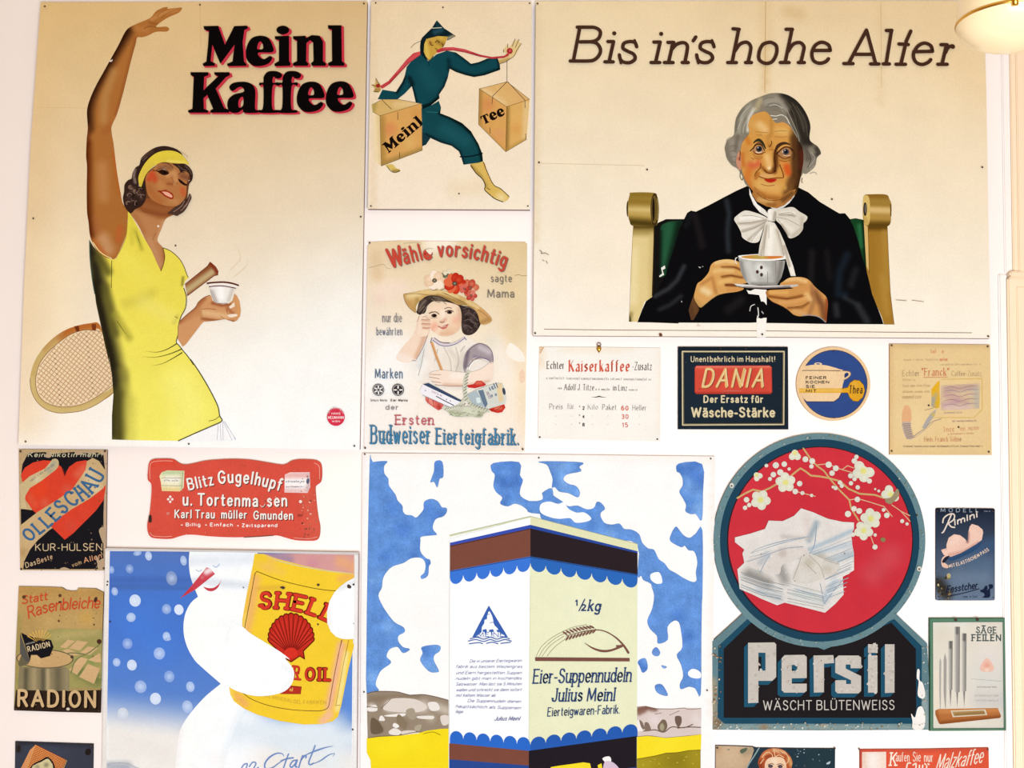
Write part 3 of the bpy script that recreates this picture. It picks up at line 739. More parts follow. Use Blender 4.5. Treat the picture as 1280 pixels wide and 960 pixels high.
def poster_tea():
    crop(0, 0, 1)
    Poster('advertising_poster', 'tea poster of a running porter in dark green carrying two tea boxes', 'poster',
           '464,1.5 665,2 662.6,262 459.8,261', 0.014, base=quadgrad(('e6cba2', 'ecd2ae', 'f7e4cc', 'f7e6cd'), (460, 0, 665, 260)),
           brushes=[B('600,232 570,236', 22, 'e8cfa8', .5), B('466,2 466,260', 8, 'e2c39a', .5), B('560,60 620,120', 60, 'f2d9b6', .5)], edge='9a8a86')
    crop(450, 0, 5.333)
    part('printed_tea_box')
    # right box
    shade('795,592 980,545 1130,662 978,712', 'dcae6c', [B('980,560 1080,650', 12, 'd9a868', .8), B('830,600 960,690', 7, 'e4c088', .8)], 2.5, 0)
    shade('795,592 978,712 972,1012 790,830', 'd9a058', [B('850,700', 16, 'd0824c', .7), B('930,900', 14, 'dc9a60', .8), B('800,600 795,830', 6, '9a7434', .7), B('790,830 972,1012', 5, 'c0904c', .6)], 2.5, 0)
    shade('978,712 1130,662 1110,930 972,1012', 'dcaa60', [B('980,720 975,1000', 6, '8a6428', .8), B('1110,690 1100,920', 7, 'e6c48c', .8), B('1040,860', 12, 'd89a50', .7), B('980,1000 1110,930', 5, 'b08840', .6)], 2.5, 0)
    line('795,592 980,545 1130,662|795,592 978,712 1130,662|978,712 972,1012|795,592 790,830 972,1012 1110,930', .5, '5a4420', 0)
    line('980,375 980,545|980,545 885,640 880,695|985,545 1100,668 1100,720|865,850 868,890|1105,890 1105,930', .7, '4a3c28', 0)
    gl_text('Tee', '822,832 972,766', 14, '160c08', 4)
    part('printed_tea_box', new=True)
    # left box
    shade('85,745 133,772 140,1105 95,1070', 'e6c690', [B('90,760 110,1080', 6, 'f2dcb4', .8)], 3, 0)
    shade('78,700 150,662 250,662 410,690 250,745 133,772 85,745', 'd4ac68', [B('85,740 100,700', 6, 'a08a40', .7), B('240,700 380,690', 8, 'e2c088', .8), B('150,690', 8, 'cfa260', .6)], 2.5, 0)
    shade('133,772 410,690 415,1002 142,1107', 'd8a058', [B('200,860', 15, 'd88650', .8), B('380,760', 13, 'd09048', .7), B('145,790 150,1090', 8, 'a8803c', .8), B('150,1095 410,1000', 7, '9c7c40', .8), B('330,950', 14, 'deae66', .8)], 2.5, 0)
    line('133,772 410,690 415,1002 142,1107 133,772|85,745 133,772|78,700 150,662 250,662 410,690', .5, '5a4420', 0)
    line('150,670 210,728|150,600 150,670|252,745 252,800|264,1012 264,1055', .7, '4a3c28', 0)
    gl_text('Meinl', '190,1024 428,822', 14, '160c08', 4)
    part('printed_porter')
    ink = '123a40'; dk = '08161a'
    # rear leg and foot
    shade('415,860 470,920 440,965 415,975', '16343c', [], 3, 0)
    shade('170,1102 215,1095 240,1120 268,1132 255,1148 225,1148 200,1130', 'd8b860', [B('220,1140 260,1140', 3, '7a5c28', .7)], 2)
    line('180,1108 205,1140 235,1150 268,1138', .8, '3a2c14')
    # front leg
    crop(450, 120, 5.333)
    shade('735,455 820,435 850,510 890,590 940,620 995,672 955,707 900,685 860,655 830,625 835,590 815,550 770,510', 'd9b45c', [B('745,470 800,530 840,600', 4, 'a5823c', .8), B('830,450 870,560', 4, 'e0a850', .7), B('940,680', 12, 'f0d8a0', .8)], 2)
    line('822,440 850,510 890,590 940,620 995,672', .9, '3a2a10'); line('738,460 772,512 815,552 835,595 832,625 862,655 900,685 955,707', 1.1, '3a2a10'); line('845,612 868,625', .8, '3a2a10')
    crop(450, 0, 5.333)
    leg = P('412,722 470,705 525,672 540,715 535,755 600,780 680,820 740,875')
    crop(450, 120, 5.333)
    leg += P('760,270 790,320 815,385 820,435 790,445 690,458 672,400 658,368 610,332 540,312 480,285 440,260 416,235')
    shade(leg, '12444a', [B('535,115 600,140 690,195 760,265 800,340 818,430', 5, '04100f', .95), B('440,262 540,312 610,335 660,372 685,455', 5, '06181c', .95), B('560,220 700,300', 14, '1a545a', .7)], 2, 0)
    line('668,405 740,402 815,382', 1.6, '06181c'); line('440,105 520,110', .8, '2c6a6c')
    crop(450, 0, 5.333)
    jac = '405,348 360,385 312,445 297,510 280,550 240,612 150,598 118,662 250,662 300,622 345,575 355,610 372,685 412,690 414,728 470,705 530,655 527,630 562,580 585,520 598,458 640,480 700,500 760,514 830,502 935,465 932,430 918,388 850,390 790,415 740,425 690,385 640,350 580,338 510,362 475,392 455,408 430,385'
    shade(jac, '10424a', [B('297,510 285,550 245,615', 4, '05161a', .9), B('345,575 358,620 375,688', 4, '05161a', .9), B('598,458 640,480 700,500 760,514 830,502 935,465', 5, '03100f', .95), B('412,722 470,700 530,650', 5, '03100f', .95), B('585,520 560,580 527,630', 4, '05161a', .9), B('590,400 600,460', 5, '07262c', .8), B('640,352 690,387 740,427 790,417 850,392', 4, '061a1e', .8), B('430,480 480,560', 18, '184f56', .7), B('920,390 935,465', 4, '05161a', .8), B('330,520 350,560', 5, '06181c', .9)], 2, 0)
    line('412,705 470,690 528,648', 1.0, '03100f'); line('455,408 462,440', .8, '05161a')
    # left hand
    shade('78,565 100,560 105,520 120,545 135,560 140,590 125,615 90,610 100,590', 'c9a45c', [B('100,600 130,600', 4, '8a6a30', .6)], 1.5)
    line('105,520 118,545 130,565|78,565 105,575|90,610 125,612', .7, '3a2a14'); ell('120,572', 15, 13, '9c2a24')
    # right arm hand
    shade('920,395 958,385 975,355 955,340 962,325 985,292 988,318 1000,312 1035,258 1040,275 1060,258 1058,280 1078,288 1050,345 1030,372 1000,392 965,410 930,425', 'e2c388', [B('925,415 990,395', 4, 'a8843c', .7), B('1000,340', 9, 'd9b070', .6)], 1.6, 0)
    line('1035,258 1015,310|1060,262 1035,318|1076,290 1045,335 1028,372 1000,392 970,412 930,425|985,292 985,320|958,330 958,350', .7, '4a3818'); ell('998,340', 20, 20, 'a42a2c'); ell('1000,338', 10, 10, 'c8484a')
    # face
    shade('440,262 520,238 582,240 575,270 560,305 520,345 490,372 462,402 440,382 425,340 428,295', 'c79c3e', [B('440,290 450,380', 5, 'e0bc58', .8), B('470,290', 5, 'a06a34', .7), B('520,280 560,300', 5, '8a6428', .7), B('540,250', 5, 'd8b04c', .8)], 1.4)
    line('500,285 515,270 530,285|465,275 475,300 490,300|545,290 555,305 548,315|500,320 520,335', .9, '3a2410'); line('440,380 462,402 490,372', .8, '4a3414')
    fill('405,272 442,258 428,295 425,345 445,392 455,408 430,388 402,352 400,310', '0a1a1e')
    # scarf
    shade('402,342 355,355 310,398 250,470 190,540 132,575 148,592 200,558 270,482 330,418 402,366', 'c23c40', [B('400,350 330,400 250,480', 3, 'd8585a', .8), B('330,418 200,558', 3, '8a2026', .7)], 2, 0)
    shade('505,340 530,325 560,316 620,314 700,328 800,364 880,380 960,372 1000,345 990,372 960,386 880,392 800,378 700,350 620,336 560,340 520,352', 'b8343c', [B('560,322 640,322 740,345', 2.5, 'd85a5c', .8), B('560,340 700,350 800,378', 2.5, '7a1c24', .7)], 2, 0)
    # hat
    shade('512,135 560,188 637,238 600,262 580,268 585,244 520,240 440,260 404,272 415,250 480,186', '0c2026', [B('500,215 540,200', 6, '28505c', .8), B('512,140 520,180', 5, '1c3c44', .7), B('590,255 630,240', 4, 'c9b48a', .8)], 1.5, 0)
    line('478,188 545,184', .9, 'cfc8b0'); line('404,274 365,292 338,320', .6, '7a6c50'); line('580,268 637,240', .6, '3a3424')
    crop(0, 0, 1)
    nails('469.7,3.6 662,4 463.7,257.5 659.8,257.5 573.8,242 553.7,9.2', 1.1)
    Poster.cur.finish()
poster_tea()
# ================================================================== poster: old woman with a coffee cup
def poster_old():
    crop(0, 0, 1)
    Poster('advertising_poster', 'wide coffee poster of a smiling old woman in a black jacket holding a cup', 'poster',
           '669.8,1.5 1230,1 1233,120 1236,300 1238.5,423 950,421 666.5,419.5', 0.016,
           base=quadgrad(('ead0a6', 'e9ca9a', 'fdf2e2', 'fdf0dc'), (668, 0, 1236, 400)),
           brushes=[B('957,0 957,120', 14, 'dfc08c', .45), B('957,60 957,110', 5, 'd2ac74', .5), B('1100,0 1101,130', 8, 'dfc090', .4), B('672,0 670,300', 8, 'e2c79c', .5), B('985,14 1000,18', 14, 'd6b27c', .6), B('1180,60 1230,100', 60, 'e8c898', .5), B('880,300 760,330', 120, 'f8e6cc', .5)], edge='9c8c84')
    crop(0, 0, 1)
    part('fold_crease'); line('672,204 806,207', .7, 'd8bc94', 0); part('fold_crease', new=True); line('957,2 956,116', .9, 'c9a06c', 0); part('fold_crease', new=True); line('1101,2 1102,110', .6, 'd0ac78', 0)
    part('printed_border_line'); line('680,411.5 770,412.6 950,413.5 1112,415.2 1215,416', .9, '8a6c50', 0)
    # ---- chair
    part('printed_chair')
    crop(770, 220, 6.4)
    fill('300,395 345,370 400,345 560,345 560,960 500,1180 240,1170 290,950', '141210', 0)
    shade('355,420 400,375 470,360 530,365 505,450 470,600 430,740 390,800 350,790 350,600', '1a4428', [B('420,400 400,560 380,720', 12, '26583a', .9), B('510,380 470,560 420,740', 9, '0e1c14', .9), B('350,450 345,760', 6, '0e1a12', .9)], 2)
    fill('360,735 390,715 395,740 372,752 385,790 350,810 345,800 370,780', 'ece6da', 0)
    post = P('138,398 305,398 305,520 298,800 290,960'); crop(770, 300, 6.4); post += P('290,470 230,490 205,560 172,655 105,653 118,480 122,200'); crop(770, 220, 6.4)
    shade(post, 'e2c98c', [B('140,400 305,400', 12, '4a360c', 1), B('140,450 305,450', 9, 'a58a48', .7), B('290,480 285,960', 8, 'cdb172', .7), B('150,600 140,1000', 10, 'eedaa4', .8), B('120,1100 110,1170', 5, '8a7440', .7)], 2, 0)
    line('305,400 303,520 295,800 290,960', 1.2, '3a2a14', 0); line('138,400 122,720 105,1165', .6, 'a58c58', 0); crop(770, 300, 6.4); fill('105,653 108,590 118,620 122,655', '4a4420'); crop(770, 220, 6.4)
    shade('110,150 125,132 300,134 330,165 342,260 336,360 305,400 140,400 108,360 95,300 92,250 97,200', 'a5853e', [B('110,150 320,150', 8, '8a6c24', .9), B('100,270 280,275', 8, 'd8bc78', .9), B('100,300 280,310', 6, 'c5a258', .7), B('110,370 300,385', 9, '4a3810', .95), B('110,200 270,205', 6, '8a6a24', .7)], 2, 1)
    ell('310,268', 34, 130, '3a2c14', 0, 28); ell('308,268', 26, 112, '6a5426', 0, 28); ell('300,268', 10, 95, '20160a', 0, 24); line('330,180 338,260 330,350', .9, 'a58848')
    fill('86,225 96,200 96,320 88,315 84,270', '4a3a1c', 1)
    crop(940, 220, 6.4); part('printed_chair', new=True)
    shade('780,345 830,338 890,350 920,420 925,740 900,745 850,560 810,420', '16401f', [B('860,400 880,560', 6, '2a6a40', .9), B('890,360 910,700', 4, '0e2010', .9)], 2, 0)
    post = P('905,330 932,402 1082,402 1092,640 1105,900'); crop(940, 300, 6.4); post += P('1138,676 1055,676 1040,620 1000,530 960,430 935,320 915,240'); crop(940, 220, 6.4)
    shade(post, 'a5772c', [B('935,405 1080,405', 9, '5a3c0c', .95), B('960,480 970,960', 10, '9c7026', .7), B('1060,450 1080,900', 7, 'b08638', .7), B('1040,800 1080,1100', 8, 'b4893c', .6)], 2, 0)
    fill('892,320 905,320 925,400 930,560 935,760 915,720 905,560', 'd9b26c'); line('932,402 935,560 938,780', .6, '6a4c18', 0); line('1082,402 1092,640 1108,960 1138,1190', .6, '7a5c24', 0)
    shade('888,190 900,155 930,147 1070,148 1100,185 1116,230 1114,310 1090,400 935,403 905,385 888,330', 'a07c34', [B('930,155 1080,160', 7, '8a6020', .9), B('950,270 1090,275', 9, 'dcb878', .95), B('950,230 1090,235', 4, '9a742c', .6), B('940,395 1090,395', 9, '5a3e10', .95), B('950,330 1100,335', 6, 'b88e44', .7)], 2, 1)
    shade('888,190 905,155 935,170 945,260 940,370 915,395 892,330', 'd8b668', [B('895,330 930,380', 5, 'b89448', .7)], 2, 1)
    ell('905,265', 15, 55, '2a2014', 0, 24); ell('908,262', 8, 38, '6a6058', 0, 20); line('1108,225 1112,320', 1.2, '4a3818', 0)
    # ---- jacket
    part('printed_woman')
    crop(770, 220, 6.4)
    jac = P('1060,75 960,120 860,172 740,236 640,285 600,277 570,295 545,345 505,430 470,560 430,680 395,800 340,900 300,960')
    crop(770, 300, 6.4)
    jac += P('240,490 210,555 172,658 300,660 700,662 1060,662 1130,660')
    crop(940, 300, 6.4)
    jac += P('120,664 400,668 600,672 1052,674 1035,620 1000,530 960,430 940,340 920,260')
    crop(940, 220, 6.4)
    jac += P('915,740 880,640 850,520 810,400 780,340 745,298 700,300 640,265 540,205 450,130 372,92 200,300')
    crop(770, 220, 6.4)
    br = [B('885,200 905,300 890,450 900,600', 6, '2c3236', .8), B('630,320 660,420 690,560', 8, '221c1e', .7), B('600,300 560,400', 6, '18181a', .8)]
    crop(770, 300, 6.4)
    br += [B('310,450 420,390 490,320 545,210', 5, '3a3c40', .8), B('350,555 430,520 520,450', 5, '2c2e30', .8), B('900,560 1000,480', 10, '22201e', .7)]
    crop(940, 300, 6.4)
    br += [B('470,350 480,100', 8, '1e1c1c', .8), B('760,120 700,260 690,430 740,440', 9, '18222c', .8), B('830,240 790,360', 8, '222428', .7), B('670,520 680,600', 7, '303032', .8), B('850,530 920,650', 8, '323436', .8), B('740,460 850,520', 5, '2c2e30', .8), B('600,100 620,300', 7, '1a1818', .8)]
    shade(jac, '0b0a0c', br, 2.5, 0)
    # tears in the paper
    crop(770, 300, 6.4)
    fill('1045,400 1075,408 1110,392 1205,398 1205,520 1160,490 1145,440 1060,430', 'f8f0e6'); fill('1130,560 1150,600 1125,630 1130,665 1200,662 1198,775 1130,778 1128,630', 'f8f0e6')
    fill('1125,625 1205,622 1200,700 1196,780 1128,778 1125,700', 'fbf2e6')
    ell('1100,560', 36, 58, '0d0c0e', .3, 16); ell('1165,560', 42, 70, '0d0c0e', .1, 16); line('1070,570 1080,530 1110,515', 1.0, 'd8d4d0'); line('1135,540 1140,600 1130,630', 1.2, 'e8e2da'); line('1165,570 1180,590', 1, 'c8c4c0')
    fill('658,212 680,218 672,226', 'd9d2c8'); fill('690,208 698,212 694,218', 'd9d2c8'); fill('520,485 532,492 524,500', 'c8c0b4'); fill('660,665 680,690 640,690 655,668', 'e8d8c4')
    # ---- left hand
    crop(770, 300, 6.4)
    shade('580,560 600,500 625,430 660,520 665,560 620,640 600,640', '5a3a24', [B('610,470 640,580', 5, '6c4628', .8)], 1.6, 0)
    shade('655,345 690,320 740,260 760,200 800,170 870,155 940,160 1000,185 1040,225 1062,270 1068,320 1040,345 960,360 975,375 1020,385 1010,400 960,415 880,425 820,440 770,470 720,510 680,540 655,520 625,460 640,380', 'd8a05a',
          [B('800,180 880,165 940,175', 5, 'ecc384', .9), B('850,220 960,220 1040,260', 3, '8a5024', .9), B('790,250 850,240 930,245', 5, 'e8bc78', .9), B('850,295 920,285 1010,300', 3, '8a5024', .9), B('830,340 920,320', 5, 'e6b46c', .9), B('880,360 960,365', 3, '6a2c14', .9), B('700,400 740,420', 8, 'eed09a', .9), B('690,350 770,300 800,420', 4, 'b87c40', .8), B('700,540 820,450', 4, '8a8460', .8), B('900,400 1000,395', 5, 'cf8c4c', .8), B('640,480 690,540', 4, 'b88c50', .6), B('1020,230 1060,310', 4, '9a6434', .7)], 1.3, 1)
    line('830,215 900,210 960,222 1035,270|835,292 900,282 960,290 1020,310|870,355 920,352 965,360|670,345 680,385', .8, '6a3818', 1, (.3, 1, .3))
    # ---- right hand
    crop(940, 300, 6.4)
    shade('225,360 260,325 310,300 400,298 455,320 500,370 545,410 590,450 607,500 600,600 590,660 540,620 460,605 380,610 330,595 290,560 220,520 160,490 120,450 120,405 250,395 330,385', 'cf9250',
          [B('270,320 360,310 430,330', 5, 'edc080', .9), B('140,420 280,420', 4, 'e2aa5e', .9), B('140,450 280,470 400,445', 3, '8a4e20', .9), B('220,500 330,495 420,470', 4, 'dca060', .9), B('290,545 400,540 470,490', 3, '8a5426', .8), B('440,440 470,480', 6, 'e8bc7c', .8), B('500,420 560,520 580,620', 8, '7a4a2c', .9), B('480,370 500,480 460,590', 5, 'a57044', .8), B('340,570 420,590', 5, 'd9a468', .8), B('600,480 595,640', 4, '8a3c1c', .8), B('120,410 120,460', 4, '9a6028', .7)], 1.3, 1)
    line('130,455 200,465 280,470 370,462 440,440|280,540 340,538 420,520 460,490|150,490 220,520 290,555|360,360 430,358', .8, '6a3818', 1, (.3, 1, .3)); line('400,605 470,600 540,620 590,660', .8, '8a94a0')
    # ---- saucer, cup
    part('printed_cup')
    crop(940, 300, 6.4)
    shade('-145,350 -100,352 60,365 240,362 365,355 370,368 300,380 120,388 -40,384 -120,368', 'c9c0b8', [B('-140,354 60,368 240,366', 2, 'ece6dc', .9), B('-60,382 120,386 300,376', 2.5, '6a5a54', .9)], 1.3, 0)
    shade('-110,128 -90,250 -60,320 -20,358 200,360 235,300 255,230 265,165 100,165 -50,160', 'b8b4ac', [B('-90,180 -60,320', 5, '8a8680', .9), B('60,220 100,250', 11, 'eae6de', .9), B('-30,190 20,330', 8, 'd4d0c8', .8), B('180,180 200,340', 7, 'a09a92', .9), B('235,180 210,340', 6, '7c766e', .9), B('0,350 190,355', 4, '8a847c', .8)], 1.4, 0)
    line('190,170 190,270|125,250 125,345', .6, '7a756e', 0)
    ell('75,220 43,255 76,278', 12, 15, '4a3428')
    fill('-110,128 -40,118 60,112 160,114 250,122 278,135 265,150 160,162 40,162 -60,152', 'f4ece0', 1)
    shade('-90,135 -20,122 80,118 180,122 255,135 180,150 60,152 -40,148', 'cc9244', [B('140,140 230,140', 4, 'd8702c', .8), B('20,135 90,140', 5, 'b9a050', .8), B('80,128', 4, 'e0b870', .7)], 1.4, 1)
    line('-110,128 -60,152 40,162 160,162 265,150 278,135', .9, 'fffaf0'); line('-118,140 -132,150 -130,180 -118,190', 1.1, 'e8e4dc')
    # ---- bow and collar
    part('printed_woman')
    crop(770, 220, 6.4)
    shade('1065,95 1090,160 1130,225 1190,270 1215,300 1215,330 1150,290 1100,230 1068,150', 'e9e0d4', [B('1080,150 1150,270', 4, 'fbf4ea', .8)], 1.6, 0)
    shade('945,345 975,310 1020,280 1060,278 1110,292 1160,310 1215,340 1215,370 1180,420 1160,480 1140,525 1095,535 1050,520 1010,490 1000,450 975,400', 'e6dccc', [B('1000,340 1100,330 1190,345', 4, 'f8f0e4', .9), B('980,380 1080,380 1200,350', 3, 'b8aa98', .9), B('1010,440 1110,410 1200,365', 3, 'b5a796', .9), B('1060,510 1130,450 1200,380', 3, 'b0a290', .9), B('1100,500 1160,440', 4, 'f6eee0', .7)], 1.4, 1)
    line('990,380 1090,370 1205,350|1010,450 1100,420 1205,362|1080,525 1130,460 1200,385|1010,320 1090,318 1190,340', .6, '9c8e7c')
    crop(940, 220, 6.4)
    shade('362,95 340,160 300,215 250,255 190,275 160,255 240,240 300,180 350,110', 'dcd6cc', [B('350,120 280,220', 3, 'f6f0e6', .8)], 1.6, 0)
    shade('190,300 215,268 270,255 330,250 380,285 440,322 435,355 412,380 405,430 360,480 300,498 270,450 230,390 190,350', 'ddd2c0', [B('240,300 330,295', 4, 'f2e8d8', .9), B('230,370 320,430', 5, 'eee4d2', .8), B('220,310 300,310 340,320', 2.5, 'a89a86', .9), B('240,390 290,470', 3, 'b5a792', .8), B('400,340 400,420 330,480', 5, 'c2b4a0', .8)], 1.4, 1)
    line('210,350 260,420 290,490|200,330 290,350 380,400|230,300 300,292 330,305 290,318', .6, '9c8e7c')
    shade('110,370 140,362 180,375 220,440 260,530 300,640 330,720 350,800 310,800 280,700 265,640 50,640 60,560 85,460', 'e6dccb', [B('120,400 90,560 70,640', 4, 'b8aa98', .9), B('150,420 140,630', 7, 'f8f0e2', .9), B('200,430 250,620', 4, 'bfb19e', .8), B('280,640 330,780', 3, 'f6eede', .9), B('260,560 300,720', 3, 'a89a86', .8)], 1.4, 0)
    line('118,400 100,520 95,640|205,440 240,560 255,640|135,400 135,500', .6, '9c8e7c')
    shade('128,275 150,262 185,270 192,300 180,360 130,355 125,310', 'eae0d0', [B('185,290 175,350', 3, 'a89a88', .9), B('140,280 145,340', 3, 'faf4e8', .8)], 1.3, 1)
    line('192,290 185,360 130,358', .6, '8a7c6c')
    # ---- head
    crop(880, 100, 7.111)
    shade('500,150 600,118 720,125 820,180 900,280 945,400 940,530 1010,590 1040,650 1005,690 990,760 950,805 905,835 880,830 850,880 780,960 420,960 340,850 300,790 250,760 205,700 190,640 185,600 205,540 245,510 268,480 275,400 290,330 340,250 410,190', '867a68',
          [B('720,130 830,200 910,310 945,420 935,540', 13, '26221c', 1), B('760,230 820,340 870,480 900,560', 13, '2a241e', .95), B('560,200 650,180 720,260', 9, 'a09684', .9), B('580,240 660,230', 6, '7c7466', .8), B('400,230 320,330 310,450', 10, 'a09884', .9), B('440,260 400,340 390,450', 4, 'd9d2c2', .9), B('500,180 460,260', 6, 'b8a880', .8), B('230,560 300,560 260,680', 10, '9a8e7e', .9), B('210,560 200,640 240,720', 5, '7a6e60', .8), B('300,500 280,620', 5, '685e50', .7), B('1000,610 1020,650 960,690', 6, '3a342c', .9), B('940,620 980,720 930,800', 7, '8a8070', .9), B('900,600 920,700', 7, '5a5044', .8), B('340,260 290,350 280,450', 4, '6a6252', .7)], 1.6, 1)
    line('300,340 330,270 400,210|285,420 310,330 370,250|275,470 300,400 330,330|330,480 340,400 380,320|360,480 365,420', .6, '6c6456'); line('320,360 350,290 410,230|300,440 320,380 350,330|350,470 360,400 395,340', .7, 'b8b0a0')
    line('740,200 800,300 830,420 860,520|780,200 850,320 890,460|700,160 780,240|820,230 900,360 920,500', .7, '57503f'); line('730,250 790,380 840,500 845,560|690,310 740,350 790,440 830,510', .9, '9a917e'); line('590,315 640,320 690,310 730,330 760,390|610,350 650,345', .9, 'e6dfcf')
    line('560,215 620,205 680,230 720,290|545,240 620,228 690,270|600,270 660,270 720,320|520,180 560,160 620,155', .6, '6a6254'); line('580,230 640,220 700,250|430,280 400,340 385,460|460,250 420,300', .6, 'd8d0c0')
    line('230,600 260,580 300,600|215,640 260,630 300,650|230,690 270,680 300,700|250,730 285,730', .5, '6a6052'); line('240,510 215,520 200,545', .6, '9a9080'); line('950,640 985,690 960,740 930,770|980,760 940,800|940,830 985,820 1005,840', .8, 'a89e8e'); line('910,620 950,700 920,780|1000,600 1030,640', .8, '4a4238')
    fc = P('402,470 392,400 425,320 500,285 555,285 600,335 640,382 700,375 760,410 800,470 835,530 875,600 885,700 872,800 852,900 835,970 800,1030 720,1070 600,1078 490,1040 405,950 355,860 328,760 322,660 340,560')
    br = [B('430,380 470,420', 10, 'd4a056', .8), B('560,1000 640,1000', 8, 'd08c44', .7), B('360,900 420,980', 9, 'b8682a', .8), B('600,600 570,560', 5, 'b5742e', .6), B('350,600 380,660', 7, 'd08c44', .7), B('600,320 600,470 570,520', 5, 'b5813c', .7), B('500,400 540,440', 9, 'e8bc7c', .9), B('660,450 720,460', 9, 'dfae62', .9), B('400,560 370,500', 6, 'c8772c', .9),
          B('850,480 860,620 870,760 830,960', 17, '3e2410', 1), B('800,520 805,700 800,900', 9, '55341a', .95), B('870,560 880,800', 10, '2e1a0e', .9), B('770,900 730,1010', 9, '6a4220', .85), B('870,640 870,780', 7, '5a2416', .8),
          B('420,760 470,740', 10, 'd2603c', .95), B('400,800 380,880', 9, 'cf7430', .9), B('735,770 745,820', 8, 'd2541f', .95), B('700,740', 6, 'd8803c', .7), B('560,680 580,760', 7, 'e9b874', .95), B('580,785', 4, 'fbe0b0', .9), B('640,650 640,760 620,810', 6, '5a3014', .95), B('520,780 560,820 630,820', 4, '8a4c1c', .8),
          B('520,850 600,850', 6, 'dca868', .8), B('500,930 640,960', 12, 'e0ac60', .9), B('700,930 720,960', 5, 'd9a050', .7), B('430,700 450,720', 6, 'd89c50', .7), B('470,1000 560,1050 680,1060', 7, '9c5c24', .8), B('480,830 460,870', 4, 'a85c24', .8), B('340,660 350,760', 5, 'c06a2c', .8)]
    shade(fc, 'd39648', br, 1.3, 1)
    # ear, earrings
    shade('300,650 320,640 330,720 325,800 300,780 285,720', 'c98a6c', [B('310,700', 3, 'a04c34', .8)], 1.3, 1); line('322,630 318,720', 1.0, '5a2410')
    line('325,815 322,860 340,890 350,860|875,870 868,900 876,915', .9, '6a5c40')
    # neck
    crop(940, 220, 6.4)
    shade('0,150 20,80 100,180 200,190 300,120 352,105 320,180 260,232 200,258 120,245 40,205', 'b07438', [B('60,190 150,205', 6, 'd8a868', .8), B('250,190 320,140', 6, '6a4420', .9), B('130,225 180,230', 4, '8a5424', .7)], 1.4, 0)
    crop(880, 100, 7.111)
    line('470,1000 520,1045 590,1070 680,1062 760,1020', .8, '7a4418')
    # features
    crop(920, 160, 14.12)
    line('310,265 350,228 400,212 440,232 480,282 520,360', 3.2, '33301e', 1, (.4, 1.2, 1, .5)); line('330,300 400,262 470,310', 2.4, '7a4a24', 1, (.3, 1, .4)); line('300,440 390,475 480,460|310,520 400,545 470,520', 1.0, 'b06a30'); line('255,400 300,360 340,300', 1.4, '4a2410', 1)
    fill('280,405 330,340 400,305 460,325 505,395 460,438 400,448 335,438', 'b98458', 1); ell('408,370', 56, 54, '3c3a3a'); ell('410,366', 34, 36, '14181c'); ell('390,345', 12, 12, 'b8bcc0'); line('300,400 350,450 410,462 470,445 520,420', 1.0, '7a3c18'); line('300,370 340,310 400,290 460,315 505,400', 1.2, '3a1c0c')
    line('345,420 400,435 455,420', 1.0, 'f0d8c0')
    line('690,420 730,335 790,285 870,268 950,290', 3.6, '46291a', 1, (.6, 1.2, 1, .4)); line('1000,380 1040,470 1000,560', 2.4, '4a2c16', 1, (.3, 1, .3)); line('760,560 860,590 980,560', 1.0, '9a5424'); fill('735,450 790,380 870,340 950,370 985,440 960,500 880,510 800,500', 'a8744a', 1); ell('882,420', 54, 52, '45424a'); ell('882,416', 32, 34, '14141a'); ell('865,395', 10, 10, 'c8c8cc'); ell('822,420', 12, 18, 'd8c4a0')
    line('720,460 790,380 870,335 950,350 1000,400', 1.4, '3a1810'); line('740,470 800,520 880,535 960,510', 1.2, '6a2c14'); line('830,480 900,490 960,480', .8, 'e6c49a')
    line('690,400 680,520 690,640 700,760', 2.4, '52280f', 1, (.5, 1, .6)); line('620,220 632,270 590,340', .9, '4a2408'); line('560,330 590,300', .6, '8a5420'); line('580,385 680,385', .6, '9a5c24')
    line('340,60 440,75 560,80|680,60 800,50 900,55|670,150 800,160 900,150|360,120 460,130', .6, 'b07c3c')
    line('300,470 380,510 470,500|260,520 320,560|780,540 860,560 960,540', .7, 'a5642c')
    line('440,620 430,700 350,790 335,850', 1.2, '8a4a1c'); line('770,640 830,800 840,880', 1.2, '7a4018')
    line('500,740 540,780 600,800 660,785 700,750', 1.3, '6a3410'); ell('690,760', 20, 16, '3a1c0c')
    line('400,850 470,880 560,900 640,890 740,880 830,880', 1.0, '7a2c10'); fill('500,905 580,905 640,898 720,905 680,945 610,965 550,950', 'bc2a18', 1); line('520,925 600,930 690,920', .6, '8a1808'); line('440,990 560,1020 680,1010', .8, 'a8682c')
    # ---- headline, traced pen strokes, one part for each word
    ink = '452a1e'; W = 4.4
    po = Poster.cur
    def word(px):
        key = ('lettering', 900 + sum(px > t for t in (805, 900, 1045)))
        if key not in po.parts: po.parts[key] = (Acc(), po.ink)
        po.curp = key
    def pen(s, sm, w=W):
        for q in s.split('|'):
            word(P(q)[0][0]); line(q, w, ink, sm, None, False)
    def dot(s, r):
        word(P(s)[0][0]); ell(s, r, r, ink, 0, 14, False)
    crop(680, 10, 4.571)
    pen('205,112 168,303|190,110 205,110', 0)
    pen('205,110 250,110 290,112 318,128 322,152 308,178 275,192 205,194|205,194 270,194 305,205 323,238 315,270 290,295 255,303 150,303', 1)
    pen('365,192 398,192|398,192 372,308|348,308 396,308|628,195 665,195|664,195 638,312|612,312 662,312|708,197 742,197|738,197 712,312|688,312 738,312|790,312 825,312|868,166 853,188|1080,119 1116,122|1113,122 1075,312|1050,312 1100,312|1152,312 1186,312', 0)
    pen('732,235 758,208 795,198 818,212 818,245 805,312|1092,245 1120,207 1158,196 1180,216 1180,248 1166,312', 1)
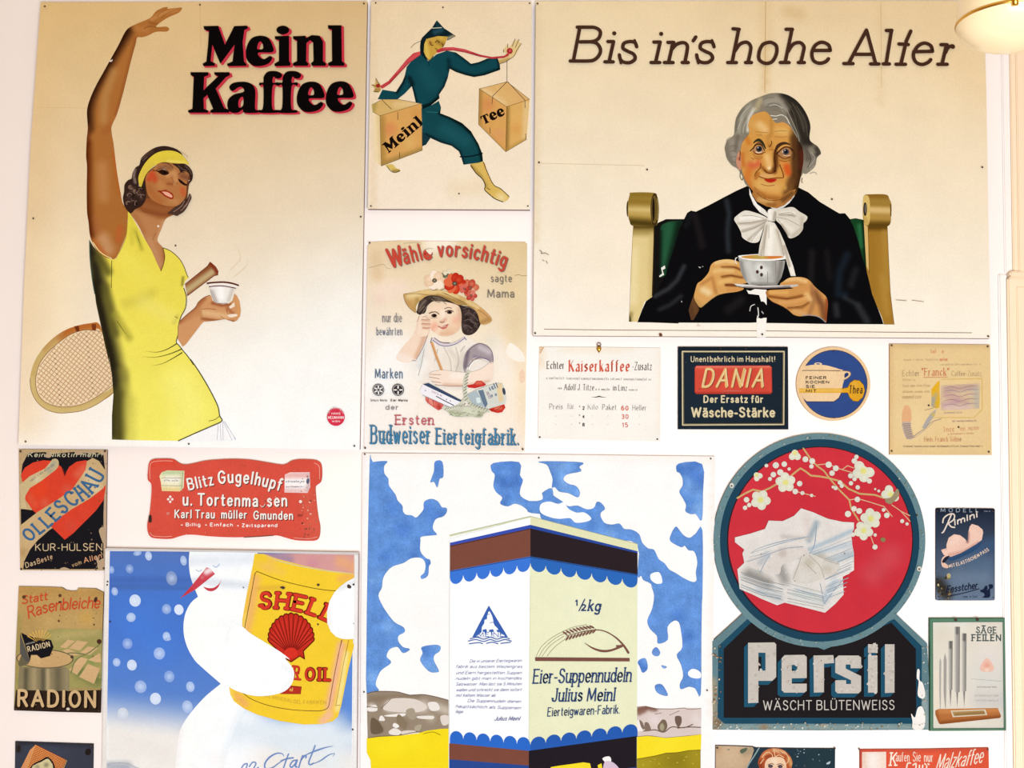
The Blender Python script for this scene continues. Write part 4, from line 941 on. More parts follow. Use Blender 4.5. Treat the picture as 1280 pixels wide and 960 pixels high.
    for ox in (0, 442):
        q = '530,222 520,198 490,192 458,202 452,230 480,248 512,264 521,290 495,311 460,311 438,296 431,268'
        pen(' '.join('%f,%f' % (float(a.split(',')[0]) + ox, float(a.split(',')[1])) for a in q.split()), 1)
        pen('%d,185 %d,222' % (518 + ox, 532 + ox), 0, W*.8); pen('%d,270 %d,315' % (431 + ox, 440 + ox), 0, W*.8)
    dot('402,145', 12); dot('670,148', 12)
    crop(940, 10, 4.571)
    pen('92,197 62,210 42,250 42,295 78,317 116,306 140,262 140,218 114,198 92,197', 1)
    pen('195,122 232,122|229,122 190,312|162,312 213,312|265,312 300,312|345,243 448,243|655,126 552,318|655,126 707,318|590,265 690,265|525,318 578,318|678,320 726,320|768,129 800,128|797,130 767,320|750,320 786,320|908,132 880,195|880,200 851,322|840,206 894,209|823,322 878,322|925,250 1032,248|1080,210 1116,210|1113,210 1086,322|1062,322 1116,322', 0)
    pen('206,250 235,208 274,198 297,220 293,255 279,312|448,243 438,212 400,196 362,214 343,258 352,300 385,316 420,308 438,290|1032,248 1022,216 985,201 947,220 923,265 935,307 970,323 1005,312 1022,295|1106,255 1122,226 1146,216', 1)
    dot('1148,221', 13)
    # ---- scuffs
    part('paper_scuff')
    crop(660, 200, 4.17)
    line('60,470 72,478 68,488 90,485 108,495|75,520 85,528|95,525 102,540', .8, '8a7460', 0)
    part('paper_scuff', new=True); crop(1120, 120, 3); line('0,765 40,768|60,766 105,772', .7, 'a08668', 0)
    part('rust_mark'); crop(770, 300, 6.4); fill('345,750 362,745 372,765 350,772', '8a5a48', 1)
    crop(0, 0, 1)
    nails('673.8,203 669,416.5 1228,209 1235.5,420.5 953,418 672,4.5 809,212 826,418.5 1040,249', 1.3)
    Poster.cur.finish()
poster_old()
# ================================================================== poster: girl with a straw hat and basket
def poster_girl():
    crop(0, 0, 1)
    Poster('advertising_poster', 'stained old pasta poster of a girl in a flowered straw hat with a basket', 'poster',
           '463,302.5 500,301 600,302 656,302.5 659,305 658.5,420 656,564.8 560,564 455,562.5 457,440 459.5,308', 0.005,
           base=quadgrad(('ecd0a6', 'e4c796', 'fdf3ea', 'fbead4'), (458, 300, 658, 470)),
           brushes=[B('540,305 560,304', 22, 'fdf0dc', .9), B('470,320 472,345', 14, 'e2c298', .8), B('480,365 500,360', 22, 'f6dcc8', .8), B('475,375', 14, 'f3d2c0', .6), B('490,440 480,480', 40, 'fffaf5', .8), B('640,320 645,420', 30, 'e6cb9c', .6), B('620,430 630,460', 18, 'fbeee0', .7), B('615,425', 16, 'e2d8c2', .6), B('525,455', 20, 'e4e2dc', .6), B('652,440 655,540', 16, 'f6dcb8', .6), B('500,340 520,330', 20, 'f0d8b4', .6), B('575,555 640,550', 40, 'fbeadb', .6)], grid=5.0, edge='c9b8a8')
    part('paper_stain')
    crop(450, 290, 5.333)
    fill('985,760 1010,740 1080,800 1100,860 1040,860 975,815', 'fdf1e2', 1)
    part('paper_stain', new=True); line('55,240 110,225 155,215 180,240 205,245', .7, 'b8a080'); part('paper_stain', new=True); line('1030,290 1060,285 1080,292 1112,290', .7, 'a58c68'); part('paper_stain', new=True); line('290,75 400,70 400,90', .7, 'bfa888')
    part('paper_stain', new=True); crop(450, 400, 5.333); ell('1080,375', 20, 45, 'f6d2b4')
    # ---- girl
    part('printed_girl')
    crop(450, 290, 5.333)
    # body
    shade('480,700 560,750 640,735 700,690 760,730 800,745 880,790 890,860 880,960 860,1010 640,1060 470,1030 380,1000 350,960 370,880 400,800 430,740', 'f3e6d8', [B('620,860', 22, 'efe0cc', .8), B('690,820 660,940', 8, 'd8cdbd', .7), B('420,880 380,960', 12, 'fbf4ec', .8), B('760,800 800,760', 8, 'e8d8c8', .5), B('600,790 660,860 640,900', 5, 'ddd0c0', .7), B('430,760 390,900', 6, 'd9dcdc', .6)], 2.4, 0)
    # raised forearm
    shade('385,590 400,560 430,545 455,555 470,580 470,640 455,690 420,760 370,850 300,870 240,840 290,760 350,690', 'f6d9c0', [B('440,660 410,760 370,840', 6, 'd8a888', .8), B('400,620 440,600', 6, 'eec0a0', .7), B('260,830 340,860', 10, 'fae8da', .8)], 2, 1)
    line('450,690 420,770 375,850|345,858 375,858', .8, '8a7a8a'); line('410,575 440,570 460,580|405,610 450,605|420,635 455,632|395,560 380,600', .7, 'b8846a')
    # face and hair
    crop(500, 330, 10.667)
    shade('230,600 260,500 340,430 480,420 600,450 700,500 780,540 860,560 1000,590 1060,680 1080,780 1040,870 980,930 900,950 830,900 800,700 700,560 500,500 380,540 340,640 280,680 220,650', '3a2c28', [B('250,600 320,500', 6, '6a5a4c', .9), B('480,470 600,520', 5, '6e5a4a', .9), B('900,640 960,720', 6, '5a4840', .8), B('860,830 940,900', 6, '5c4a46', .8), B('380,450 450,440', 4, '504234', .8)], 1.4, 1)
    rnd = random.Random(5)
    for p in P('880,640 940,620 1000,680 900,720 980,760 860,800 940,830 1020,820 900,890 960,900'):
        line(circ((p[0] + rnd.uniform(-1, 1), p[1]), rnd.uniform(2, 3.6), rnd.uniform(1.5, 2.6), rnd.uniform(0, 3), 10)[:7], .7, rnd.choice(['6e5c54', '1e1412', '4e3e3a']))
    shade('380,560 440,500 560,500 680,520 780,560 815,640 820,760 800,860 740,920 640,960 520,950 420,880 390,780 370,660', 'f4d6b8', [B('740,760 780,720', 9, 'efb498', .8), B('430,860 460,820', 8, 'eeaa8e', .8), B('640,860 780,880 800,800', 8, 'e8bc98', .7), B('570,640 580,760', 5, 'fbe8d4', .8), B('560,770 600,740', 4, 'd89c7c', .7), B('790,600 815,760', 5, 'd8b090', .8), B('420,540 520,510', 6, 'ecd2b4', .7), B('560,930 700,930', 6, 'e0ac88', .7)], 1.2, 1)
    ell('455,688', 38, 26, '57453c'); ell('460,688', 20, 20, '1e1210'); line('380,670 420,645 480,640 520,670', 1.1, '5a3c30'); line('395,715 450,725 505,712', .6, 'b88a70')
    ell('660,645', 36, 22, '57453c'); ell('662,645', 18, 18, '1e1210'); line('600,640 640,620 690,622 715,640', 1.1, '5a3c30'); line('385,660 430,635|590,600 640,580 690,590', .9, '7a5a48')
    line('525,770 560,780 600,765', .9, '9a5c48'); fill('510,830 560,830 600,815 640,805 620,850 570,870', 'd0705e', 1); line('500,830 560,835 650,805', .7, '9a4438'); line('535,836 575,836 615,824', .7, 'f3dcd0')
    # hand at the face
    shade('260,690 300,665 380,660 390,690 340,720 400,740 410,790 400,850 380,900 350,960 240,960 230,860 250,760', 'f6dcc2', [B('300,750 390,760', 3, 'dca888', .8), B('300,800 400,810', 3, 'd8a080', .8), B('310,850 390,860', 3, 'd8a080', .8)], 1.3, 1)
    line('290,740 340,745 400,740|290,795 350,798 405,795|300,850 350,855 400,848|300,710 360,690', .7, 'b07c60')
    # hat
    part('printed_hat')
    shade('45,410 70,395 180,375 300,350 420,335 560,350 700,380 850,440 1000,520 1120,610 1200,690 1228,740 1205,780 1130,810 1070,790 1040,680 980,600 860,550 760,540 640,480 520,430 380,420 280,480 215,560 210,650 130,590 70,510', 'd2a868',
          [B('60,420 90,500 170,590', 8, 'c09458', .8), B('120,430 240,410', 7, 'e8cc94', .9), B('300,370 560,370 760,430', 5, 'e6c98c', .9), B('500,420 700,480 860,540', 4, '9a7840', .8), B('1060,620 1180,720', 9, 'd09c60', .8), B('1080,780 1190,740', 5, 'a87c48', .7), B('230,470 215,600', 5, 'a8884c', .7), B('900,500 1040,580', 4, 'e8cc94', .8)], 1.6, 1)
    line('60,400 200,395 360,412 500,420 640,470 760,540 870,548 1000,590|560,380 700,440 860,510|600,390 760,470 900,540|45,410 70,500 130,590 210,650|1040,610 1120,660 1180,720', .6, '8a6a3c')
    # flowers
    part('printed_flowers')
    def flower(c, cols, r, n, seed, heart):
        rnd = random.Random(seed); (cx, cy) = P(c)[0]
        for i in range(n):
            a = 2*math.pi*i/n + rnd.uniform(-.2, .2); q = (cx + .55*r*math.cos(a), cy + .5*r*math.sin(a))
            shade(circ(q, r*.55, r*.42, a, 12), rnd.choice(cols), [(np.array([q]), r*.4, hx(cols[-1]), .5)], 1.2, 0)
        fill(circ((cx, cy), r*.24, r*.22), heart)
        fill(circ((cx, cy), r*.12, r*.11), '8a8468')
    flower('460,220', ['ecc8a4', 'e8c4a0', 'f0d2b4', 'fae4cc'], 12.5, 7, 1, '5a4a3c')
    flower('640,140', ['a8a078', 'e8d8b8', '6a6a4c', 'f2e6cc'], 6.5, 5, 2, '7a7a5c')
    flower('930,320', ['cf6a4a', 'd88a68', 'c24a34', 'e0a080'], 11, 6, 4, '6a4034')
    flower('950,420', ['b83a34', 'c8584a', 'd87a6a'], 7, 5, 6, '8a2a24')
    flower('730,260', ['cc3820', 'c02c18', 'd84a2c', 'e06a44'], 13, 9, 3, '4a4038')
    flower('860,330', ['b83426', 'a82a20', 'd86a5a'], 6.5, 5, 7, '7a201a')
    line('400,330 440,350 500,340|540,350 600,330', 1.0, 'a8886a'); line('560,120 600,160 640,140', 1.1, '5a6048')
    # strands under the brim
    part('printed_girl'); line('260,600 290,540 350,480|250,640 290,600 330,560|300,650 340,590 380,540|420,470 480,500 540,510|500,460 560,490 620,540|440,440 520,450 600,480', .8, '8a7866'); line('840,600 900,580 960,600 1020,660|860,680 920,650 990,700 1040,760|850,760 920,740 1000,790 1030,860|840,840 900,820 960,860', .8, '6c5c58'); line('880,610 940,600 1000,640|880,720 950,690|870,800 940,780 990,840', .7, '221816')
    # collar, sleeve
    part('printed_girl')
    crop(450, 290, 5.333)
    line('485,715 530,745 580,752 640,738 695,705', 2.6, 'e0d2d4'); line('485,720 530,752 580,760 640,745 698,708|495,705 540,735 600,740', .9, '7a6a88'); line('480,705 470,740|695,700 710,720', .8, '6a5a70')
    shade('700,820 730,775 790,742 840,755 880,800 890,850 880,885 840,850 790,835 745,850 715,900 700,940 688,890', 'a8999c', [B('720,800 700,900', 4, '6e6068', .8), B('800,770 860,800', 6, 'd0c4c6', .8), B('760,830 860,850', 3, '8a7890', .7)], 1.8, 1)
    line('705,830 735,780 790,745 845,758 880,800 888,860|720,900 760,850 820,840 870,870', .7, '6a5470'); line('725,940 735,890 780,855 840,855 880,890', 1.6, 'fbf2ea')
    line('560,770 600,850 610,930|640,770 660,860 640,930|430,780 410,880 390,960|520,780 500,860|700,760 670,800', .8, 'cfc2b4'); line('480,740 510,830 545,920', 3.2, 'dfa66e', 0); line('476,742 540,922', .6, 'b88050', 0)
    # arm across
    crop(450, 400, 5.333)
    shade('460,360 540,335 640,345 720,350 800,330 880,280 890,340 880,400 800,430 720,440 640,445 560,440 500,425', 'f8e0cc', [B('560,430 700,440 860,410', 4, 'dcb49c', .8), B('620,370 700,370', 8, 'fdeee0', .8)], 2, 1)
    line('465,362 540,365|462,380 530,392|480,410 540,418|500,432 600,440 690,440', .7, 'a87c64'); line('730,270 800,262 880,290', .6, 'c8a890')
    # ---- basket
    part('printed_basket')
    crop(530, 460, 10.667)
    shade('20,380 80,380 160,440 260,490 250,540 190,565 120,520 50,470 20,430', 'd8645a', [B('60,400 120,480', 4, 'f0a090', .8), B('200,520', 5, 'b83430', .8)], 1.4, 0); line('60,390 50,460|120,430 130,520|190,470 210,560', .8, 'a83a34')
    shade('570,230 660,215 700,170 770,170 830,220 800,240 680,270 590,260', 'c8302c', [B('700,200 760,200', 4, 'e07a5c', .8)], 1.4, 0)
    shade('860,550 920,530 1070,480 1085,530 1040,590 980,600 900,580', 'cc3428', [B('960,540 1020,530', 4, 'e88868', .8)], 1.4, 0); line('860,552 960,560 1050,500', .6, '7a1c18')
    fill('-10,210 60,200 500,440 490,460 400,520 330,520 -20,360 -60,300', 'f4eef0'); fill('-10,215 60,200 500,430 500,455 430,430 0,225', '3c4a64'); line('-20,360 340,520', .7, '8a8488', 0); line('160,375 280,440 400,500', 1.2, '57606a', 0); scrawl('100,320 260,395', 3, 'b88aa0')
    for x, y in ((20, 300), (300, 420), (350, 440)): ell('%d,%d' % (x, y), 10, 8, 'a89aa8')
    fill('580,350 700,290 860,230 1000,200 1060,230 1100,400 1080,480 860,545 800,530 640,480', 'd9d8cc', 0); fill('580,350 700,300 830,530 760,510 640,480', 'b0bcc0'); fill('690,400 740,390 760,460 710,470', 'dce8e4'); fill('720,300 790,290 850,480 820,530 790,480', '6a7a8c'); fill('960,215 1040,205 1060,440 1000,460', 'e6cca0'); ell('1066,310', 20, 50, '3a4654', -.2)
    scrawl('880,300 1000,250', 6, '5a6c84', 1, .22); scrawl('900,390 1010,360', 5, '6a7a90', 2, .2); scrawl('830,330 870,420', 5, 'b09aa0', 3, .2)
    shade('250,540 330,530 600,510 860,560 800,610 760,660 620,650 480,655 380,640 320,590', 'cdc9b4', [B('360,600 480,620', 6, '9aa078', .7), B('560,560 700,600', 7, 'dce0c0', .7), B('700,650 800,600', 5, 'a8a888', .7)], 1.6, 1)
    line('600,50 560,110 545,200 545,320 560,420', 4.4, 'd0cdb8'); line('560,400 460,500 360,540 260,530', 4.0, 'd4d0bc'); line('570,400 640,500 740,545 860,570', 4.0, 'cfccb4')
    for i in range(9):
        y = 80 + i * 42; x = 575 - i * 4 if i < 5 else 548 + (i-5) * 5
        line('%d,%d %d,%d' % (x - 22, y + 18, x + 22, y - 14), .8, '6a7058', 0, None, i == 0)
    for i in range(8):
        x = 290 + i * 36; y = 540 - i * 8
        line('%d,%d %d,%d' % (x - 14, y + 16, x + 16, y - 14), .7, '7a8064', 0, None, False)
    for i in range(8):
        x = 600 + i * 34; y = 470 + i * 13
        line('%d,%d %d,%d' % (x - 14, y + 16, x + 16, y - 14), .7, '7a8064', 0, None, False)
    rnd = random.Random(9)
    for i in range(26):
        x = rnd.uniform(360, 780); y = rnd.uniform(575, 640); line('%f,%f %f,%f %f,%f' % (x-18, y+6, x, y-8, x+18, y+6), .6, rnd.choice(['8a9070', 'a8a888', 'e4e8cc']), 1, None, False)
    # ---- lettering
    part('lettering')
    crop(450, 290, 5.333)
    red = 'c84838'; sh = '8a7060'
    for c, off in ((sh, (.9, .9)), (red, None)):
        text('W', '200,236 300,208', 22, c, .22, 0, 0, None, .2, off); text('ähl', '295,212 420,180', 19, c, .22, 0, 0, None, .22, off)
        text('e', '424,182 484,172', 15, c, .24, 0, 0, None, .2, off)
        text('vorsichtig', '518,163 620,160 720,172 840,196 968,236', 18, c, .2, 0, 0, None, .16, off)
    fill('440,118 486,112 480,135 470,150 455,140', 'f6e6cc', 1)
    for s, b, h in (('sagte', '872,333 1014,333', 9), ('Mama', '850,436 1030,436', 9.5)): text(s, b, h, '7a7268', .13)
    text('nur die', '150,600 280,600', 10.5, '7a7880', .13, 0, .06); text('bewährten', '110,688 282,688', 9.5, '6a7488', .15, 0, .04)
    crop(450, 400, 5.333)
    text('Marken', '100,388 285,388', 11.5, '54708a', .15, 0, .05)
    ell('123,466', 39, 40, '4a4a4e', 0, 24); ell('254,466', 40, 40, '3a3436', 0, 24)
    for cx in (123, 254):
        for i in range(6 if cx == 123 else 4):
            a = 2*math.pi*i/(6 if cx == 123 else 4) + .5*(cx == 123); ell('%f,%f' % (cx + 18*math.cos(a), 466 + 18*math.sin(a)), 12, 5, 'f6efe8', a, 10, False)
        line(circ((450 + cx/5.333, 400 + 466/5.333), 6.2, 6.3, 0, 24) + circ((450 + cx/5.333, 400 + 466/5.333), 6.2, 6.3, 0, 24)[:1], .5, 'e8e0d8', 0, None, False)
    text('Schutz-Marke', '70,543 182,543', 2.6, '5a5250', .2); text('Eier-Marke', '205,543 318,543', 2.6, '3a3230', .24)
    text('der', '170,597 258,597', 5.2, '8a8488', .16, 0, .1); text('Ersten', '236,698 492,698', 11.5, 'c4606a', .13, 0, .12)
    for c, off in (('3a4a58', (.7, .5)), ('4382aa', None)):
        text('Budweiser', '70,822 468,822', 22, c, .13, 0, .07, None, .24, off); text('Eierteigfabrik.', '505,826 1060,830', 19, c, .145, 0, .07, None, .22, off)
    crop(0, 0, 1)
    nails('462,303.5 456.5,560 653.5,561.5', 1.3)
    Poster.cur.finish()
poster_girl()

# ================================================================== price card
def card_kaiser():
    crop(660, 420, 6.856)
    Poster('price_card', 'small cream coffee price card with red gothic lettering hanging from a brass clip', 'card',
           '98,92 620,96 1140,103 1137,500 1133,903 600,893 85,880 92,480', 0.004, base='fbf3e8', brushes=[B('98,100 110,250', 10, 'f3ddc0', .8), B('300,110 900,110', 8, 'f9ead4', .8), B('1130,120 1130,800', 6, 'f6e8d6', .7)], edge='d8cbb8')
    part('torn_corner'); fill('98,92 140,95 120,130 100,150', 'e9c9a4'); line('105,150 125,105 138,98', .7, 'c8906a', 0)
    part('lettering')
    ink = '57483f'; nb = (math.radians(40), .25)
    text('Echter', '160,280 312,280', 9, ink, .28, 0, .05, nb, .16); text('Kaiserkaffee', '348,302 872,302', 13.5, 'd8604a', .34, 0, .06, nb, .2); text('-Zusatz', '892,290 1062,292', 9.5, ink, .27, 0, .05, nb, .16)
    scrawl('158,370 1058,382', 3.4, '9c8f88')
    text('von', '255,455 290,455', 2.6, ink, .2); text('Adolf J. Titze', '308,462 566,466', 7.4, '6a5c54', .24, 0, .05, nb, .16); scrawl('580,466 705,468', 3.4, '8a7c74'); text('in Linz', '728,466 850,468', 6.8, '6a5c54', .24, 0, .05, nb, .16); scrawl('866,468 945,470', 2.6, '8a7c74')
    line('535,522 580,524 608,518 640,524 680,524', 1.1, '5a4e48', 1, (0, .6, 1.5, .6, 0))
    text('Preis', '182,626 298,626', 6.4, '9a8c84', .17, 0, .04, nb, .14); text('für', '336,624 396,624', 6.4, 'a89c94', .17, 0, .04, nb, .14); text('Kilo', '512,628 600,628', 6, 'a89c94', .17, 0, .04, nb); text('Paket', '636,632 758,632', 6.6, '8a7c74', .17, 0, .04, nb); text('Heller', '895,636 1015,636', 6.4, '9a8c84', .17, 0, .04, nb)
    red = 'da7462'
    text('60', '798,635 862,635', 5, red, .24, 0, .06); text('30', '800,708 862,708', 5, red, .2, 0, .06); text('15', '806,780 858,780', 5, red, .2, 0, .06)
    for y, d in ((630, '2'), (704, '4'), (772, '8')):
        text(d, '466,%d 486,%d' % (y, y), 3.6, '4a3e3a', .24); line('438,%d 446,%d' % (y - 32, y - 20), .9, '7a6c68', 0)
    for y in (696, 768):
        for x in (238, 372, 550, 684, 955): text('"', '%d,%d %d,%d' % (x - 6, y, x + 8, y), 1.6, '9c9088', .4)
    crop(660, 420, 6.856)
    nails('101,867 1108,884', 1.2)
    # brass clip and ring
    po = Poster.cur; c = wall_at(748.7, 436.5, po.z); r = wall_at(748.7, 431, po.z)
    def child(name, bm, mat):
        me = bpy.data.meshes.new(name); bm.to_mesh(me); bm.free(); me.materials.append(mat)
        for q in me.polygons: q.use_smooth = True
        o = bpy.data.objects.new(name, me); COL.objects.link(o); o.parent = po.root; o.matrix_parent_inverse = Matrix.Translation(-Vector(po.root.location))
    bm = bmesh.new(); n, m = 24, 8
    vs = [[bm.verts.new((r.x + (0.0042 + .0009*math.cos(2*math.pi*j/m))*math.cos(2*math.pi*i/n), -po.z - .002 + .0009*math.sin(2*math.pi*j/m), r.z + (0.0042 + .0009*math.cos(2*math.pi*j/m))*math.sin(2*math.pi*i/n))) for j in range(m)] for i in range(n)]
    for i in range(n):
        for j in range(m): bm.faces.new((vs[i][j], vs[(i+1) % n][j], vs[(i+1) % n][(j+1) % m], vs[i][(j+1) % m]))
    child('ring', bm, M_NAIL)
    bm = bmesh.new()
    prof = [(-.0026, .008), (.0026, .008), (.0058, .001), (.0034, -.004), (0, -.0085), (-.0034, -.004), (-.0058, .001)]
    f0 = [bm.verts.new((c.x + x, -po.z - .0025, c.z + z)) for x, z in prof]; f1 = [bm.verts.new((c.x + x, -po.z, c.z + z)) for x, z in prof]
    cv = bm.verts.new((c.x, -po.z - .004, c.z))
    for i in range(7): bm.faces.new((f0[i], f0[(i+1) % 7], cv)); bm.faces.new((f1[i], f1[(i+1) % 7], f0[(i+1) % 7], f0[i]))
    child('brass_clip', bm, M_BRASS)
    Poster.cur.finish()
card_kaiser()
# ================================================================== dark blue embossed sign
def ring_relief(name, outer, inner, h0, h1, mat, colr):
    """raised moulding between two outlines (photo pixels), from height h0 to h1 above the wall"""
    po = Poster.cur; acc = Acc()
    a, b = np.array(P(outer)), np.array(P(inner)); m = (a*.5 + b*.5); n = len(a)
    V = np.r_[wall_np(a, h0), wall_np(a*.75 + b*.25, h1), wall_np(a*.25 + b*.75, h1), wall_np(b, h0)]
    F = []
    for k in range(3):
        for i in range(n): F.append((k*n + i, (k+1)*n + i, (k+1)*n + (i+1) % n, k*n + (i+1) % n))
    C = np.tile(s2l(hx(colr)), (4*n, 1)) / illum(np.r_[a, a, b, b])
    acc.add(V, F, np.clip(C, 0, .93)); po.link(name, acc, mat)
def sign_dania():
    crop(835, 420, 4.923)
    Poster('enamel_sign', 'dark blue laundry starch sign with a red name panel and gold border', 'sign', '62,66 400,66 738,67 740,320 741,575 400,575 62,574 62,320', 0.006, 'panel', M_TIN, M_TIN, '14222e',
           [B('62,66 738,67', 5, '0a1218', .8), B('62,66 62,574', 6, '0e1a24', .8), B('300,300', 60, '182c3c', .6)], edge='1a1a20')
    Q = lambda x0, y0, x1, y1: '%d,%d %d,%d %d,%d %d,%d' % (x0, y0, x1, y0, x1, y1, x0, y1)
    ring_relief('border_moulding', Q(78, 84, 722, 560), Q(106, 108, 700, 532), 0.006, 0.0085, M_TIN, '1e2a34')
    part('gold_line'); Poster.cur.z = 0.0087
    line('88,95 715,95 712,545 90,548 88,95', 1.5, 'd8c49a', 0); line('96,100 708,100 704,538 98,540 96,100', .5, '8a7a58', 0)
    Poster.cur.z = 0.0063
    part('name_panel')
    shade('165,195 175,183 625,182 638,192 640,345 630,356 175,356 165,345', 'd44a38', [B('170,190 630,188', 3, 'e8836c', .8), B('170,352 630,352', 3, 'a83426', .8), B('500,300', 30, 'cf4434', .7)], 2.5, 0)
    line('165,195 175,183 625,182 638,192 640,345 630,356 175,356 165,345 165,195', .7, '9c3020', 0)
    part('lettering')
    for c, off in (('6a2a18', (.8, .6)), ('e0b26c', None)):
        text('DANIA', '205,312 588,312', 22, c, .2, .22, 0, None, .26, off)
    text('DANIA', '208,309 590,309', 21, 'ead0a0', .06, .22, 0, None, .26)
    scrawl('345,340 455,340', 1.6, 'c08070')
    cr = 'e0cda4'
    text('Unentbehrlich im Haushalt!', '140,158 660,158', 6.8, cr, .17, 0, .02); text('Der Ersatz für', '218,408 586,408', 8, cr, .24); 
    text('Wäsche-Stärke', '142,496 658,496', 11, '6a6048', .22, 0, 0, None, .12, (.7, .5)); text('Wäsche-Stärke', '142,496 658,496', 11, cr, .2, 0, 0, None, .12)
    part('paint_chip', new=False); crop(835, 420, 4.923); specks((849, 435, 984, 536), 26, .7, ['6a7078', '8a8478', '303c48'], 11)
    nails('322,78 478,78', 1.0)
    Poster.cur.finish()
sign_dania()

# ================================================================== round sign with a pot
def sign_thea():
    crop(835, 420, 4.923)
    ctr = (1041.7, 479.8)
    Poster('round_tin_sign', 'round blue margarine sign with a cream pot and yellow spoon', 'sign', circ(ctr, 46.3, 46.2, 0, 56), 0.006, 'panel', M_TIN, M_TIN, 'efc898', [], 4, edge='b89468')
    part('blue_field'); fill(circ((1042.2, 480), 41.6, 42.2, 0, 48), '2f4a86')
    part('rim_line'); line(circ((1042.2, 480), 41.8, 42.4, 0, 48) + circ((1042.2, 480), 41.8, 42.4, 0, 48)[:1], .7, '4a3020', 0)
    part('printed_pot')
    # pot body runs off into the rim on the left
    fill('836,205 850,190 900,180 930,178 990,185 1040,198 1065,212 1118,218 1125,235 1110,255 1085,268 1075,300 1070,340 1050,380 1020,402 855,402 835,385 812,345 806,290 815,240', 'f0cb9c', 0)
    fill('840,188 870,180 920,176 980,182 1040,200 1066,212 830,212', 'f0cb9c', 1)
    line('828,212 950,212 1062,214', .9, '5a4434', 0); ell('924,172', 24, 9, 'f0cb9c'); ell('924,172', 13, 4, '3a5490'); line('1070,214 1115,219 1124,238 1105,260 1080,272', .8, 'a07848'); fill('1088,232 1105,226 1112,238 1098,252 1086,256', '24386a', 1)
    line('855,404 1020,404 1052,382 1072,342', .7, '3a2c2c', 0)
    part('printed_spoon')
    shade('806,322 1068,322 1105,315 1120,285 1145,268 1180,272 1205,300 1212,335 1200,375 1170,402 1140,400 1118,378 1105,350 1068,350 808,350', 'e0a024', [B('810,335 1060,335', 4, 'f0c060', .9), B('1150,300', 8, 'e8b040', .7)], 2, 0)
    line('1068,324 1105,317 1120,287 1145,270 1180,274 1205,302 1212,337 1200,377 1170,403 1140,401 1118,379 1105,350 1068,350', .6, '5a3c14', 0)
    part('lettering')
    text('Thea', '1112,352 1196,352', 9.5, '241a18', .19, .05, .05)
    for i, s in enumerate(('FEINER', 'KOCHEN', 'SIE', 'MIT')):
        y = 264 + 27*i; x1 = (975, 992, 905, 915)[i]; text(s, '848,%d %d,%d' % (y, x1, y), 3.0, '2a1e1c', .26, 0, .12)
    nails('1020,90 1022,502', 1.1, 'rivet')
    Poster.cur.finish()
sign_thea()

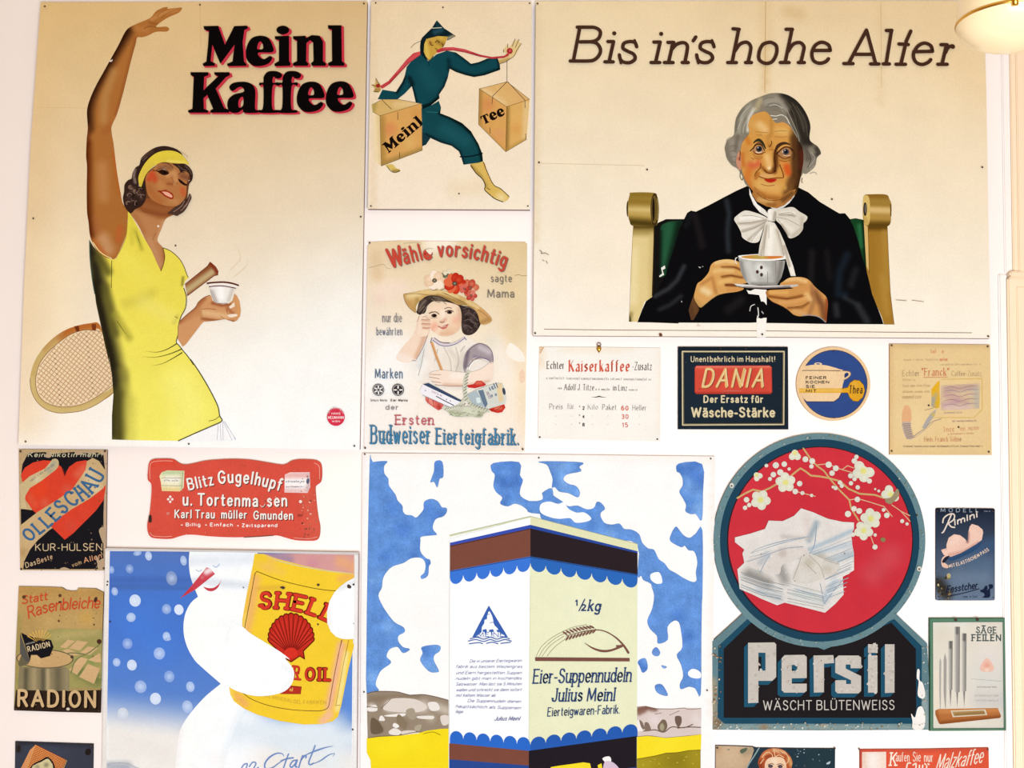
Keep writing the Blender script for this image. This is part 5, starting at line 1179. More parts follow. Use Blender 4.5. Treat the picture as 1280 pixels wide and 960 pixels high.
# ================================================================== faded brown poster
def poster_franck():
    crop(1090, 420, 6)
    Poster('advertising_card', 'small faded tan coffee substitute card with pale red lettering', 'card', '133,60 500,62 886,66 892,470 898,892 500,892 133,890 133,470', 0.006, base='e9c890',
           brushes=[B('140,70 880,70', 7, 'd9b47c', .7), B('140,70 138,880', 6, 'dcb680', .7), B('500,300', 60, 'ebcc96', .7), B('300,650', 40, 'efd4a2', .6), B('700,700', 40, 'eccd98', .6), B('150,880 880,880', 6, 'dfbd88', .6)], grid=5, edge='a88a68')
    part('printed_pipe')
    fill('235,540 262,520 290,550 292,640 225,645', 'e6ae7e', 1); fill('225,650 292,648 290,690 305,750 322,755 290,778 262,770 240,735', 'c9b09a', 1)
    for i in range(11): line('%d,%d %d,%d' % (228 + i*3, 660 + i*11, 285 + i*3, 655 + i*10), .7, '7a6a6a', 0, None, i == 0)
    line('310,755 350,725 400,690 440,650 520,620', .9, '9a8a84'); line('300,770 345,745 400,700 460,650', .6, 'b8a08c')
    shade('375,690 400,640 440,580 480,550 470,600 430,650 395,695', 'b0a8a0', [B('460,590', 4, 'd8b848', .9)], 1.6, 0)
    shade('445,400 490,345 508,335 505,420 510,480 505,535 480,545 445,525 447,460', 'dfae40', [B('490,350 460,410', 5, 'e8b020', .9), B('460,470 450,520', 6, 'a8a498', 1), B('490,500', 4, 'd8b020', .9), B('480,440', 4, 'b8aa88', .8)], 1.5, 0)
    line('395,556 440,545 480,530', .8, 'a89070')
    part('printed_panel')
    line('520,325 825,320 828,550 765,612 470,612', .8, 'd9b058', 0)
    shade('515,370 810,355 805,545 520,560', 'd8bc98', [B('560,400 760,380', 8, 'c09c90', .8), B('560,440 700,500', 9, 'c49c94', .7), B('540,520 640,490', 7, 'c090a0', .6), B('780,400 790,520', 8, 'b8b0a0', .7), B('560,540 720,540', 7, 'dcbcb0', .8)], 2.2, 0)
    for i, y in enumerate((385, 410, 445, 480, 515)): line('535,%d 600,%d 660,%d 720,%d 800,%d' % (y + 8, y - 4, y + 10, y - 8, y - 10), 1.0, ['a88078', 'a0888c', 'b07c84'][i % 3], 1, (.3, 1, .5, 1, .3), i == 0)
    scrawl('540,582 680,580', 3, 'c0a48c')
    part('lettering')
    rd = 'd98a62'; br = 'b89a74'
    nb = (math.radians(40), .3)
    scrawl('440,130 565,130', 5.5, 'dd9a70'); scrawl('240,186 500,184', 3.2, 'd6b084'); scrawl('510,186 585,186', 4, 'dd8a62', 1, .2); scrawl('515,220 818,218', 2.2, 'c2a480')
    text('Echter', '228,300 358,300', 7, br, .14, 0, .05, nb); text('"Franck"', '372,296 578,296', 9, 'd67c58', .18, 0, .06, nb); text('Caffee-Zusatz,', '596,298 830,300', 6, 'bfa078', .14, 0, .04, nb); line('385,310 570,308', .7, 'd88c66', 0)
    for i, x1 in enumerate((330, 440, 440, 380)): scrawl('230,%d %d,%d' % (338 + i*44, x1, 336 + i*44), 3.2 if i < 3 else 5, 'd0ac7c')
    scrawl('605,645 800,642', 2.6, 'b89a8a'); scrawl('540,720 620,715', 7, 'df9c72', 1, .1); scrawl('665,712 820,702', 6.5, 'dfa078', 2, .1); scrawl('570,742 770,735', 2.4, 'd9a680')
    text('Hein. Franck Söhne', '392,792 672,790', 6, 'd38a64', .14, 0, .05, nb); scrawl('228,834 835,832', 2.4, '9c846c')
    nails('148,70 868,78 148,862 876,868 426,520 650,683', 1.3)
    Poster.cur.finish()
poster_franck()

# ================================================================== heart sign
def sign_heart():
    crop(0, 550, 5.333)
    Poster('tin_sign', 'worn black tin sign with a red heart and a tan ribbon', 'sign', '125,62 420,64 715,66 710,470 705,870 420,870 135,868 130,470', 0.005, 'panel', M_RUSTY, M_TIN, 'c2a276', [B('130,70 140,860', 8, 'b8966a', .6), B('710,80 700,860', 6, 'b89a90', .6)], edge='6a5040')
    part('black_field')
    fill('190,85 300,80 330,95 500,78 640,80 690,100 700,200 690,500 690,860 155,862 160,810 200,730 250,670 330,600 360,580 330,400 230,500 140,565 138,460 190,465 225,490 160,330 140,240 150,160', '17151a', 0)
    fill('138,458 215,468 235,490 140,560', '17151a')
    part('printed_heart')
    shade('140,230 165,185 220,150 290,135 360,140 410,180 430,240 460,180 510,145 570,135 640,160 690,220 705,320 690,400 640,470 560,550 490,620 432,665 380,615 300,540 220,470 170,400', 'd8402a', [B('260,330', 22, 'e04422', .8), B('520,230 560,190', 10, 'dc6c50', .7), B('450,330', 12, 'd86048', .6), B('560,480', 16, 'd84430', .8), B('470,570', 14, 'cf4a38', .7), B('200,380 230,430', 8, 'd85838', .7), B('300,420', 10, 'd8684c', .6)], 2.2, 0)
    line('420,190 432,240 445,200', .8, '7a1c14', 0)
    part('printed_ribbon')
    fill('130,300 200,240 300,190 330,155 350,128 385,135 390,170 350,215 280,270 200,320 170,370 165,400 180,460 138,460', 'cbb083', 0)
    shade('330,160 350,128 380,128 392,155 375,195 300,250 200,310 150,330 145,290 260,230', 'c9b080', [B('360,150 330,210', 7, 'a8a088', .8), B('250,260', 8, 'd8c8a4', .8)], 2.2, 1)
    scrawl('205,280 372,160', 3.2, '6a6c70')
    shade('135,570 250,480 380,400 480,330 570,200 580,140 620,120 660,140 700,200 706,290 690,320 600,390 480,460 380,530 330,580 290,620 230,690 180,760 155,830 150,865 138,866 132,700', 'c8a676', [B('600,230 640,330', 14, 'd8c29a', .8), B('420,420', 14, 'c09a68', .7), B('230,600', 14, 'c4a070', .7), B('150,750', 10, 'b08a58', .7)], 2.5, 0)
    part('lettering')
    text('OLLESCHAU', '190,680 330,575 480,445 600,370 700,235', 15.5, '3d6488', .21, -.12, .06, None, .22, None, True, 1, [.95, 1, 1.15, 1.2, 1.3])
    text('Kein Nikotin mehr!', '185,112 680,112', 5.6, 'cbbf9c', .17, .2)
    text('KUR-HÜLSEN', '235,738 682,736', 8.6, 'd0b48a', .12)
    text('Das', '172,852 242,828', 6, 'c8aa82', .17, .1); text('Beste', '250,826 352,790', 6, 'c8a078', .17, .1); text('vom', '482,848 545,826', 5, 'b8946c', .15, .1); text('Allen', '560,822 680,785', 6.5, 'cc9068', .17, .1); text('!', '684,775 690,772', 6, 'c0a080', .15)
    part('rust_patch'); specks((110, 563, 133, 713), 26, 1.3, ['8a7058', '6a5444', 'a08468'], 21); specks((25, 563, 133, 580), 16, 1.3, ['8a7058', 'a08468'], 22); specks((25, 700, 133, 713), 12, 1.2, ['8a7058', '6a5444'], 23)
    for q in ('320,80 345,100 330,118 300,112 308,92', '500,72 640,76 620,92 560,86 520,100', '660,600 690,580 704,640 690,690 672,650', '400,860 430,848 470,866', '650,820 690,790 702,860 660,866', '640,770 660,800 648,820'): fill(q, 'b99c7c', 1)
    nails('136,75 700,74 142,860 692,855', 1.5, 'rivet')
    Poster.cur.finish()
sign_heart()

# ================================================================== red shaped sign
def sign_blitz():
    crop(170, 560, 5.12)
    o = smooth(P('78,130 85,95 110,72 180,68 240,72 275,95 310,105 360,100 440,82 540,73 640,70 740,76 840,92 930,106 965,100 1000,80 1050,72 1120,74 1165,82 1187,110 1190,180 1180,220 1150,245 1150,290 1158,380 1168,450 1178,500 1175,560 1155,590 1100,594 1020,590 950,572 900,560 800,566 640,572 480,566 380,556 320,556 270,568 220,582 140,580 95,570 75,535 73,480 85,430 95,340 100,260 95,225 75,200'), True, 3)
    Poster('enamel_sign', 'red cut out cake mix sign with curved corners and white lettering', 'sign', o, 0.006, 'panel', M_TIN, M_TIN, 'd9503f', [B('1100,300 1150,560', 20, 'd8604c', .6), B('600,450', 80, 'dc5442', .6), B('100,100 240,90', 10, 'd8452f', .6)], 5, edge='9a6a50')
    part('white_pin_line'); crop(170, 560, 5.12)
    line('90,200 88,130 105,90 180,82 235,84|90,540 110,562 180,568 230,564|1175,200 1172,120 1140,95|1010,575 1100,580 1160,570', .6, 'f0b0a0')
    part('printed_packet')
    shade('150,180 165,155 200,143 310,146 305,255 280,278 165,275 160,225', 'efe4b8', [B('180,160 300,155', 6, 'b8cc98', .8), B('170,265 290,268', 5, 'e8c880', .8), B('200,200 300,205', 9, 'f8f0e0', .9), B('295,170 290,260', 5, 'cfd0a0', .8)], 2, 0); line('165,192 290,192|165,240 290,242', .6, '8a8478', 0); scrawl('180,212 272,214', 2.6, '4a5060'); line('300,150 292,275', .8, 'a8a078', 0)
    part('printed_packet', new=True)
    shade('952,170 985,156 1112,155 1115,250 1098,288 950,285', 'f3e0dc', [B('960,180 1090,175', 7, 'e8a8a0', .8), B('960,275 1090,278', 5, 'e8b8b4', .7), B('960,220 1080,220', 9, 'fbf4f0', .9), B('1108,170 1100,270', 4, 'c8a8a8', .8)], 2, 0); scrawl('958,220 1080,220', 2.8, '4a4a60'); scrawl('960,252 1080,252', 2.2, '6a6478'); ell('1100,212', 10, 18, '5a6078', .1)
    part('lettering')
    def sh(t, b, h, w=.2, **k):
        text(t, b, h, '4a2a26', w, off=(.9, .9), **k); text(t, b, h, 'f6ece2', w, **k)
    sh('Blitz', '335,268 420,250 500,232', 13.5, .22); sh('Gugelhupf', '525,226 620,220 720,226 820,244 925,272', 14.5, .21); sh('u. Tortenmassen', '298,364 500,366 770,372 968,370', 14, .2)
    sh('Karl Traunmüller', '246,446 710,450', 9.6, .2); sh('Gmunden', '750,454 1005,456', 9.6, .2)
    text('+ Billig', '285,500 412,500', 4, 'fbe8e0', .24); text('+ Einfach', '440,500 620,502', 4, 'fbe8e0', .24); text('+ Zeitsparend', '645,505 905,505', 4, 'fbe8e0', .24)
    part('printed_ornament'); ell('206,328 232,328 219,312 219,344', 8, 8, 'f6e4da'); part('printed_ornament', new=True); ell('1053,343', 10, 10, 'f6e4da'); line('195,415 215,415|195,424 212,424', .7, 'd8a898', 0); line('1035,428 1068,428|1035,436 1062,436', .8, '7a3a30', 0)
    part('worn_patch'); fill('795,300 820,305 822,365 800,370 785,340', 'd9503f', 1); part('worn_patch', new=True); fill('505,405 535,410 535,450 510,452', 'd9503f', 1)
    part('rust_patch'); specks((375, 595, 398, 672), 46, 1.4, ['8a5a44', 'b07a5c', '5a3c30', 'e8b8a4'], 31, o); specks((190, 575, 396, 674), 40, .8, ['f0c0b0', '9a4a3c', 'c87860'], 32, o)
    fill('82,435 98,432 100,470 82,475', '3a2a24', 1); line('690,572 800,566 880,560', 1.0, '7a5040', 0)
    Poster.cur.finish()
sign_blitz()

# ================================================================== brown wash powder sign
def sign_radion():
    crop(0, 720, 4)
    o = P('94,52 200,53 310,57 330,70 360,75 385,73 392,60 480,63 518,82 514,200 508,400 502,684 300,680 70,672 78,400')
    Poster('tin_sign', 'rusty tan washing powder sign with a chipped top edge and a tub', 'sign', o, 0.005, 'panel', M_RUSTY, M_TIN, grad('300,60 300,700', 'c09658', 'a08a58'),
           [B('100,70 510,90', 10, 'b08548', .6), B('250,250 450,230', 24, 'c8a468', .6), B('90,200 85,600', 8, '9a8a50', .7), B('430,210', 14, 'c89c50', .9)], 5, edge='5a4030')
    part('printed_meadow')
    shade('90,460 120,430 240,270 300,262 420,265 512,270 508,560 300,560 78,560', 'a09458', [B('280,300 480,280', 10, 'b8a468', .8), B('400,480 480,520', 14, '6a7440', .9), B('120,520', 12, '6a7440', .8), B('460,420', 12, '7a8a4c', .8)], 3, 0)
    for q in ('300,355 340,318 375,325 330,362', '345,362 385,322 440,330 400,372', '400,385 440,352 490,360 450,395', '310,372 345,365 400,392 360,402', '440,420 500,385 506,430 480,432', '345,470 400,405 440,415 385,495', '395,505 440,440 500,462 470,540'): fill(q, 'd0a878'); 
    line('355,485 380,420 450,380 500,340|300,400 350,385 420,390', 1.6, '7a7a4c')
    part('printed_tub')
    shade('95,455 330,455 345,470 348,575 90,575', '8a7a5a', [B('130,470 128,570', 5, '57503c', .9), B('170,470 170,570', 6, 'a8946c', .9), B('215,470 215,570', 5, '5a5240', .9), B('240,470 240,570', 4, 'b8a27a', .9), B('290,470 290,570', 8, '6a6048', .9), B('335,470 335,570', 4, '9a8a68', .8)], 2.2, 0)
    fill(circ((56, 823.5), 36, 12, .02, 36), '6a5c44'); fill(circ((56, 823.5), 34.3, 10.8, .02, 36), 'c8a06c')
    shade('90,440 110,385 150,425 140,440 100,455', '6a6048', [], 2, 0)
    part('printed_packet')
    fill('100,285 150,425 130,430 100,385', '57524a'); fill('105,283 140,300 255,320 268,355 250,400 205,412 185,395 155,395 150,425', '16141a')
    for i in range(9):
        a = math.radians(-150 + i*14); line('%f,%f %f,%f' % (200 + 18*math.cos(a), 335 + 14*math.sin(a), 200 + 72*math.cos(a), 330 + 60*math.sin(a)), 1.2, 'd8a850', 0, (.3, 1.2), i == 0)
    text('RADION', '140,380 252,352', 6.6, 'd8bc94', .2, 0, 0, None, .2); scrawl('130,345 178,332', 2.8, '9a9080')
    fill('152,420 165,398 185,398 205,425 200,440 165,440', 'cfa873', 1)
    part('lettering')
    fill('80,570 345,575 508,570 502,684 300,680 70,672', '2e2018')
    text('RADION', '88,650 482,656', 19.5, '1a100c', .24, 0, 0, None, .22, (1.6, 1)); text('RADION', '86,648 480,654', 19, 'd0ac7c', .21, 0, 0, None, .22)
    text('Statt', '108,140 238,118', 9.5, 'c64a2a', .17, .25, 0, None, .06); text('Rasenbleiche', '142,212 250,178 380,164 498,160', 14, 'c64a2a', .14, .2, 0, None, .06)
    part('rust_patch'); specks((20, 735, 127, 888), 50, 1.1, ['6a4a30', '8a6a40', 'b08c58', 'c8a878'], 41, o)
    ell('300,98', 8, 8, '5a3c24'); ell('300,130', 9, 4, '4a3424'); ell('478,118', 8, 14, '4a2c24', .4); ell('120,105', 10, 8, '5a3c24'); ell('294,225', 6, 6, '6a4a2c'); ell('470,243', 5, 5, '6a4a2c'); ell('496,328', 12, 12, '4a2c20', .6); ell('340,665', 9, 7, 'd8c8b0'); ell('360,405', 8, 8, '4a3a2c')
    nails('80,665 494,674', 1.3, 'rivet')
    Poster.cur.finish()
sign_radion()

# ================================================================== small blue sign with a bra
def sign_rimini():
    crop(1140, 600, 5.336)
    Poster('tin_sign', 'small dark blue lingerie sign with a pink bra and a squirrel', 'sign', '160,197 163,190 170,187 355,188 543,190 550,193 553,200 553,500 553,793 550,800 543,803 355,804 170,803 163,800 160,793 160,500', 0.005, 'panel', M_TIN, M_TIN, grad('355,190 365,800', '1c2638', '6a7a90'),
           [B('400,470 540,430', 16, '3a5a80', .7), B('350,540 500,560', 20, '56708e', .6), B('300,650 480,660', 20, '72869c', .6), B('180,690 230,760', 14, '2a241c', .9), B('170,200 540,200', 6, '141a28', .7)], 3, edge='303038')
    part('printed_bra')
    fill('235,505 330,490 400,450 455,408 460,425 420,470 330,515 260,540', '2c4a70', 1)
    shade('230,430 245,385 280,362 320,368 350,390 370,412 375,350 385,310 400,293 440,305 470,330 475,350 465,400 425,430 370,462 320,490 260,512 235,510 212,500 195,470 230,465', 'eec4b0', [B('260,420 300,400', 8, 'f6d2c0', .8), B('370,415 376,350', 3, '9a6a68', .9), B('250,500 340,480 440,420', 4, 'd09a8c', .8), B('400,340 440,360', 7, 'f0c8b4', .8)], 1.5, 0)
    fill('205,515 240,500 248,515 215,545 240,570 238,588 205,580 195,550', 'eabfa8', 1); fill('200,545 220,515 250,505 240,525 215,552', '1a2030', 1); fill('195,465 230,455 225,468 200,480', 'eabfa8')
    part('lettering')
    text('MODELL', '190,213 445,213', 4.6, '9aa4b0', .18, 0, .08, None, .6); scrawl('480,212 525,212', 2, '8a94a0')
    line('200,352 210,345 228,310 262,232|205,285 212,255 240,232 272,226 284,240 274,268 240,290|242,290 262,312 284,316', 1.7, 'ead8c8'); text('imini', '282,302 438,245', 7, 'ead8c8', .22, .3, 0, None, .16)
    text('MIT ELASTISCHEM PASS', '248,585 340,560 430,520 515,470', 3.8, 'f0d0b8', .22, 0, .06)
    text('Fesstcher', '228,752 330,738 438,722', 8, '141c34', .19, .3, 0, None, .06); line('240,775 340,755 450,725', 1.1, '141c34'); scrawl('340,786 438,784', 3.4, '3c485c')
    part('printed_squirrel')
    fill('455,735 475,728 488,708 500,705 505,720 500,735 515,720 510,705 520,695 540,700 538,722 522,730 522,770 510,785 470,783 485,770 475,752 460,748', '14203a', 1)
    part('rust_patch'); specks((1171, 715, 1190, 750), 26, 2.0, ['2e261c', '6a5a3c', '8a7448', '3c3428'], 51); ell('245,638', 14, 16, 'b8a878'); ell('175,700', 6, 8, 'c8b890')
    nails('170,206 540,209 180,778 542,783', 1.0, 'rivet')
    Poster.cur.finish()
sign_rimini()

# ================================================================== saw files sign in a green frame
def sign_files():
    crop(1140, 760, 4.8)
    Poster('framed_sign', 'green framed sign of saw files with an orange wooden block', 'sign', '105,60 557,60 563,735 105,738', 0.007, 'backing', M_PAPER, M_INK, '5c7e68', [], 8, edge='4a6a56')
    Poster.cur.z = 0.0075
    part('printed_sheet')
    shade('126,86 545,84 552,720 128,722', 'e6dccc', [B('140,100 300,90', 16, 'ece6d8', .8), B('180,150', 24, 'e0d4c0', .7), B('450,420', 40, 'dcd8d0', .9), B('420,560 520,560', 24, 'd2ccc6', .8), B('460,300', 26, 'e8dcd4', .8), B('150,400 150,640', 12, 'eee0cc', .8)], 3, 0)
    shade('410,350 450,300 490,350 480,380 420,380', 'eec0ac', [B('450,345', 6, 'e89c84', .8), B('450,370', 4, 'f6e0d0', .8)], 1.8, 1)
    scrawl('390,478 515,478', 2.6, '9c948c'); line('355,425 540,440', .5, 'b0a89c', 0)
    for y in (530, 560): scrawl('375,%d 520,%d' % (y, y), 2.6, 'b8b0a8')
    part('printed_file')
    def file_(x0, x1, y0, y1, tip, first):
        if not first: part('printed_file', new=True)
        shade('%d,%d %d,%d %d,%d %d,%d' % (x0, y0, x1, y0, x1 - 2, y1, x0 + 2, y1), 'a09a92', [B('%d,%d %d,%d' % (x0 + 3, y0, x0 + 3, y1), 2.5, 'd0cac0', .9), B('%d,%d %d,%d' % (x1, y0, x1, y1), 2.2, '6a6660', .8), B('%d,%d %d,%d' % ((x0+x1)//2, y0, (x0+x1)//2, y0 + 40), 3, '57534e', .8)], 1.2, 0)
        m = (x0 + x1) / 2; fill('%f,%d %f,%d %f,%d' % (m - 6, y1, m + 6, y1, m, tip), '8a847c')
    file_(255, 288, 112, 505, 598, True); file_(299, 327, 152, 500, 596, False); file_(218, 244, 198, 492, 598, False)
    part('printed_file', new=True); fill('190,310 198,270 208,310 206,510 203,600 199,600 190,510', 'a8a29a'); part('printed_file', new=True); fill('164,320 170,300 176,320 174,510 172,604 168,604 164,510', 'b4aea6')
    part('printed_block')
    shade('140,615 160,606 515,600 535,648 528,660 170,698 160,690 140,640', 'b8703c', [B('150,620 520,610', 6, 'd08a50', .8), B('170,692 525,656', 5, '8a4c24', .9), B('145,620 160,680', 4, 'a05c30', .8)], 1.8, 0)
    fill('232,616 440,608 452,642 245,655', 'ddd0b8'); shade('240,622 432,614 442,638 252,648', 'b8925c', [B('260,640 430,628', 3, '8a6a3c', .8)], 1.6, 0)
    part('lettering'); text('SÄGE', '385,150 508,150', 7.4, '57605c', .2, 0, .12); text('FEILEN', '358,196 535,196', 7.4, '4e5854', .2, 0, .12)
    Q = lambda x0, y0, x1, y1: '%d,%d %d,%d %d,%d %d,%d' % (x0, y0, x1, y0, x1, y1, x0, y1)
    ring_relief('frame', '105,60 557,60 563,735 105,738', '126,86 545,84 552,720 128,722', 0.007, 0.0125, M_TIN, '5f8a70')
    Poster.cur.z = 0.0125; nails('262,70 392,68', 2.2, 'screw')
    Poster.cur.finish()
sign_files()

# ================================================================== signs cut by the lower edge of the picture
def sign_box():
    crop(0, 900, 6.4)
    Poster('tin_sign', 'dark blue tin sign showing an orange checked cookie box', 'sign', '122,172 430,182 745,192 740,520 733,830 420,830 112,826 118,500', 0.005, 'panel', M_TIN, M_TIN, '3a3c48', [B('400,250', 40, '424656', .7), B('140,180 730,196', 6, '2a2830', .7), B('140,230', 8, '2a2420', .8)], 5, edge='2a2420')
    part('printed_box')
    fill('285,198 240,240 150,420 60,600 130,640', 'd8905c'); fill('285,198 530,320 505,380 400,640 130,640 215,400', 'd8703c')
    for i in range(26):
        t = i / 25; a = (285 + (535-285)*t, 198 + (322-198)*t); b = (130 + (400-130)*t, 640 + 8*t); line('%f,%f %f,%f' % (*a, *b), .6, 'e0b060', 0, None, i == 0)
    for i in range(34):
        t = i / 33; a = (285 + (130-285)*t, 198 + (640-198)*t); b = (530 + (400-530)*t, 320 + (640-320)*t); line('%f,%f %f,%f' % (*a, *b), .6, '8a3018', 0, None, False)
    part('printed_label')
    shade('235,395 270,350 330,320 380,295 420,330 440,380 455,450 430,640 200,640 215,470', '16141a', [], 4, 1); shade('250,400 285,355 330,335 380,310 410,340 425,390 430,640 230,640', 'cfc090', [B('370,360', 5, '7a7058', .9), B('300,375', 5, '8a8060', .8), B('330,450', 10, 'd8c8a0', .8)], 2.5, 1)
    part('rust_patch'); ell('705,255', 24, 28, '241a18', .3); ell('150,230', 14, 30, '2a221e', .2)
    nails('138,188 731,208', 1.5, 'rivet', M_BRASS)
    Poster.cur.finish()
sign_box()
def sign_redhead():
    crop(880, 900, 6.4)
    Poster('tin_sign', 'dark teal tin sign with the head of a red haired woman', 'sign', '92,203 250,206 390,212 420,222 750,226 1050,228 1046,600 1040,880 560,876 88,870 90,520', 0.005, 'panel', M_RUSTY, M_TIN, '1f3440', [B('900,300', 40, '22383e', .7)], 6, edge='3a3430')
    part('bare_metal_patch')
    shade('94,206 250,209 390,216 400,240 380,300 340,384 290,520 230,700 92,700', 'c6a684', [B('200,300', 30, 'd2b492', .8), B('320,260 380,240', 8, '9a8a70', .7), B('110,230', 10, 'b89470', .7)], 4, 0); line('440,225 400,290 350,370 300,500', 1.6, '8aa0a0'); fill('290,240 345,222 335,250 300,268', '5a6450', 1); fill('185,235 205,230 200,245', '8a8a70', 1)
    part('printed_woman')
    shade('440,380 430,340 450,290 480,250 530,228 600,228 650,250 690,290 708,340 700,390 700,520 640,600 480,600 430,480', 'b0532c', [B('470,290 520,250', 5, 'd88a58', .9), B('560,240 640,260', 5, 'eab888', .9), B('680,310 700,360', 5, 'd8a468', .9), B('450,340 455,400', 5, '8a3418', .8), B('500,300 540,290', 4, '9a4424', .8)], 1.6, 1)
    line('465,300 500,260 540,270 550,300|560,235 570,290 600,280 640,300|650,260 680,310 660,350|450,350 480,310', .9, 'f0c898'); line('480,290 520,285|600,250 640,280', .7, '7a2c14')
    shade('490,340 520,305 570,295 620,300 650,330 660,400 640,500 575,550 510,500 488,410', 'eec8a4', [B('560,330', 8, 'fae0c4', .8), B('500,420 520,480', 6, 'e0a482', .8), B('640,400', 6, 'd89c78', .7)], 1.4, 1)
    ell('532,370', 20, 14, '57484c'); ell('610,372', 20, 14, '57484c'); line('510,360 540,348 560,358|585,358 610,350 640,362', .8, '5a3424'); line('572,380 565,430 580,440', .7, 'b88464'); fill('535,470 575,462 615,470 575,490', 'b83a34', 1)
    part('paint_chip'); specks((990, 936, 1043, 960), 12, 1.0, ['8aa0a8', 'c8d0d0'], 61); fill('980,345 1010,330 1005,350 985,355', 'b8c4c8', 1)
    nails('106,222 1046,226', 1.4, 'rivet')
    Poster.cur.finish()
sign_redhead()
def sign_malz():
    crop(1060, 900, 6.4)
    Poster('tin_sign', 'red malt coffee sign with cream lettering and a white side panel', 'sign', '95,235 600,232 1125,222 1130,560 1134,850 600,850 98,850 96,560', 0.005, 'panel', M_TIN, M_TIN, 'e2573a', [B('700,300', 60, 'e85c3c', .7), B('100,240 1120,228', 4, 'c04a38', .6), B('98,240 98,800', 3, '9a3c3c', .8)], 6, edge='9a5040')
    part('printed_panel'); shade('112,256 305,254 305,700 112,700', 'f6dccc', [B('200,300 200,600', 14, 'fdf2ea', .8), B('120,260 120,600', 6, 'eec8b4', .7)], 4, 0)
    part('lettering')
    cr = 'fbe8d4'
    text('K', '332,362 388,362', 15.5, cr, .16, .1, .1); text('aufen', '382,330 492,330', 11, cr, .17, 0, .03, None, .16); text('Sie', '518,330 582,330', 11.5, cr, .17, 0, .03, None, .16); text('nur', '608,332 682,332', 11, cr, .17, 0, .03, None, .16)
    line('462,440 475,352 500,345|520,360 545,352 535,440|572,362 565,440|598,362 590,440|615,350 622,356|640,350 648,356|630,366 622,440', 1.8, cr)
    text('Malzkaffee', '700,400 840,378 960,362 1075,338', 18, cr, .13, .45, 0, None, .1)
    nails('90,232 1118,234', 1.2, 'rivet')
    Poster.cur.finish()
sign_malz()
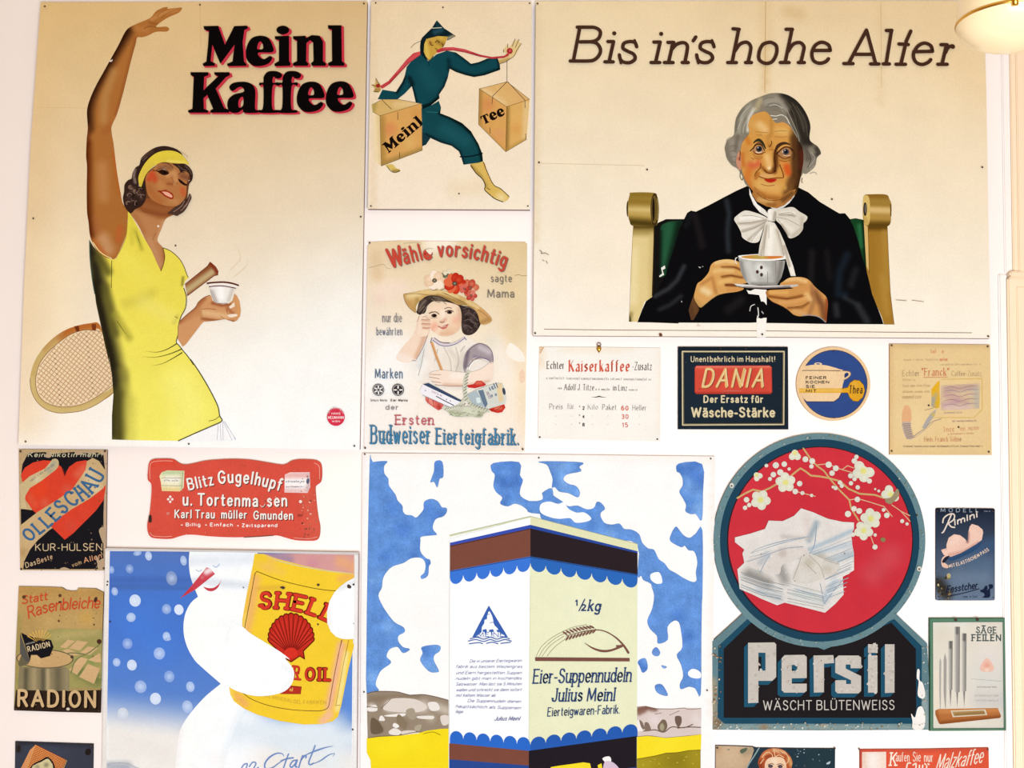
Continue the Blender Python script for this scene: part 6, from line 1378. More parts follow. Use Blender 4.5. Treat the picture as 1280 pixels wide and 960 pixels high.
# ================================================================== poster: snowman with an oil can
def poster_shell():
    crop(0, 0, 1)
    Poster('advertising_poster', 'blue winter motor oil poster of a snowman holding a yellow can', 'poster', '131.5,686 290,688.5 449,690.5 448,800 446,1010 290,1012 127,1014 129,850', 0.009,
           base='f6f0ea', brushes=[B('447,692 444,960', 5, 'fffdfb', .9)], edge='b8a8a0')
    crop(120, 675, 3.765)
    part('printed_sky')
    top = P('65,52 400,54 800,58 1215,64'); crop(120, 800, 3.765); sky = top + P('1207,60 1205,300 1203,610 1200,780 600,790 45,795 48,500 55,200')
    Z = lambda y: np.clip((y - 690) / 270.0, 0, 1)[:, None]
    def base(X):
        c0, c1, c2, c3 = hx('5676ba'), hx('4a78cc'), hx('5f86cc'), hx('f2ebe4')
        y = X[:, 1]; t = np.clip((y - 688) / 60, 0, 1)[:, None]; C = c0*(1-t) + c1*t
        t = np.clip((y - 790) / 90, 0, 1)[:, None]; C = C*(1-t) + c2*t
        t = np.clip((y - 855 - (X[:, 0]-140)*.12) / 62, 0, 1)[:, None]; t = t*t*(3-2*t); return C*(1-t) + c3*t
    crop(120, 675, 3.765)
    br = [B('60,190 440,190', 8, '4462a8', .6), B('60,220 440,225', 5, '45619f', .6), B('200,400 300,500', 40, '4c80dc', .5)]
    crop(120, 800, 3.765); br += [B('700,380 640,600 620,790', 46, 'fdfdfe', 1), B('1180,120 1190,330', 18, '5f8cd8', .95), B('1150,380', 22, 'a8c0e0', .8), B('560,420 760,430 900,440 1080,430', 34, 'e6edf3', 1), B('900,480 1190,460', 26, 'e2eaf0', .9), B('1100,560', 40, 'e6ecef', .8), B('60,470 300,520', 24, 'ece4da', .5), B('60,590 150,590', 9, 'a4a8b0', .8)]
    shade(sky, base, br, 4.0, 0)
    part('printed_snowflake'); crop(120, 675, 3.765)
    fl = [(195,62,20,12),(247,75,16,22),(412,97,15,24),(72,140,14,18),(158,136,18,22),(356,180,26,34),(88,242,15,20),(184,285,27,29),(165,364,22,22),(332,325,22,24),(390,328,22,25),(332,454,18,22),(148,488,24,26),(298,534,27,29)]
    cs = ['8fa8d8', 'b8c8e8', 'a8bce4', '8ca6d8', '7c98d2', '8498c4', 'a0b4e0', 'd0dcf2', 'a8bee6', '88a4dc', 'dae4f6', 'a8c0ea', '7e9cdc', '9ab4e6']
    first = True
    def flake(x, y, a, b, c):
        nonlocal first
        if not first: part('printed_snowflake', new=True)
        first = False
        p = P('%d,%d' % (x, y))[0]
        shade(circ(p, a/3.765, b/3.765, -.2, 16), c, [(np.array([p]), a/3.765, hx('e4ecf8'), .5)], 2, 0)
    for (x, y, a, b), c in zip(fl, cs): flake(x, y, a, b, c)
    crop(120, 800, 3.765)
    for (x, y, a, b), c in zip([(97,105,18,20),(169,118,23,26),(345,172,24,28),(210,220,28,30),(444,220,20,25),(280,276,26,28),(430,314,25,30),(127,348,26,30),(340,-4,14,8)], ['a4bae6', 'ccd8f0', '86a4de', '98b0e0', 'a8bee8', 'd4def2', 'a8bce4', 'd0d4e0', '90a8dc']): flake(x, y, a, b, c)
    part('printed_snowman')
    crop(120, 675, 3.765)
    sm_ = smooth(P('440,54 437,110 447,180 480,267'), False, 6); mid = P('480,267 445,298 418,355 412,430 428,500 462,562')
    crop(120, 800, 3.765)
    sm_ += smooth(mid + P('500,130 587,206'), False, 6)[1:] + smooth(P('587,206 510,270 440,350 400,415 385,480 372,610 360,790'), False, 6)[1:] + P('560,790 600,600 650,420 700,330 900,100')
    crop(120, 675, 3.765); sm_ += P('900,400 760,300 760,56')
    br = [B('450,100 740,90', 14, 'e4e8ee', .8), B('460,190 720,215', 9, 'd9dde4', .8), B('600,100', 16, 'eef0f4', .6)]
    crop(120, 800, 3.765); br += [B('700,330 650,420 600,600 560,790', 12, 'f0f4f7', 1), B('395,420 375,600', 8, 'f6ece4', .6), B('560,560 700,600', 20, 'fbf6f2', .6), ]
    shade(sm_, 'fdfdfe', br, 4, 0)
    crop(120, 675, 3.765)
    shade('520,128 540,135 560,160 470,232 395,275 408,262 450,215', 'cc4450', [B('540,140 520,150', 7, 'f6e4e4', 1), B('500,175', 4, 'e08a90', .7), B('410,262 450,230', 4, 'c23844', .7)], 1.3, 0)
    fill('505,220 525,238 550,240 575,222 592,182 580,205 555,224 528,226', 'c8404c', 1); line('470,140 485,148 498,140', .9, '9cb0cc'); line('550,120 566,128 582,112', 1.0, '9cb8d8')
    # ---- can
    part('printed_can')
    crop(280, 680, 6.856)
    can = P('262,84 250,160 225,290 200,400 175,540 158,640 155,700 175,760'); crop(280, 800, 6)
    can += P('110,60 40,365 48,410 75,460 150,515 250,560 420,608 600,634 740,630 815,610 855,575 880,490 905,360 935,210 962,100 985,0'); crop(280, 680, 6.856)
    can += P('1105,860 1115,700 1116,88')
    br = [B('270,300 230,560 190,740', 12, 'f0b070', .8), B('430,110 380,200', 12, 'f4c060', .6), B('300,180 500,240', 10, 'f2c060', .5), B('1000,300 1110,270', 9, 'f0b060', .7), B('190,600 165,720', 5, 'f8d060', .8), B('300,380 500,370', 6, 'd8a440', .5)]
    crop(280, 800, 6); br += [B('880,40 830,300 790,500', 10, 'f2b494', .95), B('740,610 790,560', 10, 'f6bca0', .9), B('920,100 880,360 850,520', 6, 'fae8a8', .8), B('100,420 160,480', 9, 'f3ad6c', .8), B('50,370 70,440', 4, 'f8d460', .7), B('300,560 600,610', 6, 'f8cc30', .7)]
    shade(can, 'f6cc34', br, 2.6, 0)
    crop(280, 680, 6.856)
    shade('335,84 460,128 700,190 900,226 1115,252 1115,88 700,84', 'd89c98', [B('400,92 560,130', 10, 'a88aa0', .95), B('760,170', 14, 'd08c98', .8), B('1000,150 1110,200', 14, 'eaaa78', .8), B('900,100', 10, 'd8a0a0', .6)], 2.2, 0)
    line('325,84 450,138 600,178 750,208 900,232 1115,258', 1.4, 'd8cc98', 1, (0, 1, 1, 1, .6))
    line('172,742 200,600 235,420 262,272 270,248 285,236 305,244 480,310 700,365 850,392 958,402', .8, '4a3414'); crop(280, 800, 6)
    line('135,390 200,440 330,490 500,522 680,532 745,526 782,502 798,430 830,250 882,0', .8, '6a4424'); line('935,0 900,160 838,492 872,488', .6, 'b08048', 0); crop(280, 680, 6.856); line('1015,818 975,960|1070,822 1040,960', .6, 'b07848', 0)
    part('printed_lettering')
    text('SHELL', '300,552 430,546 600,562 760,606 905,668', 18.5, '6a1c14', .3, .08, .12, None, .1); text('SHELL', '300,552 430,546 600,562 760,606 905,668', 18.5, 'd83a2a', .21, .08, .1, None, .22)
    crop(280, 800, 6)
    text('R', '512,290 566,296', 15.5, '5a1810', .36, 0, .16); text('R', '512,290 566,296', 15.5, 'd23a28', .24, 0, .14)
    text('OIL', '600,296 640,298 808,302', 14, '5a1810', .36, 0, .12, None, .1); text('OIL', '600,296 640,298 808,302', 14, 'd23a28', .22, 0, .1, None, .26)
    fill('420,405 500,342 583,350 575,406', '96281c'); fill('425,400 500,349 577,356 570,400', 'b83424'); scrawl('495,384 565,388', 5, 'f0c060')
    text('OIL MINERALOEL FABRIKEN', '300,425 420,452 560,478 765,480', 4.2, 'c89c3c', .1)
    # shell emblem
    part('printed_shell')
    crop(280, 680, 6.856)
    c = np.array(P('575,935')[0]); pts = []; ribs = []
    n = 15
    ang = np.linspace(math.radians(205), math.radians(335), n + 1)
    def rad(a): return 46.0 + 2.5*math.cos((a - math.radians(270))*1.4) - 13.5*abs((a - math.radians(270))/math.radians(65))**1.6
    for i in range(n):
        for t in np.linspace(0, 1, 6)[:-1]:
            a = ang[i] + (ang[i+1]-ang[i])*t; r = rad(a) + 1.7*math.sin(math.pi*t); pts.append((c[0] + r*math.cos(a)*.93, c[1] + r*math.sin(a)))
        ribs.append((ang[i] + ang[i+1]) / 2)
    tail = P('680,918 690,985 650,960 575,1010 470,950 445,895')
    out = pts + tail
    fill(out, 'c42c20'); line(out + out[:1], 1.3, '5a140e', 0)
    for i, a in enumerate(ang[1:-1]):
        r = rad(a); line([(c[0] + 8*math.cos(a), c[1] + 6*math.sin(a)), (c[0] + r*math.cos(a)*.93, c[1] + r*math.sin(a))], .9, '6a1810', 0, None, i == 0)
    for i, a in enumerate(ribs):
        r = rad(a); line([(c[0] + 14*math.cos(a), c[1] + 12*math.sin(a)), (c[0] + r*.9*math.cos(a)*.93, c[1] + r*.9*math.sin(a))], 1.0, 'dc4030', 0, (.3, 1), i == 0)
    shade(circ(tuple(c), 8.5, 7, 0, 20), 'd83426', [], 3, 0)
    # hands over the can
    part('printed_snowman')
    crop(120, 675, 3.765)
    arm = P('640,380 690,408 725,438 790,478 870,528 912,562'); crop(120, 800, 3.765)
    arm = smooth(arm + P('890,85 924,130 933,165 918,212 880,245 810,262 740,262 670,243 634,226'), False, 5) + P('615,200 600,60')
    shade(arm, 'fefefe', [B('880,120 930,165 880,245', 6, 'f2f2f4', .7)], 4, 0)
    crop(280, 680, 6.856)
    shade('1116,290 1060,318 1000,360 945,415 905,490 882,580 885,680 915,750 960,795 1010,812 1060,816 1118,812 1120,500', 'fdfcfc', [B('1000,380 1110,330', 6, 'e6e6ea', .8), B('900,560 900,700', 4, 'f2eeee', .7)], 3, 0)
    part('printed_script')
    crop(280, 800, 6)
    st = '6f8cc4'
    line('448,872 440,856 400,850 345,878 308,925 312,965 360,960 410,925 440,905', 1.6, st, 1, (.5, 1.3, 1, .6)); line('484,855 466,905 445,965|428,908 470,892 520,884|545,903 518,908 496,940 506,956 530,935 550,900 536,948 548,952|590,868 575,910 560,960|572,915 592,882 616,868 614,886|684,792 662,850 636,918 646,936 672,925', 1.6, st, 1); line('592,872 680,835 760,808 818,796', 1.9, st, 1, (.4, 1, .2)); line('640,940 720,908 785,864 830,852 815,874', 1.2, st, 1, (.3, 1.2, .3))
    part('printed_script', new=True); line('130,965 150,935 175,930 165,965|190,950 215,918 240,925 222,965|250,962 258,955', 1.4, st)
    part('printed_hill'); crop(120, 800, 3.765); shade('48,590 70,580 120,578 160,586 220,610 260,700 250,780 45,790', 'c8c8cc', [B('60,592 150,595', 4, 'a0a4b0', .8)], 4, 0)
    # stains, holes
    part('hole'); crop(280, 680, 6.856); fill('160,368 175,372 165,380', '6a6070', 1); 
    for q in ('480,372 500,362 525,372 510,388 490,380', '795,345 815,340 820,352 805,362', '1055,360 1065,345 1090,362 1085,380 1062,378', '1100,345 1125,335 1132,350 1110,356', '795,685 812,682 808,698', '1105,680 1120,678 1122,690'): part('hole', new=True); fill(q, '4a3c34', 1)
    crop(120, 675, 3.765)
    po = Poster.cur; po.finish()
    Q = lambda s: P(s)
    def batten(name, s, h, colr):
        acc = Acc(); a = np.array(P(s)); n = len(a); fr = wall_np(a, h); bk = wall_np(a, 0.0088)
        V = np.r_[fr, bk]; F = [tuple(range(n))[::-1]] + [(i, (i+1) % n, n + (i+1) % n, n + i) for i in range(n)]
        acc.add(V, F, np.clip(np.tile(s2l(hx(colr)), (2*n, 1)) / illum(np.r_[a, a]), 0, .93)); po.link(name, acc, M_TIN)
    batten('top_batten', '48,38 640,48 1240,58 1240,70 640,58 48,50', 0.012, 'd8d0cc')
    crop(0, 0, 1)
    batten('side_batten', '131.5,688 137,688 134.5,850 132.5,1010 127,1010 129.5,850', 0.011, 'efe6de'); batten('side_batten', '443.5,693 448.6,693 447.6,800 446,1010 440.5,1010 442.5,800', 0.011, 'f6f0ec')
    batten('edge_strip', '448,692 449.6,692 448.4,800 446.8,1010 445.6,1010 447,800', 0.0125, 'b09a94')
    po.z = 0.011; Poster.cur = po
    nails('134.5,727 134,731 441,912 137.5,777', 1.2)
poster_shell()

# ================================================================== poster: noodle packet in a landscape
def poster_noodle():
    crop(0, 0, 1)
    Poster('advertising_poster', 'large egg noodle poster of a blue and brown packet before clouds and fields', 'poster', '453,566.5 670,568 894,570.5 893,700 889.5,1010 670,1012 450,1012 451,800', 0.007, base='fffaf6', brushes=[B('454,568 890,572', 12, 'fdf1e8', .8), B('892,580 888,900', 7, 'fbeee4', .8), B('453,570 451,900', 5, 'fbeee6', .7)], edge='c8b8b0')
    part('printed_sky', M_WASH)
    blue = '6c98dc'
    def cloudy(s, c0='5484d4', c1='7fb0ea', part_new=True):
        if part_new: part('printed_sky', M_WASH, True)
        p = smooth(P(s), True, 3); A = np.array(p); c = A.mean(0); rnd = random.Random(len(p))
        br = []
        for i in range(34):
            q = (rnd.uniform(A[:, 0].min(), A[:, 0].max()), rnd.uniform(A[:, 1].min(), A[:, 1].max())); br.append((np.array([q]), rnd.uniform(5, 22), hx(rnd.choice(['78a8e4', '4f7cc8', '88b0e6', '5a8cd4', '4a76c4'])), .6))
        shade(p, '6593d6', br, 2.6, 0)
        line(p + p[:1], .6, '6a90c8', 0)
    crop(450, 560, 5.333)
    s = P('65,110 85,95 180,88 160,120 162,170 188,205 192,250 235,310 250,350 282,385 285,420 305,445 345,450 375,465 410,430 425,405 425,370 440,350 480,340 520,358 545,395 575,400 578,425 555,455 510,470 490,500 485,540 510,572 500,580 410,590 402,620 402,690 440,735 465,745 470,770 458,790 452,850 415,872 405,855 430,830 438,780 425,745 395,730 340,735 290,765 215,790 170,835 150,880 145,930')
    crop(450, 730, 4.174)
    s += P('95,60 115,110 140,150 180,200 225,225 232,250 200,270 200,300 225,330 260,340 225,360 200,330 175,330 150,345 138,380 162,410 110,450 85,500 82,530 98,555 75,560 35,565 35,300 38,20')
    cloudy(s, part_new=False)
    cloudy('322,330 385,318 418,325 415,350 388,370 385,400 410,450 400,460 360,455 315,400 328,360')
    crop(450, 560, 5.333)
    cloudy('500,92 548,92 555,190 530,205 515,262 495,225 470,228 480,195 495,150')
    cloudy('888,102 1060,95 1065,180 1085,215 1068,270 1070,320 1130,355 1200,360 1225,320 1215,300 1280,270 1280,370 1220,362 1200,400 1215,440 1280,470 1275,500 1210,470 1195,430 1130,420 1080,385 1030,370 985,388 935,370 950,330 910,295 890,250 900,180 878,150')
    crop(660, 560, 5.333)
    cloudy('70,92 200,90 365,98 340,125 352,155 260,175 235,210 270,240 320,255 345,295 330,328 270,300 210,290 180,260 160,262 165,210 150,160 125,110')
    s = P('0,360 60,355 100,340 100,300 150,270 160,310 240,365 270,390 330,385 390,410 440,400 460,360 490,370 512,405 485,430 485,460 510,500 560,512 610,505 640,540 690,545 740,575 760,630 800,670 840,680 870,740 910,770 940,810 985,835 1040,870 1100,895 1125,880 1120,830 1130,760 1110,690 1070,680 1045,650 1020,660 950,620 955,575 985,525 1010,550 1040,585 1080,600 1120,570 1162,550 1162,960')
    crop(650, 730, 4.172)
    s += P('948,100 945,300 942,575 915,545 880,535 840,548 835,520 852,480 840,420 818,370 848,330 838,230 825,195 800,192 768,225 770,290 720,310 715,270 680,235 665,190 690,130 700,60 685,10')
    crop(660, 560, 5.333)
    s += P('840,960 820,905 770,880 755,850 730,850 730,640 560,610 400,560 280,520 180,500 90,470 85,440 0,425')
    cloudy(s)
    part('printed_cloud'); fill('85,375 140,357 200,372 245,360 265,400 320,430 375,430 420,465 400,488 320,498 280,468 210,472 150,462 85,430', 'fefcfb', 1); part('printed_cloud', new=True); fill('820,840 850,828 880,835 895,895 860,905 825,885 815,860', 'fefcfb', 1)
    crop(650, 730, 4.172)
    part('printed_cloud', new=True); fill('880,455 905,442 940,460 940,490 900,490 878,475', 'fefcfb', 1)
    crop(660, 560, 5.333); cloudy('1005,105 1160,108 1165,300 1158,480 1120,440 1085,440 1050,420 1055,380 1030,330 1010,290 1032,250 1030,200 1010,165 992,155')
    crop(650, 730, 4.172)
    cloudy('690,350 710,330 730,355 720,375 695,370'); cloudy('625,395 655,390 665,440 640,462 625,430 615,410'); cloudy('705,530 740,525 770,575 755,582 715,565'); cloudy('738,425 765,432 750,440')
    # ---- landscape, left and right
    part('printed_landscape')
    crop(450, 730, 4.174)
    shade('35,570 75,560 130,558 200,562 260,578 330,575 400,588 462,605 462,760 420,765 300,775 200,790 100,795 40,805', '9a8874', [B('60,600 300,590', 8, '8a7660', .9), B('160,640 330,640', 14, 'd8c8bc', 1), B('60,640', 8, 'e8ddd4', .8), B('100,760', 9, '7c6852', .9), B('230,730', 9, '857360', .9), B('400,640 450,660', 10, 'cfc0b0', .9), B('370,700', 10, 'b8ab94', .9)], 2.6, 0)
    for i, q in enumerate(('120,650 150,605 220,595 300,605 350,640 320,665 240,670 160,665', '35,650 80,630 90,660 50,665', '170,740 180,725 205,740 190,752', '150,770 180,752 215,770 200,788 160,785', '220,768 285,765 285,788 225,788', '105,690 118,688 130,712 100,712', '130,685 230,675 225,690 150,692', '300,690 380,688 378,705 310,702', '420,690 460,688 460,730 430,735', '355,620 400,618 415,655 370,660')): fill(q, ['e2d4c8', 'efe6de', 'f3ece4', 'ece2d8'][i % 4], 1, i == 0)
    for i, q in enumerate(('190,700 205,680 240,720 235,760 200,735', '240,660 280,650 290,700 260,705', '290,740 320,735 310,765 285,762', '60,700 100,720 120,770 60,780')): fill(q, ['8a7860', 'a89a84', 'b0a68c', '6e5c48'][i], 1, i == 0)
    line('35,572 75,562 130,560 200,564 260,580 330,577 400,590 462,607|40,805 100,795 200,790 300,772 380,785|35,640 90,645|110,650 160,600', .8, '6a5642')
    shade('35,806 100,797 200,792 300,780 350,765 420,756 462,754 462,1010 700,1010 60,1010 55,920 35,880', 'f8dc20', [B('100,850 300,830', 20, 'fbe428', .7)], 4, 0); line('330,782 380,772 420,788', .8, '8a7020')
    part('printed_landscape', new=True)
    crop(720, 880, 7.111)
    shade('538,25 620,18 720,40 860,42 990,35 1115,38 1112,270 1000,280 800,298 640,280 545,290', 'dccac2', [B('560,50 640,30 700,40', 7, '7c5648', 1), B('560,80 600,60', 6, '8a6456', .9), B('700,140', 12, 'e6d6d2', .8), B('1060,130 1100,180', 10, 'e8dad6', .7), B('600,260 1000,240', 8, 'd9c6c0', .8)], 2, 0)
    line('620,20 720,42 860,44 960,36 1000,48 1112,40|830,100 920,60|700,90 760,80|545,290 640,282 720,290 800,300 1000,282 1112,272', .7, '8a6c60'); line('545,215 600,240 700,230 780,250 850,205 960,210 1040,180|900,215 1000,205 1110,208', 1.2, '6a5244')
    for i, q in enumerate(('740,170 770,138 800,150 812,200 790,240 740,245 725,200', '880,115 905,105 935,115 938,165 912,205 885,170', '560,145 590,160 610,220 585,215', '610,170 640,165 665,215 660,240 615,235')): fill(q, ['7a6654', '725c50', '857062', '857062'][i], 1, i == 0)
    fill('745,195 765,170 785,200 775,235 750,230', 'a89c80', 1); fill('540,150 560,140 575,200 600,240 545,245', 'f6ece6')
    shade('540,292 640,284 720,292 800,302 1000,284 1115,270 1110,410 1000,412 900,430 800,435 700,460 540,490', 'f8de2a', [B('800,350', 20, 'fbe638', .6)], 4, 0)
    shade('540,490 700,462 800,437 900,432 1000,414 1108,408 1108,1000 540,1000', 'a08c20', [B('900,500', 26, '8a7a1c', .8), B('600,540', 20, 'b09c2a', .7), B('1050,480', 16, 'a8942a', .6)], 3, 0); line('540,490 700,462 800,437 900,432 1000,414 1108,408', .8, '6a5a18', 0)
    for i, (x, y) in enumerate([(600, 540), (660, 510), (740, 530), (820, 480), (900, 520), (980, 470), (1040, 530), (1070, 450), (960, 500), (700, 490)]): ell('%d,%d' % (x, y), 8, 5, 'c8b23c', 0, 8, i == 0)
    # ---- packet
    part('printed_packet')
    crop(0, 0, 1)
    apex = (663, 645.5)
    L = lambda x, yl, yr: (x, yl + (yr - yl) * (x - 562) / (663 - 562))
    def band(l0, m0, r0, l1, m1, r1, cl, cr, xl=562.3, xm=663, xr=797):
        fill([(xl, l0), (xm, m0), (xm, m1), (xl, l1)], cl); fill([(xm, m0), (xr, r0), (xr, r1), (xm, m1)], cr, 0, False)
    # faces
    fill([(562.3, 674), (663, 646), (663, 1010), (561, 1010)], 'fefdfc'); shade([(663, 646), (797, 680), (796, 1010), (660, 1010)], 'ebeac4', [B('720,760', 60, 'eeecca', .6)], 8, 0)
    fill([(562.3, 669), (663, 645.5), (663, 647), (562.3, 671)], 'd9dcb4', 0); fill([(663, 645.8), (797, 680), (797, 689), (663, 656)], 'e4e2b6')
    band(678.5, 656, 689, 683, 661.5, 692.5, '3a50b0', '2c4a9c'); band(682, 660.5, 691.5, 714, 696, 718.5, '7c4a3c', '2c2226')
    # scalloped valance, upper
    def scall(y0l, y0m, y0r, d, cl, cr, up=False):
        s = -1 if up else 1
        def side(xa, xb, ya, yb, n, c):
            pts = [(xa, ya), (xb, yb)]; arc = []
            for i in range(n):
                for t in np.linspace(0, math.pi, 9):
                    u = 1 - (i + (1 - math.cos(t)) / 2) / n
                    x = xa + (xb - xa)*u; y = ya + (yb - ya)*u + s*(d*.45 + d*.55*math.sin(t)); arc.append((x, y))
            fill(pts + arc, c)
        side(562.3, 663, y0l, y0m, 6, cl); side(663, 797, y0m, y0r, 7, cr)
    scall(713.5, 695.5, 718, 18, '3d76d4', '2f68b8')
    scall(930, 939, 921, 17, '2f6ac8', '2a5cb0', True)
    line('562.3,669 663,645.5 797,680', .6, 'b8b890', 0)
    fill([(561.5, 929), (661, 938.5), (661, 957), (561.5, 949)], '7e4a3c'); fill([(661, 938.5), (796, 920), (796, 1010), (661, 1010)], '241e24'); fill([(561.5, 949), (661, 957), (661, 1010), (561.5, 1010)], '2c4a90')
    line([(562.3, 683), (663, 661)], .7, '2a1c1c', 0); line([(562.3, 714.5), (663, 696.5), (797, 719)], .6, '2a2024', 0); line([(562.3, 676), (561.5, 930)], .5, 'd8d4c4', 0); line([(663, 720), (661, 925)], .5, 'd4d4b0', 0)
    # harvest scene at the foot
    part('printed_harvester'); crop(650, 730, 4.172)
    fill('160,955 200,948 260,940 330,930 365,935 372,965 300,1000 160,1000', 'f6dc2c', 0); fill('405,945 425,935 430,965 410,975', 'f6dc2c'); fill('430,910 450,900 470,902 475,925 455,935 440,925', 'fbf4f0', 1); fill('440,930 480,928 515,960 520,1000 440,1000', 'd8c0d0', 1); fill('515,965 605,955 605,1000 520,1000', '2c4c94')
    # emblem of a triangle with waves
    part('printed_emblem')
    crop(450, 730, 4.174)
    fill('672,112 772,277 586,277', '3c62b0'); fill('664,165 674,142 688,165 694,185 700,212 718,232 728,252 742,262 748,274 616,274 622,262 634,250 636,225 648,205 650,188 662,182', 'fefdfc', 1)
    fill('640,238 660,235 662,248 655,272 650,250 640,250', '3c62b0'); fill('675,238 695,236 700,250 690,250 692,272 682,250 672,250', '3c62b0'); fill('712,240 730,238 740,270 728,252 715,250', '3c62b0'); fill('700,180 712,210 730,232 712,222 702,205', '3c62b0', 1); line('660,160 676,158|678,203 690,200 705,203', .8, '3c62b0')
    text('MEINL', '612,274 752,274', 5.2, '3c62b0', .16)
    line('575,286 610,278 645,288 680,278 715,288 750,278 780,286|565,298 605,290 645,300 680,290 715,300 755,290 790,298|570,312 620,306 640,312|660,310 690,304 720,312|735,310 785,304', 1.3, '4a68a8')
    part('printed_script_text')
    sc = '8a8ab0'
    rows = [('Die in unserer Eierteigwaren', 570, 410, 842, 406), ('fabrik aus bestem Weizengrieß', 498, 438, 845, 438), ('und Eiern hergestellten Suppen', 500, 470, 842, 470), ('nudeln gibt man in kochendes', 498, 500, 842, 498), ('Salzwasser. Man läßt sie 5 Minuten', 498, 530, 842, 528), ('wallen und schreckt sie dann sofort', 500, 560, 842, 558), ('mit kaltem Wasser ab.', 500, 588, 710, 588), ('Die Suppennudeln dienen', 560, 616, 838, 620), ('hauptsächlich als Suppenein', 498, 645, 838, 654), ('lage.', 498, 672, 540, 674)]
    for s, x0, y0, x1, y1 in rows: text(s.replace('ß', 's'), '%d,%d %d,%d' % (x0, y0, x1, y1), 3.6, sc, .15, .45, 0, None, .1)
    text('Julius Meinl', '700,712 832,712', 5, '6a6a98', .16, .45, 0, None, .1)
    # wheat ear
    part('printed_wheat')
    crop(650, 730, 4.172); bw = '7c5044'
    fill('78,382 572,386 572,404 80,402', bw)
    line('85,378 110,330 160,285 220,250 280,225 350,212|100,378 130,330 190,280 250,250|115,378 160,320 230,272|140,378 180,330 240,285', .5, 'a89478')
    for i in range(9):
        t = i / 8; x = 235 + 140*t; y = 272 - 32*t
        fill(circ((650 + (x)/4.172, 730 + (y - 15 - 5*math.sin(t*3))/4.172), 3.8, 1.2, .6 - .15*t, 12), bw, 0, i == 0); fill(circ((650 + (x + 12)/4.172, 730 + (y + 11 - 5*t)/4.172), 3.7, 1.2, -.98 + .1*t, 12), bw, 0, False)
    line('240,272 320,250 400,240 450,250 500,280 540,320 565,358', 1.5, bw, 1, (.4, .7, 1, 2.0)); line('338,308 380,335 430,350 480,345 535,322', 2.4, bw, 1, (.2, .9, 1.2, 1, 1.2)); fill('500,320 535,318 530,332 505,335', bw)
    part('printed_brand')
    ink = '2f4470'; nb = (math.radians(35), .5); nb2 = (math.radians(35), .7)
    text('1', '288,112 302,112', 6.5, ink, .24); line('338,80 308,140', 1.3, ink, 0); text('2', '318,138 346,138', 7, ink, .24); text('kg', '352,138 418,142', 13, ink, .22, .14, .05, nb2, .14)
    text('Eier-Suppennudeln', '66,518 580,508', 17, ink, .19, .12, .05, nb2, .1); text('Julius Meinl', '165,612 495,608', 15.5, ink, .2, .12, .05, nb2, .12); text('Eierteigwaren-Fabrik.', '142,690 522,674', 10.4, ink, .2, .12, .04, nb2, .1)
    crop(0, 0, 1)
    nails('456,567.8 673.5,572.3 888.5,573.3 884,863 455,865', 1.1)
    Poster.cur.finish()
poster_noodle()

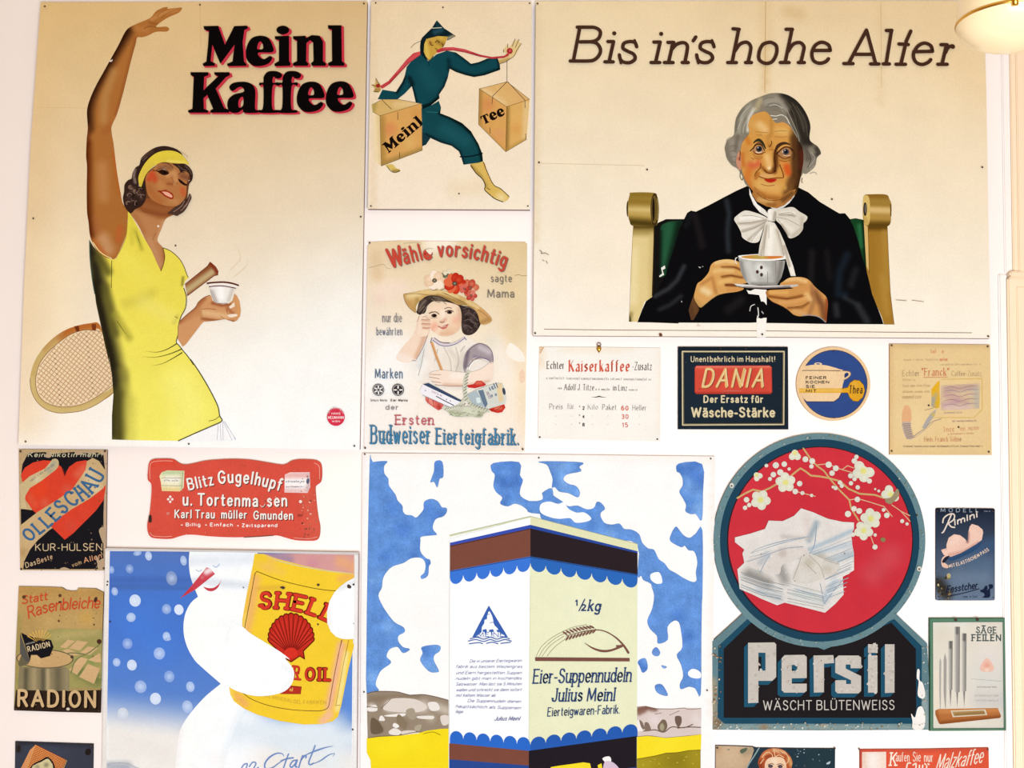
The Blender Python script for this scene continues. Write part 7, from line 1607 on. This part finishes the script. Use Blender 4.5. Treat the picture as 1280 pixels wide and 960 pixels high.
# ================================================================== shaped enamel sign with blossoms
def sign_persil():
    crop(880, 530, 4.267)
    C = (1024.3, 675.5); R = 132.5
    a0, a1 = math.radians(136.5), math.radians(43.5)
    arc = [(C[0] + R*math.cos(t), C[1] + R*1.01*math.sin(t)) for t in np.linspace(a0, a1 + 2*math.pi, 70)]
    crop(880, 735, 4.267)
    base = P('1190,295 1200,480 1198,756 620,760 48,756 45,500 45,285')
    o = arc + base
    Poster('enamel_sign', 'keyhole shaped detergent sign with a red blossom disc above dark lettering', 'sign', o, 0.008, 'panel', M_RUSTY, M_TIN, '628086',
           [B('48,500 50,750', 9, 'b09878', .8), B('60,740 620,745 1100,742', 7, '9aaaa4', .7), B('320,742', 9, '9c7c5c', .9), B('640,730', 8, 'c0ab90', .8), B('75,720', 10, '8a6444', .9), B('1170,560 1190,740', 8, 'a8b4b0', .8), B('215,120', 8, 'a89878', .7)], 4, edge='6a6a60')
    crop(880, 530, 4.267)
    # lower panel
    part('base_border'); crop(880, 735, 4.267)
    fill('232,165 75,310 75,500 72,690 110,724 600,724 1108,724 1160,640 1162,310 1015,165 640,330', '18485e', 0)
    part('base_panel')
    fill('250,185 105,325 105,692 1120,692 1132,640 1130,325 1000,185 640,330', '1a1416', 0)
    crop(880, 530, 4.267)
    part('disc_rim')
    fill(circ(C, R, R*1.01, 0, 80), '68878c'); specks((892, 542, 1157, 812), 0, 1, ['ffffff'], 1)
    part('disc_ring'); fill(circ((1024.6, 675.5), R - 7.8, (R - 7.2)*1.01, 0, 80), '163f54')
    part('disc_dark_ring'); fill(circ((1025, 675.5), R - 16, (R - 16.2)*1.01, 0, 80), '2a1820')  # thin dark ring showing around the red disc
    part('red_disc'); shade(circ((1025.3, 675), R - 17.6, (R - 18)*1.012, 0, 80), 'cc2e3a', [B('300,300', 50, 'd0323e', .7), B('900,800 1000,700', 26, 'cc5058', .6), B('500,150 900,180', 30, 'd2323c', .6)], 5, 0)
    disc = circ((1025.3, 675), R - 17.6, (R - 18)*1.012, 0, 80)
    def clipd(p): return inside(np.array([p]), disc)[0]
    # branches
    part('printed_branch')
    gold = 'c9a76c'
    part('printed_branch'); line('178,395 220,370 262,350 310,360 350,342 385,322', 2.2, gold, 0); part('printed_branch', new=True); line('460,280 490,255 515,236 545,255 570,275 620,280 665,288 725,305 770,345 830,372 910,378 960,395', 2.2, gold, 0); line('530,130 550,160 580,200 605,225 640,250 670,290 720,350 775,405 785,450 825,515', 2.0, gold, 0); line('605,218 660,212 710,235 760,250 800,262|735,245 765,222 800,235|775,405 820,398 880,415 960,440 1005,495|1000,430 1050,465 1100,520|1050,465 1100,490', 1.1, 'd9b48a', 0); part('printed_branch', new=True); line('490,360 530,370 595,386', 1.1, 'd9b48a', 0); part('printed_branch', new=True); line('890,600 908,650', 1.1, 'd9b48a', 0)
    # blossoms
    def blossom(x, y, r, seed, new=True):
        part('printed_blossom', new=True); rnd = random.Random(seed); c = P('%d,%d' % (x, y))[0]; r = r/4.267; a0 = rnd.uniform(0, 1)
        for i in range(5):
            a = a0 + 2*math.pi*i/5; q = (c[0] + .55*r*math.cos(a), c[1] + .55*r*math.sin(a))
            pts = [p for p in circ(q, r*.5, r*.46, a, 16)]
            if not all(clipd(p) for p in pts): continue
            shade(pts, 'dcd9c4', [(np.array([q]), r*.35, hx('e8e4cc'), .7), (np.array([c]), r*.5, hx('dcd49a'), .8)], 1.6, 0)
        if clipd(c): fill(circ(c, r*.45, r*.45), 'dedcc2'); shade(circ(c, r*.3, r*.3, 0, 14), 'e0d88c', [(np.array([c]), r*.3, hx('e4dc70'), .6)], 1.5, 0)
    for i, b in enumerate([(435, 312, 52), (302, 405, 52), (485, 155, 40), (280, 272, 32), (850, 250, 58), (995, 375, 48), (890, 505, 54), (852, 568, 50)]): blossom(*b, seed=i)
    part('printed_bud')
    first = True
    for x, y, r in [(333,222,10),(383,220,17),(428,214,15),(454,240,9),(370,270,15),(407,258,17),(352,293,11),(510,318,15),(487,360,15),(525,368,11),(574,381,9),(227,404,15),(241,432,12),(219,447,12),(541,188,16),(577,198,16),(573,226,12),(665,217,17),(703,236,16),(683,262,15),(725,312,12),(735,330,11),(702,342,11),(688,336,8),(802,197,15),(813,175,12),(782,276,14),(803,293,12),(784,316,12),(820,338,12),(882,304,14),(818,402,15),(800,452,15),(828,464,16),(768,480,17),(975,487,15),(1057,518,11),(1083,533,9),(912,656,14),(795,590,12),(913,592,9),(932,357,8),(913,347,6),(958,458,10)]:
        if not first: part('printed_bud', new=True)
        first = False
        p = P('%d,%d' % (x, y))[0]; fill(circ(p, r/4.267, r/4.267, 0, 12), 'dcd8c8')
    part('rust_mark'); ell('955,617', 14, 12, '8a7c50', .3); part('rust_mark', new=True); crop(880, 530, 4.267); fill('965,400 1000,390 1030,345 1040,380 1000,425 975,420', '9a8a68', 1)
    # linen stack
    part('printed_linen')
    ln = P('165,605 245,585 325,560 345,515 420,518 480,490 518,450 580,470 660,505 740,522 800,525 800,560 785,590 792,650 800,690 800,780 740,815 745,910 720,935'); crop(880, 735, 4.267)
    ln += P('745,35 700,85 645,132 560,110 430,78 390,92 300,55 200,5'); crop(880, 530, 4.267)
    ln += P('190,880 178,775 215,740 205,690 215,670 165,630')
    br = [B('540,490 560,580', 10, 'd8c8c0', .6), B('600,530 560,620', 7, '9aa8b0', .9), B('420,600 560,610', 5, 'c2b8b0', .7), B('560,670 700,610 790,570', 5, 'a8b8c4', .9), B('560,700 790,640', 6, 'b8c4cc', .8), B('600,750 790,690', 8, 'a4b4c0', .7), B('300,770 340,700', 9, 'a0acb4', .9), B('420,690', 12, 'cfc0b4', .8), B('400,760 430,830', 12, '97928c', .9), B('240,800 340,850', 13, '8a847e', .85), B('580,760', 20, 'b8ac98', .9), B('620,720 680,770', 14, 'a8a090', .8), B('520,800', 14, 'b0a898', .7), B('700,840 640,940', 9, 'a4b4c0', .7), B('300,880 400,930', 10, 'b8bcbc', .8), B('500,900 600,930', 12, 'c8ccc6', .8)]
    shade(ln, 'e2dad2', br, 2.6, 0)
    for i, s in enumerate(('250,690 400,640 540,605', '240,710 380,680 520,660', '230,730 420,710 560,690 790,600', '430,740 600,690 795,620', '600,740 795,660', '620,770 798,700', '640,800 800,730', '640,830 790,760', '650,870 745,830', '660,900 745,860', '200,800 300,840 420,880', '195,830 300,870 430,910', '200,860 300,900 420,940', '440,860 520,890 640,920', '440,900 540,930 650,960', '250,690 300,660 420,625 560,600', '560,700 590,640 600,540')): line(s, 1.0, ['8fa0b0', '7e90a2', 'a8b2b8'][i % 3], 1, (.4, 1, .5), i == 0)
    line('640,960 700,880 745,830|620,850 640,960', .8, '8c9caa')
    for i in range(9): line('%d,%d %d,%d' % (640 + i*2, 770 + i*20, 800 - i*6, 700 + i*24), .8, ['93a4b2', 'eef0f0', 'a4b2bc'][i % 3], 0, None, i == 0)
    for i in range(8): line('%d,%d %d,%d %d,%d' % (195, 790 + i*13, 310, 830 + i*14, 430 - i*3, 860 + i*12), .7, ['8c8c8a', 'dcdad6', 'a0a4a6'][i % 3], 0, None, i == 0)
    for i in range(7): line('%d,%d %d,%d' % (445, 850 + i*16, 640, 900 + i*14), .7, ['b0b4ae', 'e4e4de', '9ca4a6'][i % 3], 0, None, i == 0)
    shade('220,735 260,715 330,690 420,660 520,650 560,690 500,720 420,750 400,800 330,790 260,770', 'dcd2ca', [B('300,740 340,700', 7, 'b4b8bc', .8), B('420,690', 9, 'c0b0a4', .8)], 2, 1); line('230,735 330,700 430,665 530,655|300,790 330,730 350,700', .8, '8a98a4')
    shade('520,700 560,690 640,720 720,745 700,790 620,830 540,850 470,830 500,760', 'd8cfc4', [B('560,740', 12, 'c4b8a4', .8), B('660,770', 12, 'beb4a4', .8), B('540,820', 12, 'dcd8ce', .9), B('690,750 640,730', 8, 'd0cac0', .8)], 2, 1); line('520,705 500,765 475,830|640,725 720,748|560,700 620,760 640,820|540,740 600,800', .8, 'a8a296')
    specks((925, 690, 1060, 770), 34, 1.2, ['f4f0ea', 'd8d0c4', '8a847c', 'b8b078'], 71, ln)
    # brand letters: blue block shade, silver faces
    crop(880, 735, 4.267)
    LET = [('235,292 375,290 385,300 385,475 365,495 290,495 290,612 235,614', ['290,345 328,345 328,440 290,442']),
           ('430,358 535,356 548,368 548,480 468,482 468,510 548,510 548,548 535,558 428,558 414,545 414,375', ['468,410 498,410 498,442 468,442']),
           ('584,360 690,358 694,400 640,404 640,556 586,558', []),
           ('718,360 825,360 838,372 838,428 782,428 782,408 756,408 756,430 838,470 838,548 825,562 712,562 700,550 700,492 758,492 758,512 784,512 784,492 700,452 700,375', []),
           ('875,360 925,360 925,558 875,558', []), ('875,300 926,300 926,346 875,346', []), ('965,300 1016,300 1016,558 965,560', [])]
    k = 4.267
    part('brand_letter_shade')
    fr = True
    for g, h in LET:
        for d in (3, 7, 11, 15, 19, 22): holes(g, h, '1a5068', 0, (-d/k, d/k), fr); fr = False
    part('brand_letter'); fr = True
    for i, (g, h) in enumerate(LET):
        if i not in (0, 5): part('brand_letter', new=True)
        elif i == 5: part('i_dot')
        holes(g, h, 'c9bfb4', 0, (0, 0), True)
        A = np.array(P(g)); specks((A[:, 0].min(), A[:, 1].min(), A[:, 0].max(), A[:, 1].max()), 22, 2.6, ['c2b8ac', 'd0c7be', 'bab0a4'], 80 + i, P(g))
        specks((A[:, 0].min(), A[:, 1].min(), A[:, 0].min() + 11, A[:, 1].max()), 4, 1.0, ['9a8068', 'a89078'], 90 + i, P(g))
    part('lettering'); text('WÄSCHT BLÜTENWEISS', '315,650 1016,648', 11.4, 'cdc4ba', .12, 0, 0, None, .2)
    # wear
    part('chipped_enamel'); 
    fill('1138,435 1150,440 1150,490 1168,510 1180,570 1165,590 1140,570 1145,500 1135,480', 'fbf2ea', 1); fill('1105,670 1125,690 1140,640 1165,635 1180,690 1170,750 1115,752 1112,710', 'fbf2ea', 1)
    part('rust_patch'); specks((891, 800, 902, 912), 30, 1.8, ['b09070', '8a6a4c', 'c8b498'], 101); specks((892, 904, 1150, 913), 80, 1.6, ['c8ccc4', 'b0a890', '9a8468', 'dcdcd4'], 102); specks((1152, 805, 1160, 912), 26, 1.4, ['d8d8d0', '9aa8a4', 'c0b098'], 103)
    rnd = random.Random(4); z = True
    for i in range(90):
        a = rnd.uniform(0, 6.283); r = R - rnd.uniform(0.5, 7); p = (C[0] + r*math.cos(a), C[1] + r*math.sin(a)*1.01); fill(circ(p, rnd.uniform(.4, 1.6), rnd.uniform(.3, 1.1), rnd.uniform(0, 3), 7), rnd.choice(['93a8a8', '5a7880', 'b8b8ac', '8a8468']), 0, z); z = False
    crop(880, 530, 4.267); ell('1148,772 148,328', 12, 14, 'd8d4c8'); nails('1136,486 1148,774 147,330', 1.2, 'rivet')
    Poster.cur.finish()
sign_persil()
# ------------------------------------------------------------------ pendant lamp hanging in front of the wall
def ray_point(px, py, dist):
    d = (_f * F_PX + _r * (px - 640.0) - _u * (py - 480.0)).normalized()
    return CAM + d * dist
def lathe(name, prof, mat, n=48, parent=None, loc=(0, 0, 0), smooth_sh=True):
    bm = bmesh.new()
    R = [[bm.verts.new((r*math.cos(2*math.pi*i/n), r*math.sin(2*math.pi*i/n), z)) for i in range(n)] if r > 1e-6 else [bm.verts.new((0, 0, z))] for r, z in prof]
    for a, b in zip(R[:-1], R[1:]):
        for i in range(n):
            j = (i+1) % n
            q = [a[i % len(a)], a[j % len(a)], b[j % len(b)], b[i % len(b)]]
            u = []
            for v in q:
                if v not in u: u.append(v)
            if len(u) > 2: bm.faces.new(u)
    bmesh.ops.recalc_face_normals(bm, faces=bm.faces)
    me = bpy.data.meshes.new(name); bm.to_mesh(me); bm.free(); me.materials.append(mat)
    for p in me.polygons: p.use_smooth = smooth_sh
    o = bpy.data.objects.new(name, me); COL.objects.link(o); o.location = loc
    if parent: o.parent = parent
    return o
def lamp():
    c = ray_point(1264, 30, 1.75)
    root = bpy.data.objects.new('pendant_lamp', None); COL.objects.link(root); root.location = c
    root['label'] = 'cream glass pendant lamp with a gold rim above the old woman poster corner'; root['category'] = 'lamp'
    R = 0.0745
    gl = bpy.data.materials.new('opal_glass'); gl.use_nodes = True
    b = gl.node_tree.nodes['Principled BSDF']
    b.inputs['Base Color'].default_value = (*s2l(hx('f4e4ba')), 1); b.inputs['Roughness'].default_value = 0.25
    b.inputs['Subsurface Weight'].default_value = 0.0
    b.inputs['Emission Color'].default_value = (1.0, 0.86, 0.52, 1); b.inputs['Emission Strength'].default_value = 0.10
    lathe('glass_bowl', [(0, -0.036), (R*.25, -0.0348), (R*.5, -0.031), (R*.72, -0.0235), (R*.88, -0.0135), (R*.97, -0.0045), (R, 0.002)], gl, parent=root)
    sh = lathe('shade', [(R, 0.006), (R*.97, 0.03), (R*.9, 0.075), (R*.78, 0.115), (R*.55, 0.15), (R*.25, 0.165)], gl, parent=root)
    lathe('gold_rim', [(R*1.0, 0.002), (R*1.012, 0.0025), (R*1.016, 0.0045), (R*1.012, 0.0065), (R*1.0, 0.007)], M_BRASS, parent=root)
    for k in range(2):
        a = math.radians(-112 + 180*k)
        lathe('rim_screw', [(0, 0.012), (0.0035, 0.011), (0.0045, 0.004), (0.0045, -0.006), (0, -0.0065)], M_BRASS, 12, root, (R*1.015*math.cos(a), R*1.015*math.sin(a), 0.003))
    lathe('socket_cap', [(R*.27, 0.16), (R*.3, 0.17), (R*.2, 0.20), (0.008, 0.215)], M_BRASS, parent=root)
    lathe('hanging_rod', [(0.006, 0.21), (0.006, 3.05 - c.z - 0.02)], M_BRASS, 16, root)
    lathe('ceiling_rose', [(0.006, 3.05 - c.z - 0.04), (0.045, 3.05 - c.z - 0.012), (0.05, 3.05 - c.z), (0, 3.05 - c.z)], M_BRASS, 32, root)
lamp()
